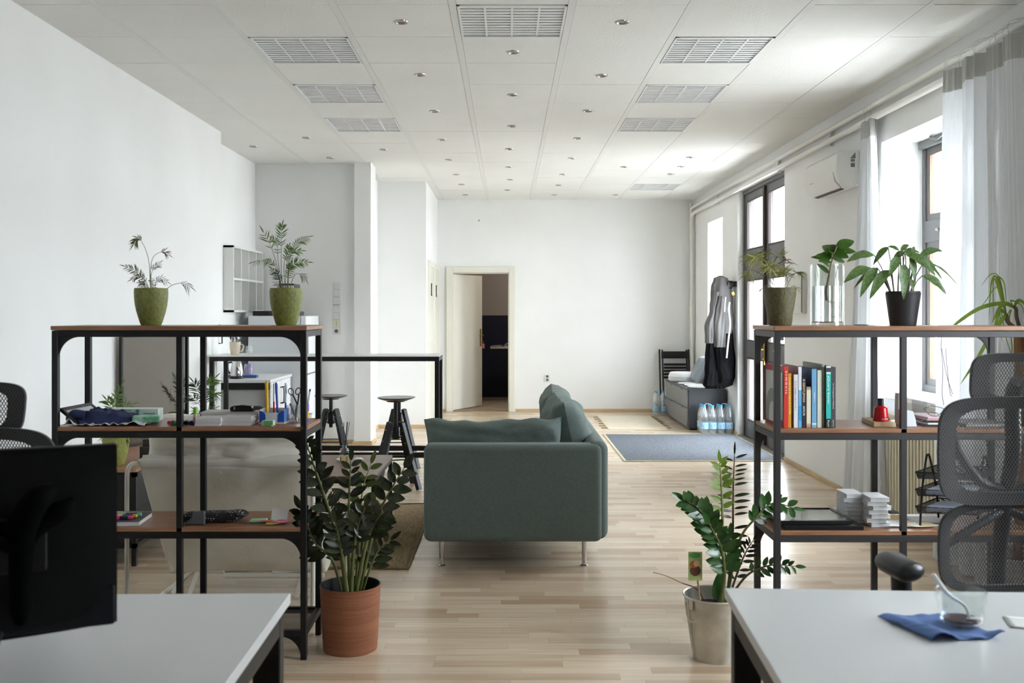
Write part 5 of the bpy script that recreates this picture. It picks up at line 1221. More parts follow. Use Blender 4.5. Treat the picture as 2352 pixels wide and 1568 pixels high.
# ---- right desk: napkin, glass cup, spoon, paper
NAPK = M('blue_napkin_paper', (98, 128, 186), .85, bump=.3, bs=200)
def quad(u, v):
    a, b_, c_, d_ = V((.822, 2.212)), V((.872, 2.048)), V((1.034, 2.066)), V((.985, 2.235))
    p = (a*(1-u)+d_*u)*(1-v)+(b_*(1-u)+c_*u)*v
    r = math.hypot(p.x-.985, p.y-2.154)
    lift = (.016*max(0, math.sin(PI*(u*2.3+.1)))*(.35+.65*v)+.006*abs(mn.noise(V((u*4, v*4, 7)))))*min(1, max(0, (r-.052)/.035))
    return V((p.x, p.y, .7412+lift))
m = MB().grid(lambda u, v: quad(u, v), 36, 30); m.build('napkin', NAPK, smooth=True, solid=.0012, ang=180, thing=('crumpled blue paper napkin under the glass cup on the right desk', 'napkin'))
gx, gy, gz = .985, 2.158, .7428
t = thing('glass_cup', 'clear glass cup with handle and coffee remains on the right desk', 'cup', (gx, gy, gz))
MB().lathe([(.001, 0), (.036, 0), (.042, .004), (.0455, .02), (.049, .045), (.0505, .072), (.0515, .0735), (.049, .0745), (.0475, .072), (.0465, .045), (.043, .02), (.038, .010), (.001, .009)], (gx, gy), 48, gz, cap=False).build('cup_wall', GLS, t, smooth=True, ang=80)
MB().lathe([(.001, .0100), (.0375, .0100), (.0375, .0125), (.030, .0132), (.001, .0128)], (gx, gy), 32, gz, cap=False).build('coffee', M('coffee_dregs', (66, 44, 34), .25, c2=(120, 84, 60), vs=50), t, smooth=True)
hd_ = spl([(gx-.016, gy+.0465, gz+.064), (gx-.022, gy+.064, gz+.066), (gx-.024, gy+.074, gz+.052), (gx-.022, gy+.066, gz+.034), (gx-.014, gy+.044, gz+.024)])
MB().tube(hd_, .0045, 10).build('handle', GLS, t, smooth=True)
t = thing('teaspoon', 'white plastic teaspoon standing in the glass cup', 'spoon', (gx, gy, gz+.015))
p0, p1 = at(2143, 1318, 2.13), V((gx+.012, gy-.012, gz+.016))
m = MB().tube(spl([p0, p0*.6+p1*.4+V((0, 0, -.004)), p1+V((-.012, 0, .028)), p1], 5), [.0042]*8+[.003]*8, 10); m.build('handle', C('white_spoon_plastic', (250, 250, 250), .6), t, smooth=True)
MB().ball(p1+V((.010, .0, -.001)), (.016, .010, .0035)).build('bowl', C('white_spoon_plastic', (240, 240, 242), .3), t, smooth=True)
sheet('paper_sheet', 'white paper slip at the right edge of the right desk', 'paper', 1.165, 2.16, .15, .08, .7405, -14, PAPER, .0015, th=.0006)

# ---- bar table and kitchen items
t = thing('mug', 'beige mug full of cutlery on the bar table', 'mug', (X_(540, 8.45), 8.45, 1.054))
mx, my = X_(540, 8.45), 8.45
MB().lathe([(.001, 0), (.036, 0), (.044, .05), (.048, .108), (.045, .108), (.041, .05), (.034, .006), (.001, .006)], (mx, my), 28, 1.054, cap=False).build('body', C('beige_ceramic', (222, 208, 184), .35), t, smooth=True, ang=60)
MB().tube(spl([(mx+.044, my, 1.14), (mx+.066, my, 1.135), (mx+.07, my, 1.11), (mx+.06, my, 1.085), (mx+.042, my, 1.08)]), .005, 8).build('handle', C('beige_ceramic', (222, 208, 184), .35), t, smooth=True)
rr4 = random.Random(2)
SIL = M('steel_cutlery', (170, 172, 178), .2, metal=1)
for i in range(7):
    w = 2*PI*i/7; b_ = V((mx+.02*math.cos(w), my+.02*math.sin(w), 1.065)); e = V((mx+.045*math.cos(w)+.012*rr4.uniform(-1, 1), my+.045*math.sin(w), 1.215+.03*rr4.random()))
    t = thing(('spoon', 'fork')[i % 2], 'steel cutlery piece standing in the beige mug', 'cutlery', b_, 'cutlery in the beige mug')
    d = (e-b_).normalized()
    MB().tube([b_, e-d*.05], [.0025, .0032], 6).build('handle', SIL, t, smooth=True)
    MB().tube([e-d*.055, e-d*.035, e-d*.012, e], [.004, .011, .011, .003], 8).build('head', SIL, t, smooth=True)
for i, (px, yy) in enumerate(((563, 8.42), (572, 8.53))):
    MB().lathe([(.030, 0), (.034, .03), (.026, .065), (.012, .075), (.001, .078)], (X_(px, yy), yy), 20, 1.054, cap=False).build('drinking_glass', GLS, smooth=True, thing=('upside down clear glass %s on the bar table' % ('beside the beige mug', 'behind the other glass')[i], 'glass', 'glasses on the bar table'))
kzt = .801
kx, ky = X_(544, 9.2), 9.2
t = thing('kettle', 'steel electric kettle with black base on the kitchen counter', 'kettle', (kx, ky, kzt))
MB().lathe([(.066, 0), (.066, .018), (.06, .024)], (kx, ky), 28, kzt).build('base', C('kettle_black', (30, 30, 32), .3), t, smooth=True)
MB().lathe([(.058, .026), (.060, .05), (.050, .12), (.040, .155), (.038, .16)], (kx, ky), 28, kzt).build('body', CHROME, t, smooth=True)
MB().lathe([(.038, .16), (.02, .172), (.001, .175)], (kx, ky), 20, kzt).build('lid', C('kettle_black', (30, 30, 32), .3), t, smooth=True)
MB().tube(spl([(kx-.045, ky, kzt+.15), (kx-.08, ky, kzt+.14), (kx-.082, ky, kzt+.08), (kx-.062, ky, kzt+.04)]), .008, 8).build('handle', C('kettle_black', (30, 30, 32), .3), t, smooth=True)
MB().lathe([(.001, 0), (.04, 0), (.042, .10), (.035, .12), (.034, .12), (.001, .119)], (X_(571, 9.5), 9.5), 20, kzt).build('jar', M('jar_of_pods', (170, 160, 184), .2, c2=(120, 110, 150), vs=50), smooth=True, thing=('glass jar of purple pods behind the kettle', 'jar'))
MB().box((X_(560, 9.3), 9.28, kzt), (X_(590, 9.3), 9.36, kzt+.025)).build('blue_case', C('blue_case_plastic', (50, 90, 160), .4), bevel=.006, thing=('small blue case on the counter right of the kettle', 'case'))
MB().box((X_(518, 9.25), 9.24, kzt), (X_(529, 9.25), 9.3, kzt+.03)).build('blue_case', C('dark_blue_case', (36, 60, 120), .4), bevel=.006, thing=('small dark blue case on the counter left of the kettle', 'case'))
# cubby contents
for i, (yy, zz, r, h, c, nm) in enumerate(((9.56, 1.752, .020, .14, (230, 228, 226), 'white bottle'), (9.60, 1.752, .022, .15, (28, 26, 28), 'black bottle'), (9.86, 1.752, .022, .06, (44, 42, 42), 'dark cup'), (9.86, 1.434, .018, .05, (44, 42, 42), 'dark cup'), (10.14, 1.434, .020, .02, (44, 42, 42), 'dark cup'))):
    x = -2.655
    if nm.endswith('bottle'):
        t = thing('spray_bottle', '%s in the top left compartment of the wall cubby' % nm, 'bottle', (x, yy, zz))
        MB().lathe([(r, 0), (r, h*.7), (r*.5, h*.8)], (x, yy), 14, zz).build('body', C('btl%d' % i, c, .4), t, smooth=True)
        MB().lathe([(r*.5, h*.8), (r*.55, h), (.001, h)], (x, yy), 12, zz).build('cap', C('black_cap', (26, 24, 32), .3), t, smooth=True)
    else:
        MB().lathe([(r*.6, 0), (r, h)], (x, yy), 14, zz).build('cup', C('dark_cup', c, .5), smooth=True, thing=('small dark cup in the %s compartment of the wall cubby' % ('second top', 'second bottom', 'third bottom')[i-2], 'cup'))
m = MB().tube([V((-2.66, 10.45+.045*math.cos(k*PI/10), 1.48+.046*math.sin(k*PI/10))) for k in range(20)], .003, 6, closed=True); m.build('ring_coil', C('green_coil', (110, 130, 90), .5), thing=('thin green ring in the last bottom compartment of the cubby', 'ring'))

# ---- wall switches and outlets
SWP = C('white_switch_plastic', (226, 227, 224), .35); SWI = C('ivory_switch', (224, 218, 196), .35)
t = thing('switch_panel', 'vertical strip of seven switches and sockets on the kitchen wall', 'switch', (-1.84, 10.71, 1.17))
for i in range(7):
    z = 1.735-.041-i*.0808; xs = -1.838
    p = MB().box((xs-.038, 10.708, z-.038), (xs+.038, 10.72, z+.038)).build('switch_plate' if i < 6 else 'socket_plate', SWI if i == 5 else SWP, t, bevel=.003)
    if i in (0, 1, 2, 3): MB().cyl((xs, 10.700, z), (xs, 10.709, z), .021, 24).build('dial', SWP, p, smooth=True)
    if i == 5: MB().box((xs-.002, 10.706, z-.03), (xs+.002, 10.709, z+.03)).build('rocker_gap', C('switch_gap', (120, 116, 100), .5), p)
    if i == 4: MB().box((xs-.028, 10.704, z-.028), (xs+.028, 10.709, z+.028)).build('rocker', SWP, p, bevel=.002)
    if i == 6:
        MB().cyl((xs, 10.706, z), (xs, 10.709, z), .021, 24).build('socket_well', C('socket_grey', (96, 96, 94), .5), p)
        MB().cyl((xs-.009, 10.704, z), (xs-.009, 10.707, z), .003, 8).cyl((xs+.009, 10.704, z), (xs+.009, 10.707, z), .003, 8).build('socket_hole', BLK, p)
xs, z = X_(1257, 14.12), Z_(868, 14.12)
t = thing('wall_socket', 'double white wall socket on the back wall right of the door', 'socket', (xs, 14.11, z-.08))
p = MB().box((xs-.04, 14.106, z-.05), (xs+.04, 14.12, z+.05)).build('socket_plate', SWP, t, bevel=.003)
for dz in (-.024, .024): MB().cyl((xs, 14.103, z+dz), (xs, 14.107, z+dz), .018, 20).build('socket_well', C('socket_grey', (96, 96, 94), .5), p)
MB().cyl((X_(1100, 14.1), 14.105, Z_(506, 14.1)), (X_(1100, 14.1), 14.12, Z_(506, 14.1)), .012, 12).build('wall_screw', CHR, thing=('tiny screw in the back wall above the door', 'screw'))
# storeroom shelf and red key tag
t = thing('wall_shelf', 'pale shelf with cables in the dark storeroom behind the door', 'shelf', (-.05, 16.4, 1.2))
zs = Z_(797, 15.9); MB().box((X_(1127, 15.9), 15.6, zs-.012), (.9, 16.2, zs+.012)).build('shelf_board', C('pale_board', (200, 190, 178), .5), t)
m = MB().tube(spl([(X_(1130, 15.9), 15.7, zs+.02), (-.1, 15.75, zs+.03), (-.05, 15.7, zs+.02), (0, 15.8, zs+.06), (.1, 15.8, zs+.02)]), .012, 6); m.build('cables', C('cable_grey', (120, 118, 116), .5), t, smooth=True)
kx = DX0+.014+math.cos(R(61))*.75+.045; ky = 14.24+math.sin(R(61))*.75-.06
t = thing('key_tag', 'pinkish red key tag hanging from the open door lock', 'key tag', (kx, ky, .86))
MB().box((kx-.012, ky-.004, .87), (kx+.016, ky+.004, .94)).build('tag', C('pink_tag', (226, 110, 120), .5), t, bevel=.003)
MB().tube([(kx-.02, ky+.03, .985), (kx, ky, .97), (kx, ky, .94)], .003, 6).build('key_ring', CHR, t)

# ---- drawer bench items
zb = .4945
t = thing('white_container', 'oval white container at the far end of the drawer bench', 'container', (2.33, 13.25, zb))
def oval(prof, cx_, cy_, sx, sy, z, nm, mat, par):
    m = MB().lathe(prof, (0, 0), 40, 0)
    m.v = [V((cx_+p.x*sx, cy_+p.y*sy, z+p.z)) for p in m.v]; return m.build(nm, mat, par, smooth=True, ang=50)
oval([(.9, 0), (1.0, .02), (1.0, .06), (.97, .065)], 2.345, 13.2, .205, .26, zb, 'tub', C('white_tub', (224, 228, 232), .35), t)
oval([(1.0, .065), (1.0, .075), (.9, .12), (.8, .122), (.001, .118)], 2.345, 13.2, .205, .26, zb, 'lid', C('white_lid', (238, 240, 242), .35), t)
for i, (cx_, cy_, s) in enumerate(((2.36, 12.72, .18), (2.37, 12.40, .17), (2.375, 12.12, .185))):
    t = thing('seat_pad', 'round white seat pad on the drawer bench, %s' % ('farthest of three', 'middle of three', 'nearest of three')[i], 'seat pad', (cx_, cy_, zb), 'round pads on the drawer bench')
    MB().lathe([(s*.96, 0), (s, .006), (s*.97, .014), (s*.5, .02), (.001, .021)], (cx_, cy_), 36, zb).build('pad', C('white_felt', (228, 228, 226), .8), t, smooth=True)
    MB().lathe([(s*1.0, .0), (s*1.012, .004), (s*1.0, .008)], (cx_, cy_), 36, zb, cap=False).build('piping', BLK, t, smooth=True)
t = thing('grey_cushion', 'light grey cushion leaning behind the hanging jacket', 'cushion', (2.50, 12.75, zb))
pillow('cushion_body', t, .36, .37, .15, Tm(V((2.475, 12.75, zb+.18))) @ Rx(24, 'Y') @ Rx(90, 'Z'), 21, C('pale_blue_grey_fabric', (150, 158, 166), .9), .008)
m = MB(); rr3 = random.Random(4)
for i in range(6): m.tube(spl([(2.42+.015*i, 12.42, zb+.01+.02*rr3.random()), (2.44+.012*i, 12.40, zb+.045), (2.47+.01*i, 12.43, zb+.02), (2.49, 12.38+.01*i, zb+.01)], 4), .006, 6)
m.build('string_bundle', C('brownish_string', (150, 110, 96), .8), smooth=True, thing=('small tangle of brown string on the drawer bench', 'string'))

# ---- coat rack, jacket, padlock
t = thing('coat_rack', 'black coat rack with loop hooks on the entrance wall', 'coat rack', (2.6, 12.0, 1.65))
rz_ = Z_(655, 11.9)
MB().box((2.622, 11.44, rz_-.03), (2.64, 12.5, rz_+.035)).build('rail', BLK, t, bevel=.003)
for i in range(6):
    yy = 11.48+i*.17
    MB().tube(spl([(2.625, yy, rz_+.02), (2.58, yy, rz_+.035), (2.545, yy, rz_+.03), (2.54, yy, rz_-.02), (2.56, yy, rz_-.045), (2.59, yy, rz_-.035)], 4), .007, 8).build('hook', BLK, t, smooth=True)
t = thing('padlock', 'small brass padlock hanging on the coat rack', 'padlock', (2.53, 11.75, 1.5))
yy = 11.48; px_ = X_(1684, yy); pz_ = Z_(674, yy)
m = MB().obox((px_, yy, pz_), (.034, .014, .038), Matrix.Rotation(R(-28), 3, 'Y')); m.build('body', BRASS, t, bevel=.002)
MB().tube(spl([(px_-.018, yy, pz_+.012), (px_-.016, yy, pz_+.045), (px_-.003, yy, pz_+.055), (px_+.006, yy, pz_+.025)]), .003, 8).build('shackle', CHROME, t, smooth=True)
# jacket: hood, body, two sleeves as grey upper and black lower fabric
JG = M('grey_shell_fabric', (112, 110, 109), .9, spec=.2, bump=.5, bs=16); JB = M('black_shell_fabric', (14, 14, 16), .9, spec=.15, bump=.5, bs=16); JL = M('white_zip_tape', (226, 224, 230), .6)
t = thing('jacket', 'grey and black hooded jacket hanging on the coat rack', 'jacket', (2.45, 11.56, .52))
yj = 11.56
def body(rings, mat, nm, n=40, fold=.012, seed=0):
    """rings: (left px, right px, y px, depth thickness) at depth yj"""
    m = MB()
    def fn(u, v):
        k = v*(len(rings)-1); i = min(int(k), len(rings)-2); f_ = k-i
        s = f_*f_*(3-2*f_)
        L, R_, py, th = [rings[i][j]*(1-s)+rings[i+1][j]*s for j in range(4)]
        py = rings[i][2]*(1-f_)+rings[i+1][2]*f_
        a = 2*PI*u; xc = X_((L+R_)/2, yj); hw = (X_(R_, yj)-X_(L, yj))/2
        r = 1+fold/ max(hw, .03)*mn.noise(V((math.cos(a)*3+seed, math.sin(a)*3, v*3)))*1.6+fold/max(hw, .03)*.5*math.sin(a*7+v*5)
        return V((xc+hw*math.cos(a)*r, yj+th*math.sin(a)*r, Z_(py, yj)))
    m.grid(fn, n, 36, True); m.v[-n:] = [v_ for v_ in m.v[-n:]]
    m.f.append(tuple(range(n))); m.m.append(0); m.f.append(tuple(reversed(range(36*n, 37*n)))); m.m.append(0)
    return m.build(nm, mat, t, smooth=True, ang=75)
body([(1652, 1660, 633, .02), (1640, 1672, 639, .07), (1634, 1680, 660, .10), (1633, 1682, 700, .11), (1636, 1684, 740, .12), (1636, 1680, 765, .12)], JG, 'hood_and_yoke', seed=1)
body([(1646, 1682, 758, .10), (1632, 1684, 790, .12), (1622, 1690, 830, .13), (1619, 1688, 860, .13), (1617, 1680, 882, .12), (1622, 1665, 892, .06)], JB, 'lower_body', seed=2)
yj = 11.49
body([(1636, 1652, 670, .05), (1630, 1650, 710, .06), (1619, 1643, 750, .06), (1621, 1641, 788, .06)], JG, 'sleeve', seed=3, fold=.008)
body([(1622, 1640, 786, .055), (1621, 1643, 820, .06), (1619, 1646, 850, .06), (1618, 1642, 885, .05)], JB, 'sleeve_lower', seed=4, fold=.008)
yj = 11.45
body([(1650, 1664, 680, .04), (1644, 1668, 710, .055), (1639, 1667, 755, .06), (1641, 1665, 797, .055)], JG, 'sleeve', seed=5, fold=.008)
body([(1641, 1664, 796, .05), (1644, 1672, 830, .06), (1650, 1682, 865, .06), (1652, 1672, 880, .04)], JB, 'sleeve_lower', seed=6, fold=.008)
yj = 11.36
MB().tube(spl([at(1676, 694, yj), at(1674, 712, yj), at(1677, 745, yj), at(1673, 780, yj), at(1669, 822, yj)]), .010, 6).build('zip_tape', JL, t, smooth=True)
MB().tube(spl([at(1667, 682, yj), at(1665, 700, yj), at(1664, 716, yj)]), .006, 6).build('drawstring', JL, t, smooth=True)
yj = 11.46
for x_ in (1648, 1656): MB().tube(spl([at(x_, 885, yj), at(x_+1, 905, yj), at(x_-1, 922, yj)]), .004, 6).build('drawcord', BLK, t, smooth=True)

# ---- water bottles in shrink wrapped packs
PET = glassmat('pet_plastic', (246, 250, 252), 2.2, rough=.1, milk=.07); LBL = M('blue_bottle_label', (190, 222, 238), .45, c2=(150, 198, 226), vs=30); CAPB = C('light_blue_cap', (80, 176, 222), .4); LBT = C('label_script_blue', (50, 90, 160), .5)
WPROF = [(r_*1.11, z_) for r_, z_ in [(.001, .004), (.030, 0), (.041, .008), (.042, .03), (.040, .05), (.042, .06), (.042, .13), (.039, .15), (.042, .17), (.041, .21), (.034, .25), (.022, .285), (.0145, .30), (.0145, .315)]]
wproto = thing('water_bottle', 'clear plastic water bottle', 'bottle', (0, 0, 0), 'x')
MB().lathe(WPROF, (0, 0), 24, 0, cap=False).build('bottle_body', PET, wproto, smooth=True, ang=60)
MB().lathe([(.0472, .058), (.0472, .132)], (0, 0), 24, 0, cap=False).build('label', LBL, wproto, smooth=True)
MB().lathe([(.0165, .308), (.0165, .328), (.001, .329)], (0, 0), 16, 0).build('cap', CAPB, wproto, smooth=True)
for k, a in enumerate((-110, -70)):
    m = MB().grid(lambda u, v: V((.0476*math.cos(R(a+22*u-11)), .0476*math.sin(R(a+22*u-11)), .09+.012*math.sin(u*25)+.008*v)), 24, 1); m.build('label_script', LBT, wproto)
packs = [(2.34, 11.575, 2, 3, 'left pack beside the drawer bench'), (2.535, 11.575, 2, 3, 'right pack against the wall by the door'), (2.088, 13.6, 2, 2, 'pack between folding chair and bench')]
first = True
ROWN = ['front', 'middle', 'rear']
for px_, py_, nx, ny, nm in packs:
    for j in range(ny):
        for i in range(nx):
            lb = 'clear water bottle, %s %s of the %s' % (ROWN[j] if ny == 3 or j == 0 else 'rear', ('left', 'right')[i], nm)
            loc = (px_+(i-(nx-1)/2)*.095, py_+(j)*.095, .0)
            if first: wproto.location = loc; wproto['label'] = lb; wproto['group'] = 'water bottles in packs'; first = False
            else: clone(wproto, loc, rz=R(37*(i+2*j)) if j else 0, label=lb)['group'] = 'water bottles in packs'
    if ny == 3:
        yc = py_+.086
        MB().tube(spl([(px_-.04, yc-.05, .325), (px_-.02, yc-.04, .343), (px_+.02, yc-.04, .343), (px_+.045, yc-.05, .325)]), .0022, 6).build('carry_strap', C('strap_clear_white', (225, 228, 230), .4), smooth=True, thing=('white carry strap on top of the %s' % nm, 'strap'))

# ---- coffee table items
dx, dy, dz = X_(791, 6.24), 6.24, .4615
t = thing('reed_diffuser', 'glass reed diffuser with dark sticks on the coffee table', 'diffuser', (dx, dy, dz))
MB().lathe([(.001, 0), (.028, 0), (.030, .004), (.030, .085), (.027, .098), (.013, .108), (.013, .122), (.0115, .122), (.0115, .108), (.025, .096), (.028, .085), (.028, .005), (.001, .004)], (dx, dy), 28, dz, cap=False).build('bottle', GLS, t, smooth=True, ang=60)
MB().lathe([(.001, .005), (.0275, .005), (.0275, .05), (.001, .05)], (dx, dy), 24, dz, cap=False).build('oil', M('amber_oil', (196, 150, 60), .1, spec=.6), t, smooth=True)
MB().box((dx-.014, dy-.0325, dz+.012), (dx+.014, dy-.0295, dz+.06)).build('label', C('cream_label', (224, 208, 160), .5), t)
for a, b_ in ((-.004, .0), (.014, .02), (.022, -.01), (.030, .01)):
    MB().cyl((dx-a*.4, dy-b_*.4, dz+.01), (dx+a, dy+b_, dz+.265), .0018, 6).build('reed', C('dark_reed', (52, 44, 42), .7), t)
for i, (px, pw, lb) in enumerate(((783, .03, 'pale crumpled wrapper left of the reed diffuser'), (822, .035, 'pale crumpled wrapper right of the reed diffuser'))):
    x = X_(px, 6.35); m = MB().grid(lambda u, v: V((x+pw*math.cos(2*PI*u)*math.sin(PI*v)*(1+.3*mn.noise(V((u*6, v*5, i)))), 6.36+.03*math.sin(2*PI*u)*math.sin(PI*v)*(1+.3*mn.noise(V((v*5, u*6, i)))), dz+.013*(1-math.cos(PI*v))*(1+.2*mn.noise(V((u*8, v*8, i)))))), 20, 10, True)
    m.build('crumpled_wrapper', PAPER, smooth=True, thing=(lb, 'wrapper'))
# ================================================================= plants
def leafmat(name, c, c2, rough=.35, vs=40, trans=.12):
    m, nt, b = newmat(name)
    vec = coords(nt); n = N(nt, 'ShaderNodeTexNoise', Scale=float(vs), Detail=3.0); nt.links.new(vec, n.inputs[0])
    r = N(nt, 'ShaderNodeMapRange'); r.inputs[1].default_value = .35; r.inputs[2].default_value = .65; nt.links.new(n.outputs[0], r.inputs[0])
    col = mixc(nt, r.outputs[0], rgb(c), rgb(c2)); nt.links.new(col, b.inputs['Base Color']); b.inputs['Roughness'].default_value = rough
    tl = nt.nodes.new('ShaderNodeBsdfTranslucent'); nt.links.new(col, tl.inputs[0]); mx = nt.nodes.new('ShaderNodeMixShader'); mx.inputs[0].default_value = trans
    nt.links.new(b.outputs[0], mx.inputs[1]); nt.links.new(tl.outputs[0], mx.inputs[2]); nt.links.new(mx.outputs[0], nt.nodes['Material Output'].inputs[0])
    return m
ZZD = leafmat('zz_leaf_dark', (38, 44, 28), (54, 60, 36), .25); ZZM = leafmat('zz_leaf_mid', (44, 84, 40), (62, 100, 44), .22); ZZO = leafmat('zz_leaf_olive', (64, 76, 32), (78, 90, 40), .3); ZZL = leafmat('zz_leaf_light', (112, 146, 48), (132, 162, 60), .4, trans=.3); ZZS = M('zz_stem', (104, 112, 54), .5, var=.2, vs=20); ZZSD = M('zz_stem_dark', (86, 76, 50), .5, var=.2, vs=20)
PLG = leafmat('palm_green', (76, 112, 44), (104, 134, 56), .45, trans=.25); PLO = leafmat('palm_olive', (96, 104, 56), (120, 120, 66), .5, trans=.2); PLY = leafmat('palm_pale', (164, 166, 100), (140, 136, 78), .55, trans=.3); PLD = leafmat('palm_dry', (112, 76, 62), (92, 62, 56), .6); PLK = leafmat('palm_dark', (52, 66, 44), (70, 84, 52), .5)
FIC = leafmat('glossy_green_leaf', (50, 86, 22), (68, 108, 30), .3, vs=20, trans=.3); DRA = leafmat('dracaena_leaf', (124, 156, 54), (156, 182, 70), .4, vs=14, trans=.3)
def aglmat():
    m, nt, b = newmat('silver_patterned_leaf'); vec = coords(nt, (1, 1, 1))
    n = N(nt, 'ShaderNodeTexNoise', Scale=95.0, Detail=4.0, Distortion=1.5); nt.links.new(vec, n.inputs[0])
    r = N(nt, 'ShaderNodeMapRange'); r.inputs[1].default_value = .42; r.inputs[2].default_value = .56; nt.links.new(n.outputs[0], r.inputs[0])
    col = mixc(nt, r.outputs[0], rgb((66, 96, 38)), rgb((98, 124, 70))); nt.links.new(col, b.inputs['Base Color']); b.inputs['Roughness'].default_value = .35
    tl = nt.nodes.new('ShaderNodeBsdfTranslucent'); nt.links.new(col, tl.inputs[0]); mx = nt.nodes.new('ShaderNodeMixShader'); mx.inputs[0].default_value = .2
    nt.links.new(b.outputs[0], mx.inputs[1]); nt.links.new(tl.outputs[0], mx.inputs[2]); nt.links.new(mx.outputs[0], nt.nodes['Material Output'].inputs[0])
    return m
AGL = aglmat()
def blade(m, base, tip, w, nrm, droop=0, prof='ell', fold=.18, n=8, wave=0):
    """one leaf blade from base to tip; nrm = approximate facing"""
    base, tip, nrm = V(base), V(tip), V(nrm).normalized(); ax = tip-base; L = ax.length
    if L < 1e-5: return
    a = ax/L; s = a.cross(nrm)
    if s.length < .05: s = a.cross(V((.3, .9, .2)))
    s.normalize(); up = s.cross(a).normalized(); vs = []; fs = []
    for i in range(n+1):
        t = i/n
        if prof == 'ell': k = math.sin(PI*t**.85)**.75
        elif prof == 'obo': k = math.sin(PI*t**1.25)**.65
        elif prof == 'lan': k = math.sin(PI*t**.7)**1.0
        else: k = (1-t)**.6*min(1, t*6+.25)
        k = max(k, .03); c = base+a*L*t+V((0, 0, -1))*droop*L*t*t
        wv = wave*math.sin(t*14)*w*.2
        vs += [c-s*w*.5*k+up*(fold*w*.5*k+wv), c, c+s*w*.5*k+up*(fold*w*.5*k-wv)]
    for i in range(n):
        j = i*3; fs += [(j, j+1, j+4, j+3), (j+1, j+2, j+5, j+4)]
    m.add(vs, fs)
rp = random.Random(11)
def zz_frond(t, path, nl, L0, wid, leaf, stem, start=.3, r0=.008, spread=1.0, L1=None, faces=None, prof='ell', up=.35, tilt=0):
    P = spl(path, 8); n = len(P); m = MB(); m.cur = 0
    m.tube(P, [r0*(1-.72*i/(n-1)) for i in range(n)], 8); m.cur = 1; L1 = L1 or L0*.8
    for i in range(nl):
        f = start+(1-start)*(i+.3)/nl; k = min(int(f*(n-1)), n-2); p = P[k]; d = (P[k+1]-P[max(0, k-1)]).normalized()
        s = d.cross(V((0, -1, 0))); s = V((1, 0, 0)) if s.length < .1 else s.normalized()
        L = (L0+(L1-L0)*f)*rp.uniform(.85, 1.1)*(.75+.25*math.sin(PI*min(1, (f-start)/(1-start)*1.2+.15)))
        for sg in (-1, 1):
            dirv = (s*sg*spread+d*(up+.5*f)+V((0, rp.uniform(-.45, .25), tilt+rp.uniform(-.12, .12)))).normalized()
            b = p+dirv*.004+d*(sg*.006)
            blade(m, b, b+dirv*L, L*wid*rp.uniform(.9, 1.1), V((rp.uniform(-.3, .3), -1, .55)), droop=rp.uniform(0, .12), prof=prof, fold=.22)
    e = P[-1]; d = (P[-1]-P[-3]).normalized(); blade(m, e, e+d*L1*.9, L1*wid*.7, V((0, -1, .4)), prof=prof)
    return m.build('frond', [stem, leaf], t, smooth=True, ang=180)
def pix(lst, Y, dY=0):
    n = len(lst); return [at(px, py, Y+dY*i/(n-1)) for i, (px, py) in enumerate(lst)]

# ---- left ZZ plant in terracotta coloured pot
cx_, cy_ = -.662, 4.20
TERR = M('ribbed_terracotta', (158, 100, 68), .65, c2=(138, 84, 54), vs=2.0, stretch=(1, 1, 30), bump=.8, bs=6)
t = thing('zz_plant', 'tall dark green ZZ plant in a ribbed terracotta pot beside the left unit', 'potted plant', (cx_, cy_, 0))
prof = [(.112, 0), (.113, .004)]
for i in range(26): prof += [(.1135+.013*i/26+.0007*(i % 2), .008+i*.0100)]
prof += [(.128, .268), (.128, .272)]
MB().lathe([(.001, 0)]+prof, (cx_, cy_), 56, 0, cap=False).build('pot', TERR, t, smooth=True, ang=60)
MB().lathe([(.128, .272), (.1225, .272), (.118, .21), (.116, .18)], (cx_, cy_), 48, 0, cap=False).build('inner_liner', C('black_liner', (24, 26, 27), .5), t, smooth=True)
MB().lathe([(.117, .195), (.06, .205), (.001, .2)], (cx_, cy_), 30, 0, cap=False).build('soil', M('red_brown_soil', (70, 40, 28), .95, bump=1, bs=60), t, smooth=True)
FR = [([(803, 1385), (775, 1240), (742, 1130), (716, 1055), (702, 1010)], 4.19, -.12, 9, .098, .46, ZZD, .009, .34), ([(805, 1385), (800, 1250), (802, 1130), (806, 1058)], 4.22, .05, 7, .092, .44, ZZD, .009, .45),
      ([(812, 1385), (826, 1240), (832, 1130), (852, 1065)], 4.24, .08, 5, .09, .42, ZZO, .006, .48), ([(820, 1385), (846, 1270), (870, 1180), (900, 1120), (928, 1075)], 4.20, -.05, 6, .11, .55, ZZD, .008, .42),
      ([(790, 1388), (765, 1290), (722, 1245), (704, 1200), (690, 1168)], 4.15, -.06, 9, .092, .5, ZZD, .007, .35), ([(812, 1388), (838, 1260), (858, 1205), (880, 1175)], 4.14, -.08, 7, .10, .5, ZZD, .010, .45),
      ([(824, 1388), (848, 1310), (868, 1265), (896, 1240)], 4.2, .0, 6, .085, .42, ZZD, .006, .35), ([(795, 1388), (782, 1270), (764, 1190), (744, 1135)], 4.25, .05, 12, .085, .24, ZZD, .006, .3),
      ([(805, 1388), (812, 1270), (822, 1210), (838, 1165)], 4.12, -.06, 6, .095, .46, ZZD, .010, .45), ([(800, 1390), (790, 1300), (780, 1245), (770, 1200)], 4.1, -.05, 6, .088, .44, ZZD, .009, .45), ([(815, 1390), (828, 1310), (834, 1250), (846, 1215)], 4.3, .05, 5, .08, .42, ZZD, .006, .4)]
for p, Y, dY, nl, L, wd, lm, r0, st in FR: zz_frond(t, pix(p, Y, dY), nl, L, wd, lm, ZZS, st, r0)

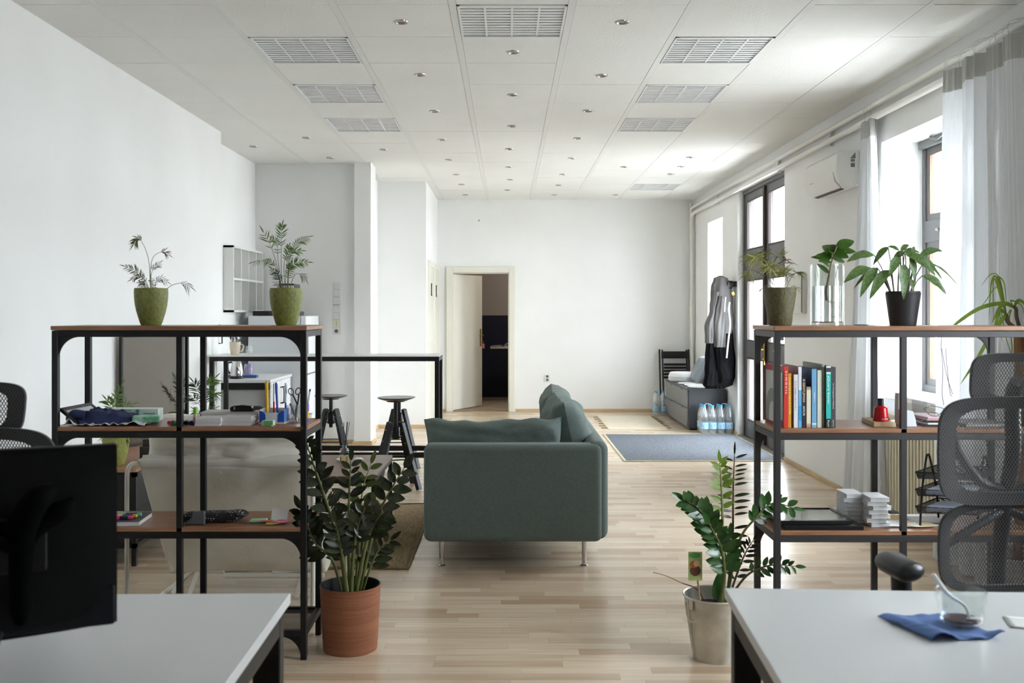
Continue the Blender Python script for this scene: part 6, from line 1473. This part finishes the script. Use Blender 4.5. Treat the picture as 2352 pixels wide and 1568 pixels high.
# ---- right ZZ plant in zinc bucket
cx_, cy_ = .855, 4.09
ZINC = M('galvanized_zinc', (214, 210, 198), .4, metal=.6, c2=(184, 180, 170), vs=9, bump=.1, bs=14)
t = thing('zz_plant', 'green ZZ plant in a zinc bucket at the corner of the right desk', 'potted plant', (cx_, cy_, 0))
prof = [(.001, .008), (.086, .008), (.087, 0), (.091, 0), (.092, .01)]+[(.092+.036*z/.25, z) for z in (.05, .1, .15, .19)]+[(.121, .197), (.1205, .203), (.1225, .209), (.122, .215), (.124, .221), (.1265, .25), (.131, .252), (.133, .257), (.130, .262), (.1255, .258), (.122, .22), (.115, .17)]
MB().lathe(prof, (cx_, cy_), 56, 0, cap=False).build('bucket', ZINC, t, smooth=True, ang=35)
MB().lathe([(.1165, .205), (.06, .215), (.001, .212)], (cx_, cy_), 30, 0, cap=False).build('soil', SOIL, t, smooth=True)
m = MB().tube(spl([(cx_-.126, cy_-.03, .235), (cx_-.128, cy_-.06, .19), (cx_-.11, cy_-.085, .17), (cx_-.075, cy_-.108, .20)]), .0025, 8); m.build('bail_handle', ZINC, t, smooth=True)
m = MB().box((-.012, -.003, -.02), (.012, .003, .02)).xf(Tm(V((cx_-.112, cy_-.068, .235))) @ Rx(-58, 'Z')); m.build('ear', ZINC, t, bevel=.002)
m = MB().prism([(-.004, 0), (.004, 0), (.004, 1), (-.004, 1)], lambda p: V((cx_-.088-.036*p[1]*.75+p[0]*.6, cy_-.03-.012*p[1], .01+.24*p[1])), lambda p: V((cx_-.088-.036*p[1]*.75+p[0]*.6-.003, cy_-.033-.012*p[1], .01+.24*p[1]))); m.build('seam', ZINC, t)
def zf(*a, **k): return zz_frond(t, *a, **k)
zf(pix([(1655, 1400), (1661, 1280), (1659, 1170), (1656, 1100), (1653, 1060)], 4.08), 7, .074, .40, ZZL, M('zz_stem_light', (150, 158, 92), .5), .50, .008, 1.0, L1=.058, prof='lan')
zf(pix([(1668, 1400), (1682, 1250), (1684, 1130), (1687, 1045)], 4.18), 13, .082, .20, ZZD, ZZSD, .34, .007, 1.3, up=.0)
zf(pix([(1650, 1400), (1652, 1290), (1634, 1215), (1606, 1170), (1572, 1148)], 4.05, -.06), 9, .090, .54, ZZM, ZZSD, .48, .008, .8, up=.5)
zf(pix([(1652, 1402), (1664, 1320), (1655, 1255), (1630, 1205)], 4.02, -.03), 7, .088, .52, ZZM, ZZS, .38, .009, 1.0)
zf(pix([(1665, 1400), (1695, 1250), (1735, 1190), (1775, 1155), (1822, 1166)], 4.12, .0), 7, .072, .52, ZZM, ZZS, .46, .007, .9)
zf(pix([(1665, 1390), (1715, 1322), (1770, 1298), (1826, 1300)], 4.06, -.04), 7, .062, .48, ZZM, ZZSD, .42, .006, .9)
zf(pix([(1668, 1392), (1692, 1320), (1712, 1270), (1730, 1240)], 4.2, .05), 8, .06, .28, ZZD, ZZSD, .3, .006, 1.0)
zf(pix([(1660, 1400), (1664, 1330), (1672, 1270), (1676, 1230)], 4.12), 6, .078, .5, ZZM, ZZS, .4, .008, 1.0)
m = MB(); blade(m, at(1640, 1378, 4.02), at(1662, 1300, 4.04), .045, (0, -1, .2), prof='ell'); m.build('leaf', ZZM, t, smooth=True)
m = MB().tube(spl(pix([(1620, 1385), (1600, 1352), (1565, 1338), (1530, 1322), (1500, 1314)], 4.05, -.05)), [.003]*12+[.0016]*13, 6); m.build('dry_twig', C('brown_twig', (120, 84, 66), .8), t, smooth=True)
t = thing('plant_tag', 'colourful plant care tag on a stick in the zinc bucket', 'plant tag', at(1605, 1380, 4.03))
a, b_ = at(1608, 1385, 4.03), at(1602, 1325, 4.03)
MB().cyl(a, b_, .0035, 8).build('stick', C('wooden_stick', (170, 130, 96), .7), t)
c0, c1 = at(1581, 1333, 4.02), at(1613, 1267, 4.02)
MB().box((c0.x, 4.02, c0.z), (c1.x, 4.0225, c1.z)).build('card', M('tag_green_print', (196, 206, 140), .4, c2=(160, 184, 110), vs=30), t)
def ell(nm, cx, cy, rx, rz, c, k): 
    P_ = at(cx, cy, 4.02); MB().prism([(rx*math.cos(w), rz*math.sin(w)) for w in [q*PI/10 for q in range(20)]], lambda p: V((P_.x+p[0], 4.0198-k, P_.z+p[1])), lambda p: V((P_.x+p[0], 4.0202, P_.z+p[1]))).build(nm, C(nm, c, .5), t)
ell('green_patch', 1596, 1275, .024, .011, (84, 160, 96), .0002); ell('brown_shape', 1597, 1310, .022, .022, (92, 58, 42), .0004); ell('auburn_patch', 1594, 1296, .018, .014, (186, 98, 60), .0006); ell('peach_patch', 1600, 1294, .012, .012, (224, 180, 150), .0008)

# ---- palms
def palm_frond(t, path, nl, L, wid, mats, start=.35, droop=.25, r=.0014, ang=.9, dep=.3, name='frond', sides=(-1, 1), Lend=.6):
    P = spl(path, 8); n = len(P); m = MB(); m.cur = 0; m.tube(P, [r*(1-.6*i/(n-1)) for i in range(n)], 6); m.cur = 1
    for i in range(nl):
        f = start+(1-start)*(i+.5)/nl; k = min(int(f*(n-1)), n-2); p = P[k]; d = (P[k+1]-P[max(0, k-1)]).normalized()
        s = d.cross(V((0, -1, 0))); s = V((1, 0, 0)) if s.length < .1 else s.normalized()
        l = L*(1-(1-Lend)*abs(2*(f-start)/(1-start)-.9))
        for sg in sides:
            dv = (s*sg*ang+d*(.55+.5*f)+V((0, rp.uniform(-dep, dep), rp.uniform(-.12, .12)))).normalized()
            ll = l*rp.uniform(.8, 1.12); blade(m, p, p+dv*ll, ll*wid, V((rp.uniform(-.4, .4), -1, .5)), droop*rp.uniform(.4, 1.3), 'lan', .25, 6)
    d = (P[-1]-P[-2]).normalized(); blade(m, P[-1], P[-1]+d*L*.8, L*wid*.9, (0, -1, .5), droop*.6, 'lan', .25, 6)
    return m.build(name, mats, t, smooth=True, ang=180)
def palm(label, px, Y, z, pm, fr, prof=GREENPROF, stemmat=ZZS, soil=.140):
    x = X_(px, Y); t = thing('potted_palm', label, 'potted plant', (x, Y, z)); pot(t, pm, x, Y, z, prof, soil)
    for f in fr: palm_frond(t, pix(f[0], Y, f[1]), f[2], f[3], f[4], [stemmat, f[5]], *f[6:])
    return t
Y = 4.22
palm('wilting parlour palm in an olive pot, left on the left unit', 347, Y, ZT, OLIVE, [
    ([(345, 668), (343, 610), (335, 575), (320, 548), (308, 560)], -.02, 10, .038, .16, PLO, .68, .35), ([(347, 668), (346, 620), (352, 590), (372, 578), (385, 584)], .03, 7, .034, .11, PLD, .70, .1),
    ([(342, 670), (330, 640), (312, 622), (288, 612)], 0, 12, .036, .14, PLO, .35, .15), ([(344, 670), (335, 645), (318, 635), (305, 640)], -.03, 9, .032, .16, PLK, .3, .2), ([(348, 668), (346, 640), (352, 618), (366, 604)], .02, 7, .03, .12, PLO, .6, .2),
    ([(355, 668), (358, 648), (368, 640), (382, 646)], -.02, 9, .034, .09, PLK, .3, .3), ([(341, 670), (330, 655), (320, 650)], .02, 7, .03, .14, PLK, .3, .4), ([(350, 670), (352, 655), (348, 640)], -.03, 8, .03, .12, PLO, .2, .4),
    ([(378, 668), (395, 655), (418, 650), (436, 658)], -.02, 5, .042, .09, PLD, .6, .5), ([(335, 670), (332, 655), (325, 648)], -.02, 6, .028, .15, PLO, .2, .5)])
palm('lush green parlour palm in an olive pot, right on the left unit', 657, Y, ZT, OLIVE, [
    ([(650, 664), (646, 620), (646, 570), (646, 530), (648, 518)], .0, 11, .040, .14, PLG, .52, .12), ([(648, 664), (636, 610), (622, 565), (606, 535)], -.04, 4, .05, .12, PLG, .6, .05), ([(660, 664), (664, 600), (680, 560), (708, 545)], .03, 12, .036, .13, PLG, .5, .3),
    ([(645, 664), (636, 620), (620, 600), (582, 602)], -.02, 11, .03, .16, PLG, .45, .5), ([(662, 664), (664, 620), (680, 604), (705, 602)], -.05, 12, .042, .13, PLG, .35, .2), ([(655, 664), (658, 610), (668, 580), (690, 576)], .04, 12, .036, .15, PLG, .4, .2),
    ([(655, 664), (652, 610), (660, 578), (664, 565)], -.05, 10, .034, .18, PLG, .45, .3), ([(658, 664), (664, 625), (668, 605)], -.04, 11, .036, .16, PLG, .3, .5), ([(646, 664), (640, 632), (626, 618)], -.03, 9, .034, .15, PLK, .3, .4),
    ([(648, 664), (640, 640), (628, 632)], .02, 7, .032, .13, PLK, .3, .4), ([(665, 664), (676, 632), (690, 630), (700, 640)], -.02, 5, .034, .12, PLO, .6, .5), ([(652, 664), (640, 610), (636, 560), (626, 548)], .04, 10, .036, .14, PLG, .5, .3), ([(645, 664), (640, 655), (632, 650)], -.02, 4, .025, .1, PLD, .2, .2)])
CONE = [(.044, 0), (.047, .006), (.055, .05), (.064, .10), (.0705, .15), (.0705, .158)]
def tuft(t, path, Y_, dY, n, L, wid, mat, spread=1.0, nm='tuft', side=0):
    P = spl(pix(path, Y_, dY), 6); m = MB(); m.cur = 0; m.tube(P, [.0014, .0008], 6); m.cur = 1
    e = P[-1]; d = (P[-1]-P[-3]).normalized()
    L *= 1.15
    for i in range(int(n*1.35)):
        w = rp.uniform(0, 2*PI); el = rp.uniform(-.6, .9); f = rp.uniform(.72, 1.0) if i % 3 else 1.0
        b_ = P[int(f*(len(P)-1))]
        dv = (V((math.cos(w), math.sin(w)*.8, el))*spread+d*.5+V((side, 0, 0))).normalized(); ll = L*rp.uniform(.6, 1.15)
        blade(m, b_, b_+dv*ll, ll*wid, V((rp.uniform(-.5, .5), -1, rp.uniform(0, .8))), rp.uniform(.15, .75), 'lan', .25, 6)
    m.build(nm, [ZZS, mat], t, smooth=True, ang=180)
x = X_(1792, 4.16); t = thing('potted_palm', 'pale yellowing tufted plant in a dark olive pot on the right unit', 'potted plant', (x, 4.16, ZT)); pot(t, OLIVED, x, 4.16, ZT, CONE, .145)
for path, dY, n, L, mt in (([(1788, 662), (1776, 630), (1755, 600), (1735, 592)], -.02, 34, .052, PLY), ([(1786, 662), (1770, 625), (1745, 588), (1724, 590)], .03, 34, .050, PLY), ([(1790, 662), (1786, 640), (1775, 618), (1765, 612)], -.04, 36, .055, PLY),
     ([(1792, 662), (1792, 640), (1790, 625)], .0, 34, .052, PLY), ([(1796, 662), (1804, 640), (1800, 622)], .03, 26, .048, PLO), ([(1796, 662), (1802, 620), (1796, 596), (1789, 586)], -.01, 12, .050, PLO), ([(1800, 662), (1808, 640), (1802, 610), (1806, 598)], .03, 9, .05, PLD),
     ([(1806, 662), (1816, 640), (1826, 628), (1832, 628)], -.01, 15, .042, PLO), ([(1816, 662), (1824, 656), (1830, 668)], -.04, 14, .035, PLY), ([(1778, 664), (1762, 655), (1750, 664)], -.04, 10, .032, PLD), ([(1784, 662), (1762, 638), (1728, 620), (1718, 628)], .0, 16, .042, PLY), ([(1782, 662), (1764, 600), (1758, 580)], .04, 16, .045, PLO)):
    tuft(t, path, 4.16, dY, n, L, .085, mt)
# palms on the sideboard
lp = [(.048, 0), (.052, .006), (.066, .07), (.076, .15), (.078, .16)]
palm('green palm in a lime pot on the sideboard behind the armchair', 266, 5.72, .5405, LPOT, [
    ([(262, 1012), (262, 960), (264, 925), (278, 890)], 0, 10, .085, .13, PLG, .45, .3), ([(266, 1012), (268, 970), (280, 940), (300, 930)], .03, 9, .075, .12, PLG, .4, .3), ([(262, 1012), (256, 960), (252, 930), (246, 920)], 0, 9, .075, .12, PLG, .4, .3),
    ([(262, 1014), (250, 1000), (238, 1004)], -.03, 8, .05, .12, PLO, .2, .5), ([(272, 1014), (284, 1002), (296, 1008)], -.03, 8, .05, .12, PLO, .2, .5)], prof=lp, soil=.148)
palm('feathery dark palm on the far end of the sideboard', 468, 6.98, .5405, LPOT, [
    ([(466, 960), (462, 920), (452, 890), (446, 880)], 0, 11, .10, .10, PLK, .35, .3), ([(470, 960), (474, 915), (480, 885), (492, 870)], 0, 12, .09, .13, PLG, .4, .2), ([(466, 960), (458, 930), (446, 915), (432, 912)], -.1, 10, .09, .09, PLK, .35, .4),
    ([(472, 960), (480, 930), (488, 905), (496, 905)], .05, 10, .085, .11, PLG, .4, .4), ([(468, 960), (466, 930), (470, 905), (468, 890)], -.1, 11, .08, .12, PLK, .35, .2), ([(474, 962), (482, 945), (492, 938)], 0, 6, .07, .10, PLG, .4, .4), ([(464, 962), (456, 950), (448, 942)], 0, 7, .07, .10, PLK, .3, .4)], prof=lp, soil=.148)

# ---- glass vase with cutting
Y = 4.16; x = X_(1900, Y); r = .0675; h = .256
t = thing('glass_vase', 'tall clear glass cylinder with water and a leafy cutting', 'vase', (x, Y, ZT))
MB().lathe([(.001, 0), (r, 0), (r, h-.012), (r-.003, h), (r-.006, h), (r-.004, h-.014), (r-.004, .012), (.001, .010)], (x, Y), 48, ZT, cap=False).build('vase_wall', GLS, t, smooth=True, ang=50)
MB().lathe([(.001, .0125), (r-.006, .0125), (r-.006, .164), (.001, .164)], (x, Y), 48, ZT, cap=False).build('water', WATER, t, smooth=True, ang=50)
MB().lathe([(r-.0055, .012), (r-.0055, .016)], (x, Y), 40, ZT, cap=False).build('base_ring', C('tan_sediment', (150, 116, 74), .6), t)
t = thing('leafy_cutting', 'cutting with broad glossy green leaves standing in the glass vase', 'plant cutting', (x, Y, ZT+.09))
MB().tube(spl([at(1899, 690, Y), at(1898, 665, Y), at(1903, 640, Y), at(1908, 610, Y), at(1915, 585, Y), at(1922, 565, Y)]), [.0045]*12+[.003]*14, 8).build('stem', C('brown_green_stem', (120, 104, 70), .6), t, smooth=True)
LV = [((1921, 568), (1962, 551), .040, .0), ((1918, 575), (1966, 575), .034, .02), ((1916, 580), (1888, 563), .042, .02), ((1914, 585), (1880, 584), .034, .03), ((1912, 590), (1872, 585), .026, -.03), ((1914, 582), (1950, 590), .038, -.03), ((1910, 595), (1862, 588), .022, .02),
      ((1920, 572), (1900, 562), .034, .03), ((1912, 594), (1940, 598), .036, .04), ((1905, 628), (1876, 604), .022, .0), ((1908, 600), (1880, 598), .026, -.05), ((1916, 578), (1938, 566), .040, .01), ((1906, 612), (1888, 600), .014, -.02), ((1913, 588), (1905, 575), .036, -.045)]
for a, b_, w_, dy in LV:
    m = MB(); blade(m, at(*a, Y), at(*b_, Y+dy), w_*1.3, (.1, -.8, .7), .05, 'ell', .15, 10); m.build('leaf', FIC, t, smooth=True, ang=180)
m = MB()
for i in range(5): m.tube(spl([at(1900, 690, Y), at(1908+4*i, 700, Y+.01*i), at(1916+3*i, 712+3*i, Y-.01*i), at(1922-4*i, 728, Y)]), .0007, 5)
m.build('roots', C('pale_roots', (170, 150, 110), .7), t)

# ---- black pot with silver patterned leaves
Y = 4.17; x = X_(2074, Y)
t = thing('aglaonema_plant', 'plant with large silver patterned leaves in a black pot', 'potted plant', (x, Y, ZT))
BP = M('matt_black_plastic', (46, 47, 49), .42)
MB().lathe([(.001, 0), (.052, 0), (.053, .003), (.0705, .134), (.0715, .136), (.0705, .134), (.068, .134), (.068, .142), (.0685, .143), (.0655, .143), (.062, .12)], (x, Y), 48, ZT, cap=False).build('pot', BP, t, smooth=True, ang=35)
MB().lathe([(.063, .125), (.001, .13)], (x, Y), 24, ZT, cap=False).build('soil', SOIL, t)
AG = [((2057, 620), (2058, 585), (1940, 600), .038, 0), ((2066, 655), (2040, 590), (2004, 586), .0, 0)]
LF = [ # petiole start, leaf base, leaf tip, width, dy
 ((2052, 662), (2008, 585), (1944, 602), .030, .0), ((2055, 662), (2040, 567), (2006, 608), .022, .03), ((2054, 662), (2002, 616), (1938, 650), .034, -.02), ((2050, 662), (2014, 614), (1976, 682), .034, -.03), ((2056, 662), (2042, 620), (1998, 686), .036, -.04), ((2052, 662), (2016, 616), (1960, 664), .014, .04),
 ((2062, 662), (2066, 590), (2042, 636), .032, -.05), ((2070, 662), (2078, 578), (2050, 600), .022, .02), ((2072, 662), (2066, 576), (2038, 566), .016, .03), ((2072, 662), (2068, 578), (2088, 562), .018, .03), ((2074, 662), (2076, 606), (2076, 689), .036, -.07), ((2082, 662), (2092, 588), (2102, 650), .026, -.05),
 ((2082, 662), (2080, 582), (2148, 632), .040, -.05), ((2082, 662), (2110, 590), (2164, 576), .026, .02), ((2088, 662), (2120, 632), (2173, 675), .034, -.03), ((2084, 662), (2104, 590), (2163, 640), .028, .03), ((2086, 662), (2122, 602), (2200, 655), .009, .05), ((2084, 662), (2096, 580), (2100, 566), .012, .02), ((2084, 662), (2092, 640), (2098, 672), .018, -.04), ((2076, 662), (2074, 580), (2112, 580), .02, .03)]
for st_, b0, tp, w_, dy in LF:
    m = MB(); m.cur = 0; A, B, T_ = at(st_[0], 688, Y), at(*b0, Y+dy*.6), at(*tp, Y+dy*1.2)
    m.tube(spl([A, (A+B)/2+V((0, 0, .02)), B], 5), [.0035]*5+[.0022]*6, 6); m.cur = 1
    mid = (B+T_)/2
    # arched blade: rises then falls towards the tip
    n = 10; ax = T_-B; L = ax.length; a_ = ax/L; sd = a_.cross(V((.15, -.9, .55))).normalized(); up_ = sd.cross(a_).normalized(); vs2 = []; fs2 = []
    for i in range(n+1):
        f = i/n; k = max(.03, math.sin(PI*f**.8)**.8); c_ = B+ax*f+V((0, 0, 1))*.12*L*math.sin(PI*f)
        wv = .06*w_*math.sin(f*15)
        vs2 += [c_-sd*w_*.62*k+up_*(w_*.12*k+wv), c_, c_+sd*w_*.62*k+up_*(w_*.12*k-wv)]
    for i in range(n): j = i*3; fs2 += [(j, j+1, j+4, j+3), (j+1, j+2, j+5, j+4)]
    m.add(vs2, fs2); m.build('leaf', [C('purple_brown_petiole', (96, 84, 76), .5), AGL], t, smooth=True, ang=180)

# ---- tall dracaena by the window
Y = 4.72; x = X_(2343, Y)
t = thing('dracaena', 'tall dracaena with thick bare trunk and strap leaves near the window', 'potted plant', (x, Y, 0))
MB().lathe([(.001, 0), (.12, 0), (.15, .26), (.155, .27), (.145, .27), (.13, .2)], (x, Y), 36, 0, cap=False).build('pot', C('white_planter', (214, 214, 210), .4), t, smooth=True)
MB().lathe([(.135, .22), (.001, .23)], (x, Y), 24, 0, cap=False).build('soil', SOIL, t)
zt = Z_(757, Y)
MB().tube([(x, Y, .2), (x+.004, Y, .6), (x, Y, 1.1), (x, Y, zt-.03), (x, Y, zt-.005), (x, Y, zt+.012)], [.030, .028, .027, .028, .037, .034], 16).build('trunk', M('tan_trunk', (168, 128, 88), .8, c2=(136, 98, 62), vs=12, stretch=(1, 1, .3), bump=.8, bs=60), t, smooth=True)
BR = C('branch_bark', (130, 106, 84), .8)
c1 = spl([(x, Y, zt), at(2335, 728, Y), at(2334, 710, Y), at(2328, 703, Y)]); c2_ = spl([(x-.01, Y, zt), at(2316, 740, Y), at(2311, 722, Y)])
MB().tube(c1, .009, 8).build('branch', BR, t, smooth=True); MB().tube(c2_, .010, 8).build('branch', BR, t, smooth=True)
def strap(pts, w0, dY=0, tw=0):
    P = spl(pix(pts, Y, dY), 6); n = len(P); vs2 = []; fs2 = []
    for i, p in enumerate(P):
        d = (P[min(i+1, n-1)]-P[max(0, i-1)]).normalized(); s = d.cross(V((.2, -1, .35))).normalized(); f = i/(n-1)
        k = w0*.40*min(1, .45+f*2.2)*(1-f**3)**.8+.0006; up_ = s.cross(d)
        vs2 += [p-s*k+up_*k*.35, p, p+s*k+up_*k*.35]
    for i in range(n-1): j = i*3; fs2 += [(j, j+1, j+4, j+3), (j+1, j+2, j+5, j+4)]
    m = MB().add(vs2, fs2); m.build('leaf', DRA, t, smooth=True, ang=180)
strap([(2328, 706), (2300, 697), (2250, 708), (2200, 740), (2163, 775)], .024, -.05); strap([(2311, 722), (2300, 735), (2275, 770), (2240, 830), (2206, 882)], .026, -.08)
for pts, w_, d_ in (([(2311, 722), (2305, 690), (2294, 650), (2285, 634), (2276, 655), (2272, 735)], .014, 0), ([(2311, 722), (2302, 690), (2290, 640), (2300, 665), (2305, 695)], .024, .03), ([(2311, 722), (2300, 660), (2292, 636), (2306, 650), (2312, 700)], .012, .06), ([(2311, 722), (2306, 690), (2288, 660), (2265, 690), (2252, 705)], .006, .02),
                  ([(2311, 722), (2296, 640), (2276, 630), (2255, 655)], .006, .05), ([(2311, 722), (2300, 690), (2282, 640), (2282, 740)], .01, -.05), ([(2328, 705), (2322, 690), (2345, 700), (2352, 720)], .008, 0), ([(2328, 705), (2340, 690), (2360, 705), (2380, 740)], .02, 0), ([(2311, 725), (2296, 710), (2290, 730), (2284, 760), (2282, 775)], .02, -.03),
                  ([(2313, 722), (2322, 712), (2318, 735), (2325, 800), (2318, 815)], .008, .0), ([(2311, 722), (2300, 712), (2312, 780), (2330, 830)], .007, .02), ([(2311, 724), (2298, 714), (2298, 750), (2302, 785)], .006, .0), ([(2328, 706), (2312, 698), (2296, 706), (2278, 742)], .026, -.03)):
    strap(pts, w_, d_)
# dangling dry stems in front of the curtain
m = MB()
for pts in ([(2163, 775), (2162, 800), (2166, 850), (2164, 900), (2168, 930)], [(2172, 800), (2176, 850), (2182, 900), (2186, 910)], [(2163, 800), (2174, 860), (2188, 905)]): m.tube(spl(pix(pts, 4.68)), .0013, 5)
m.build('dry_stem', C('purple_grey_stem', (128, 110, 128), .7), t, smooth=True)
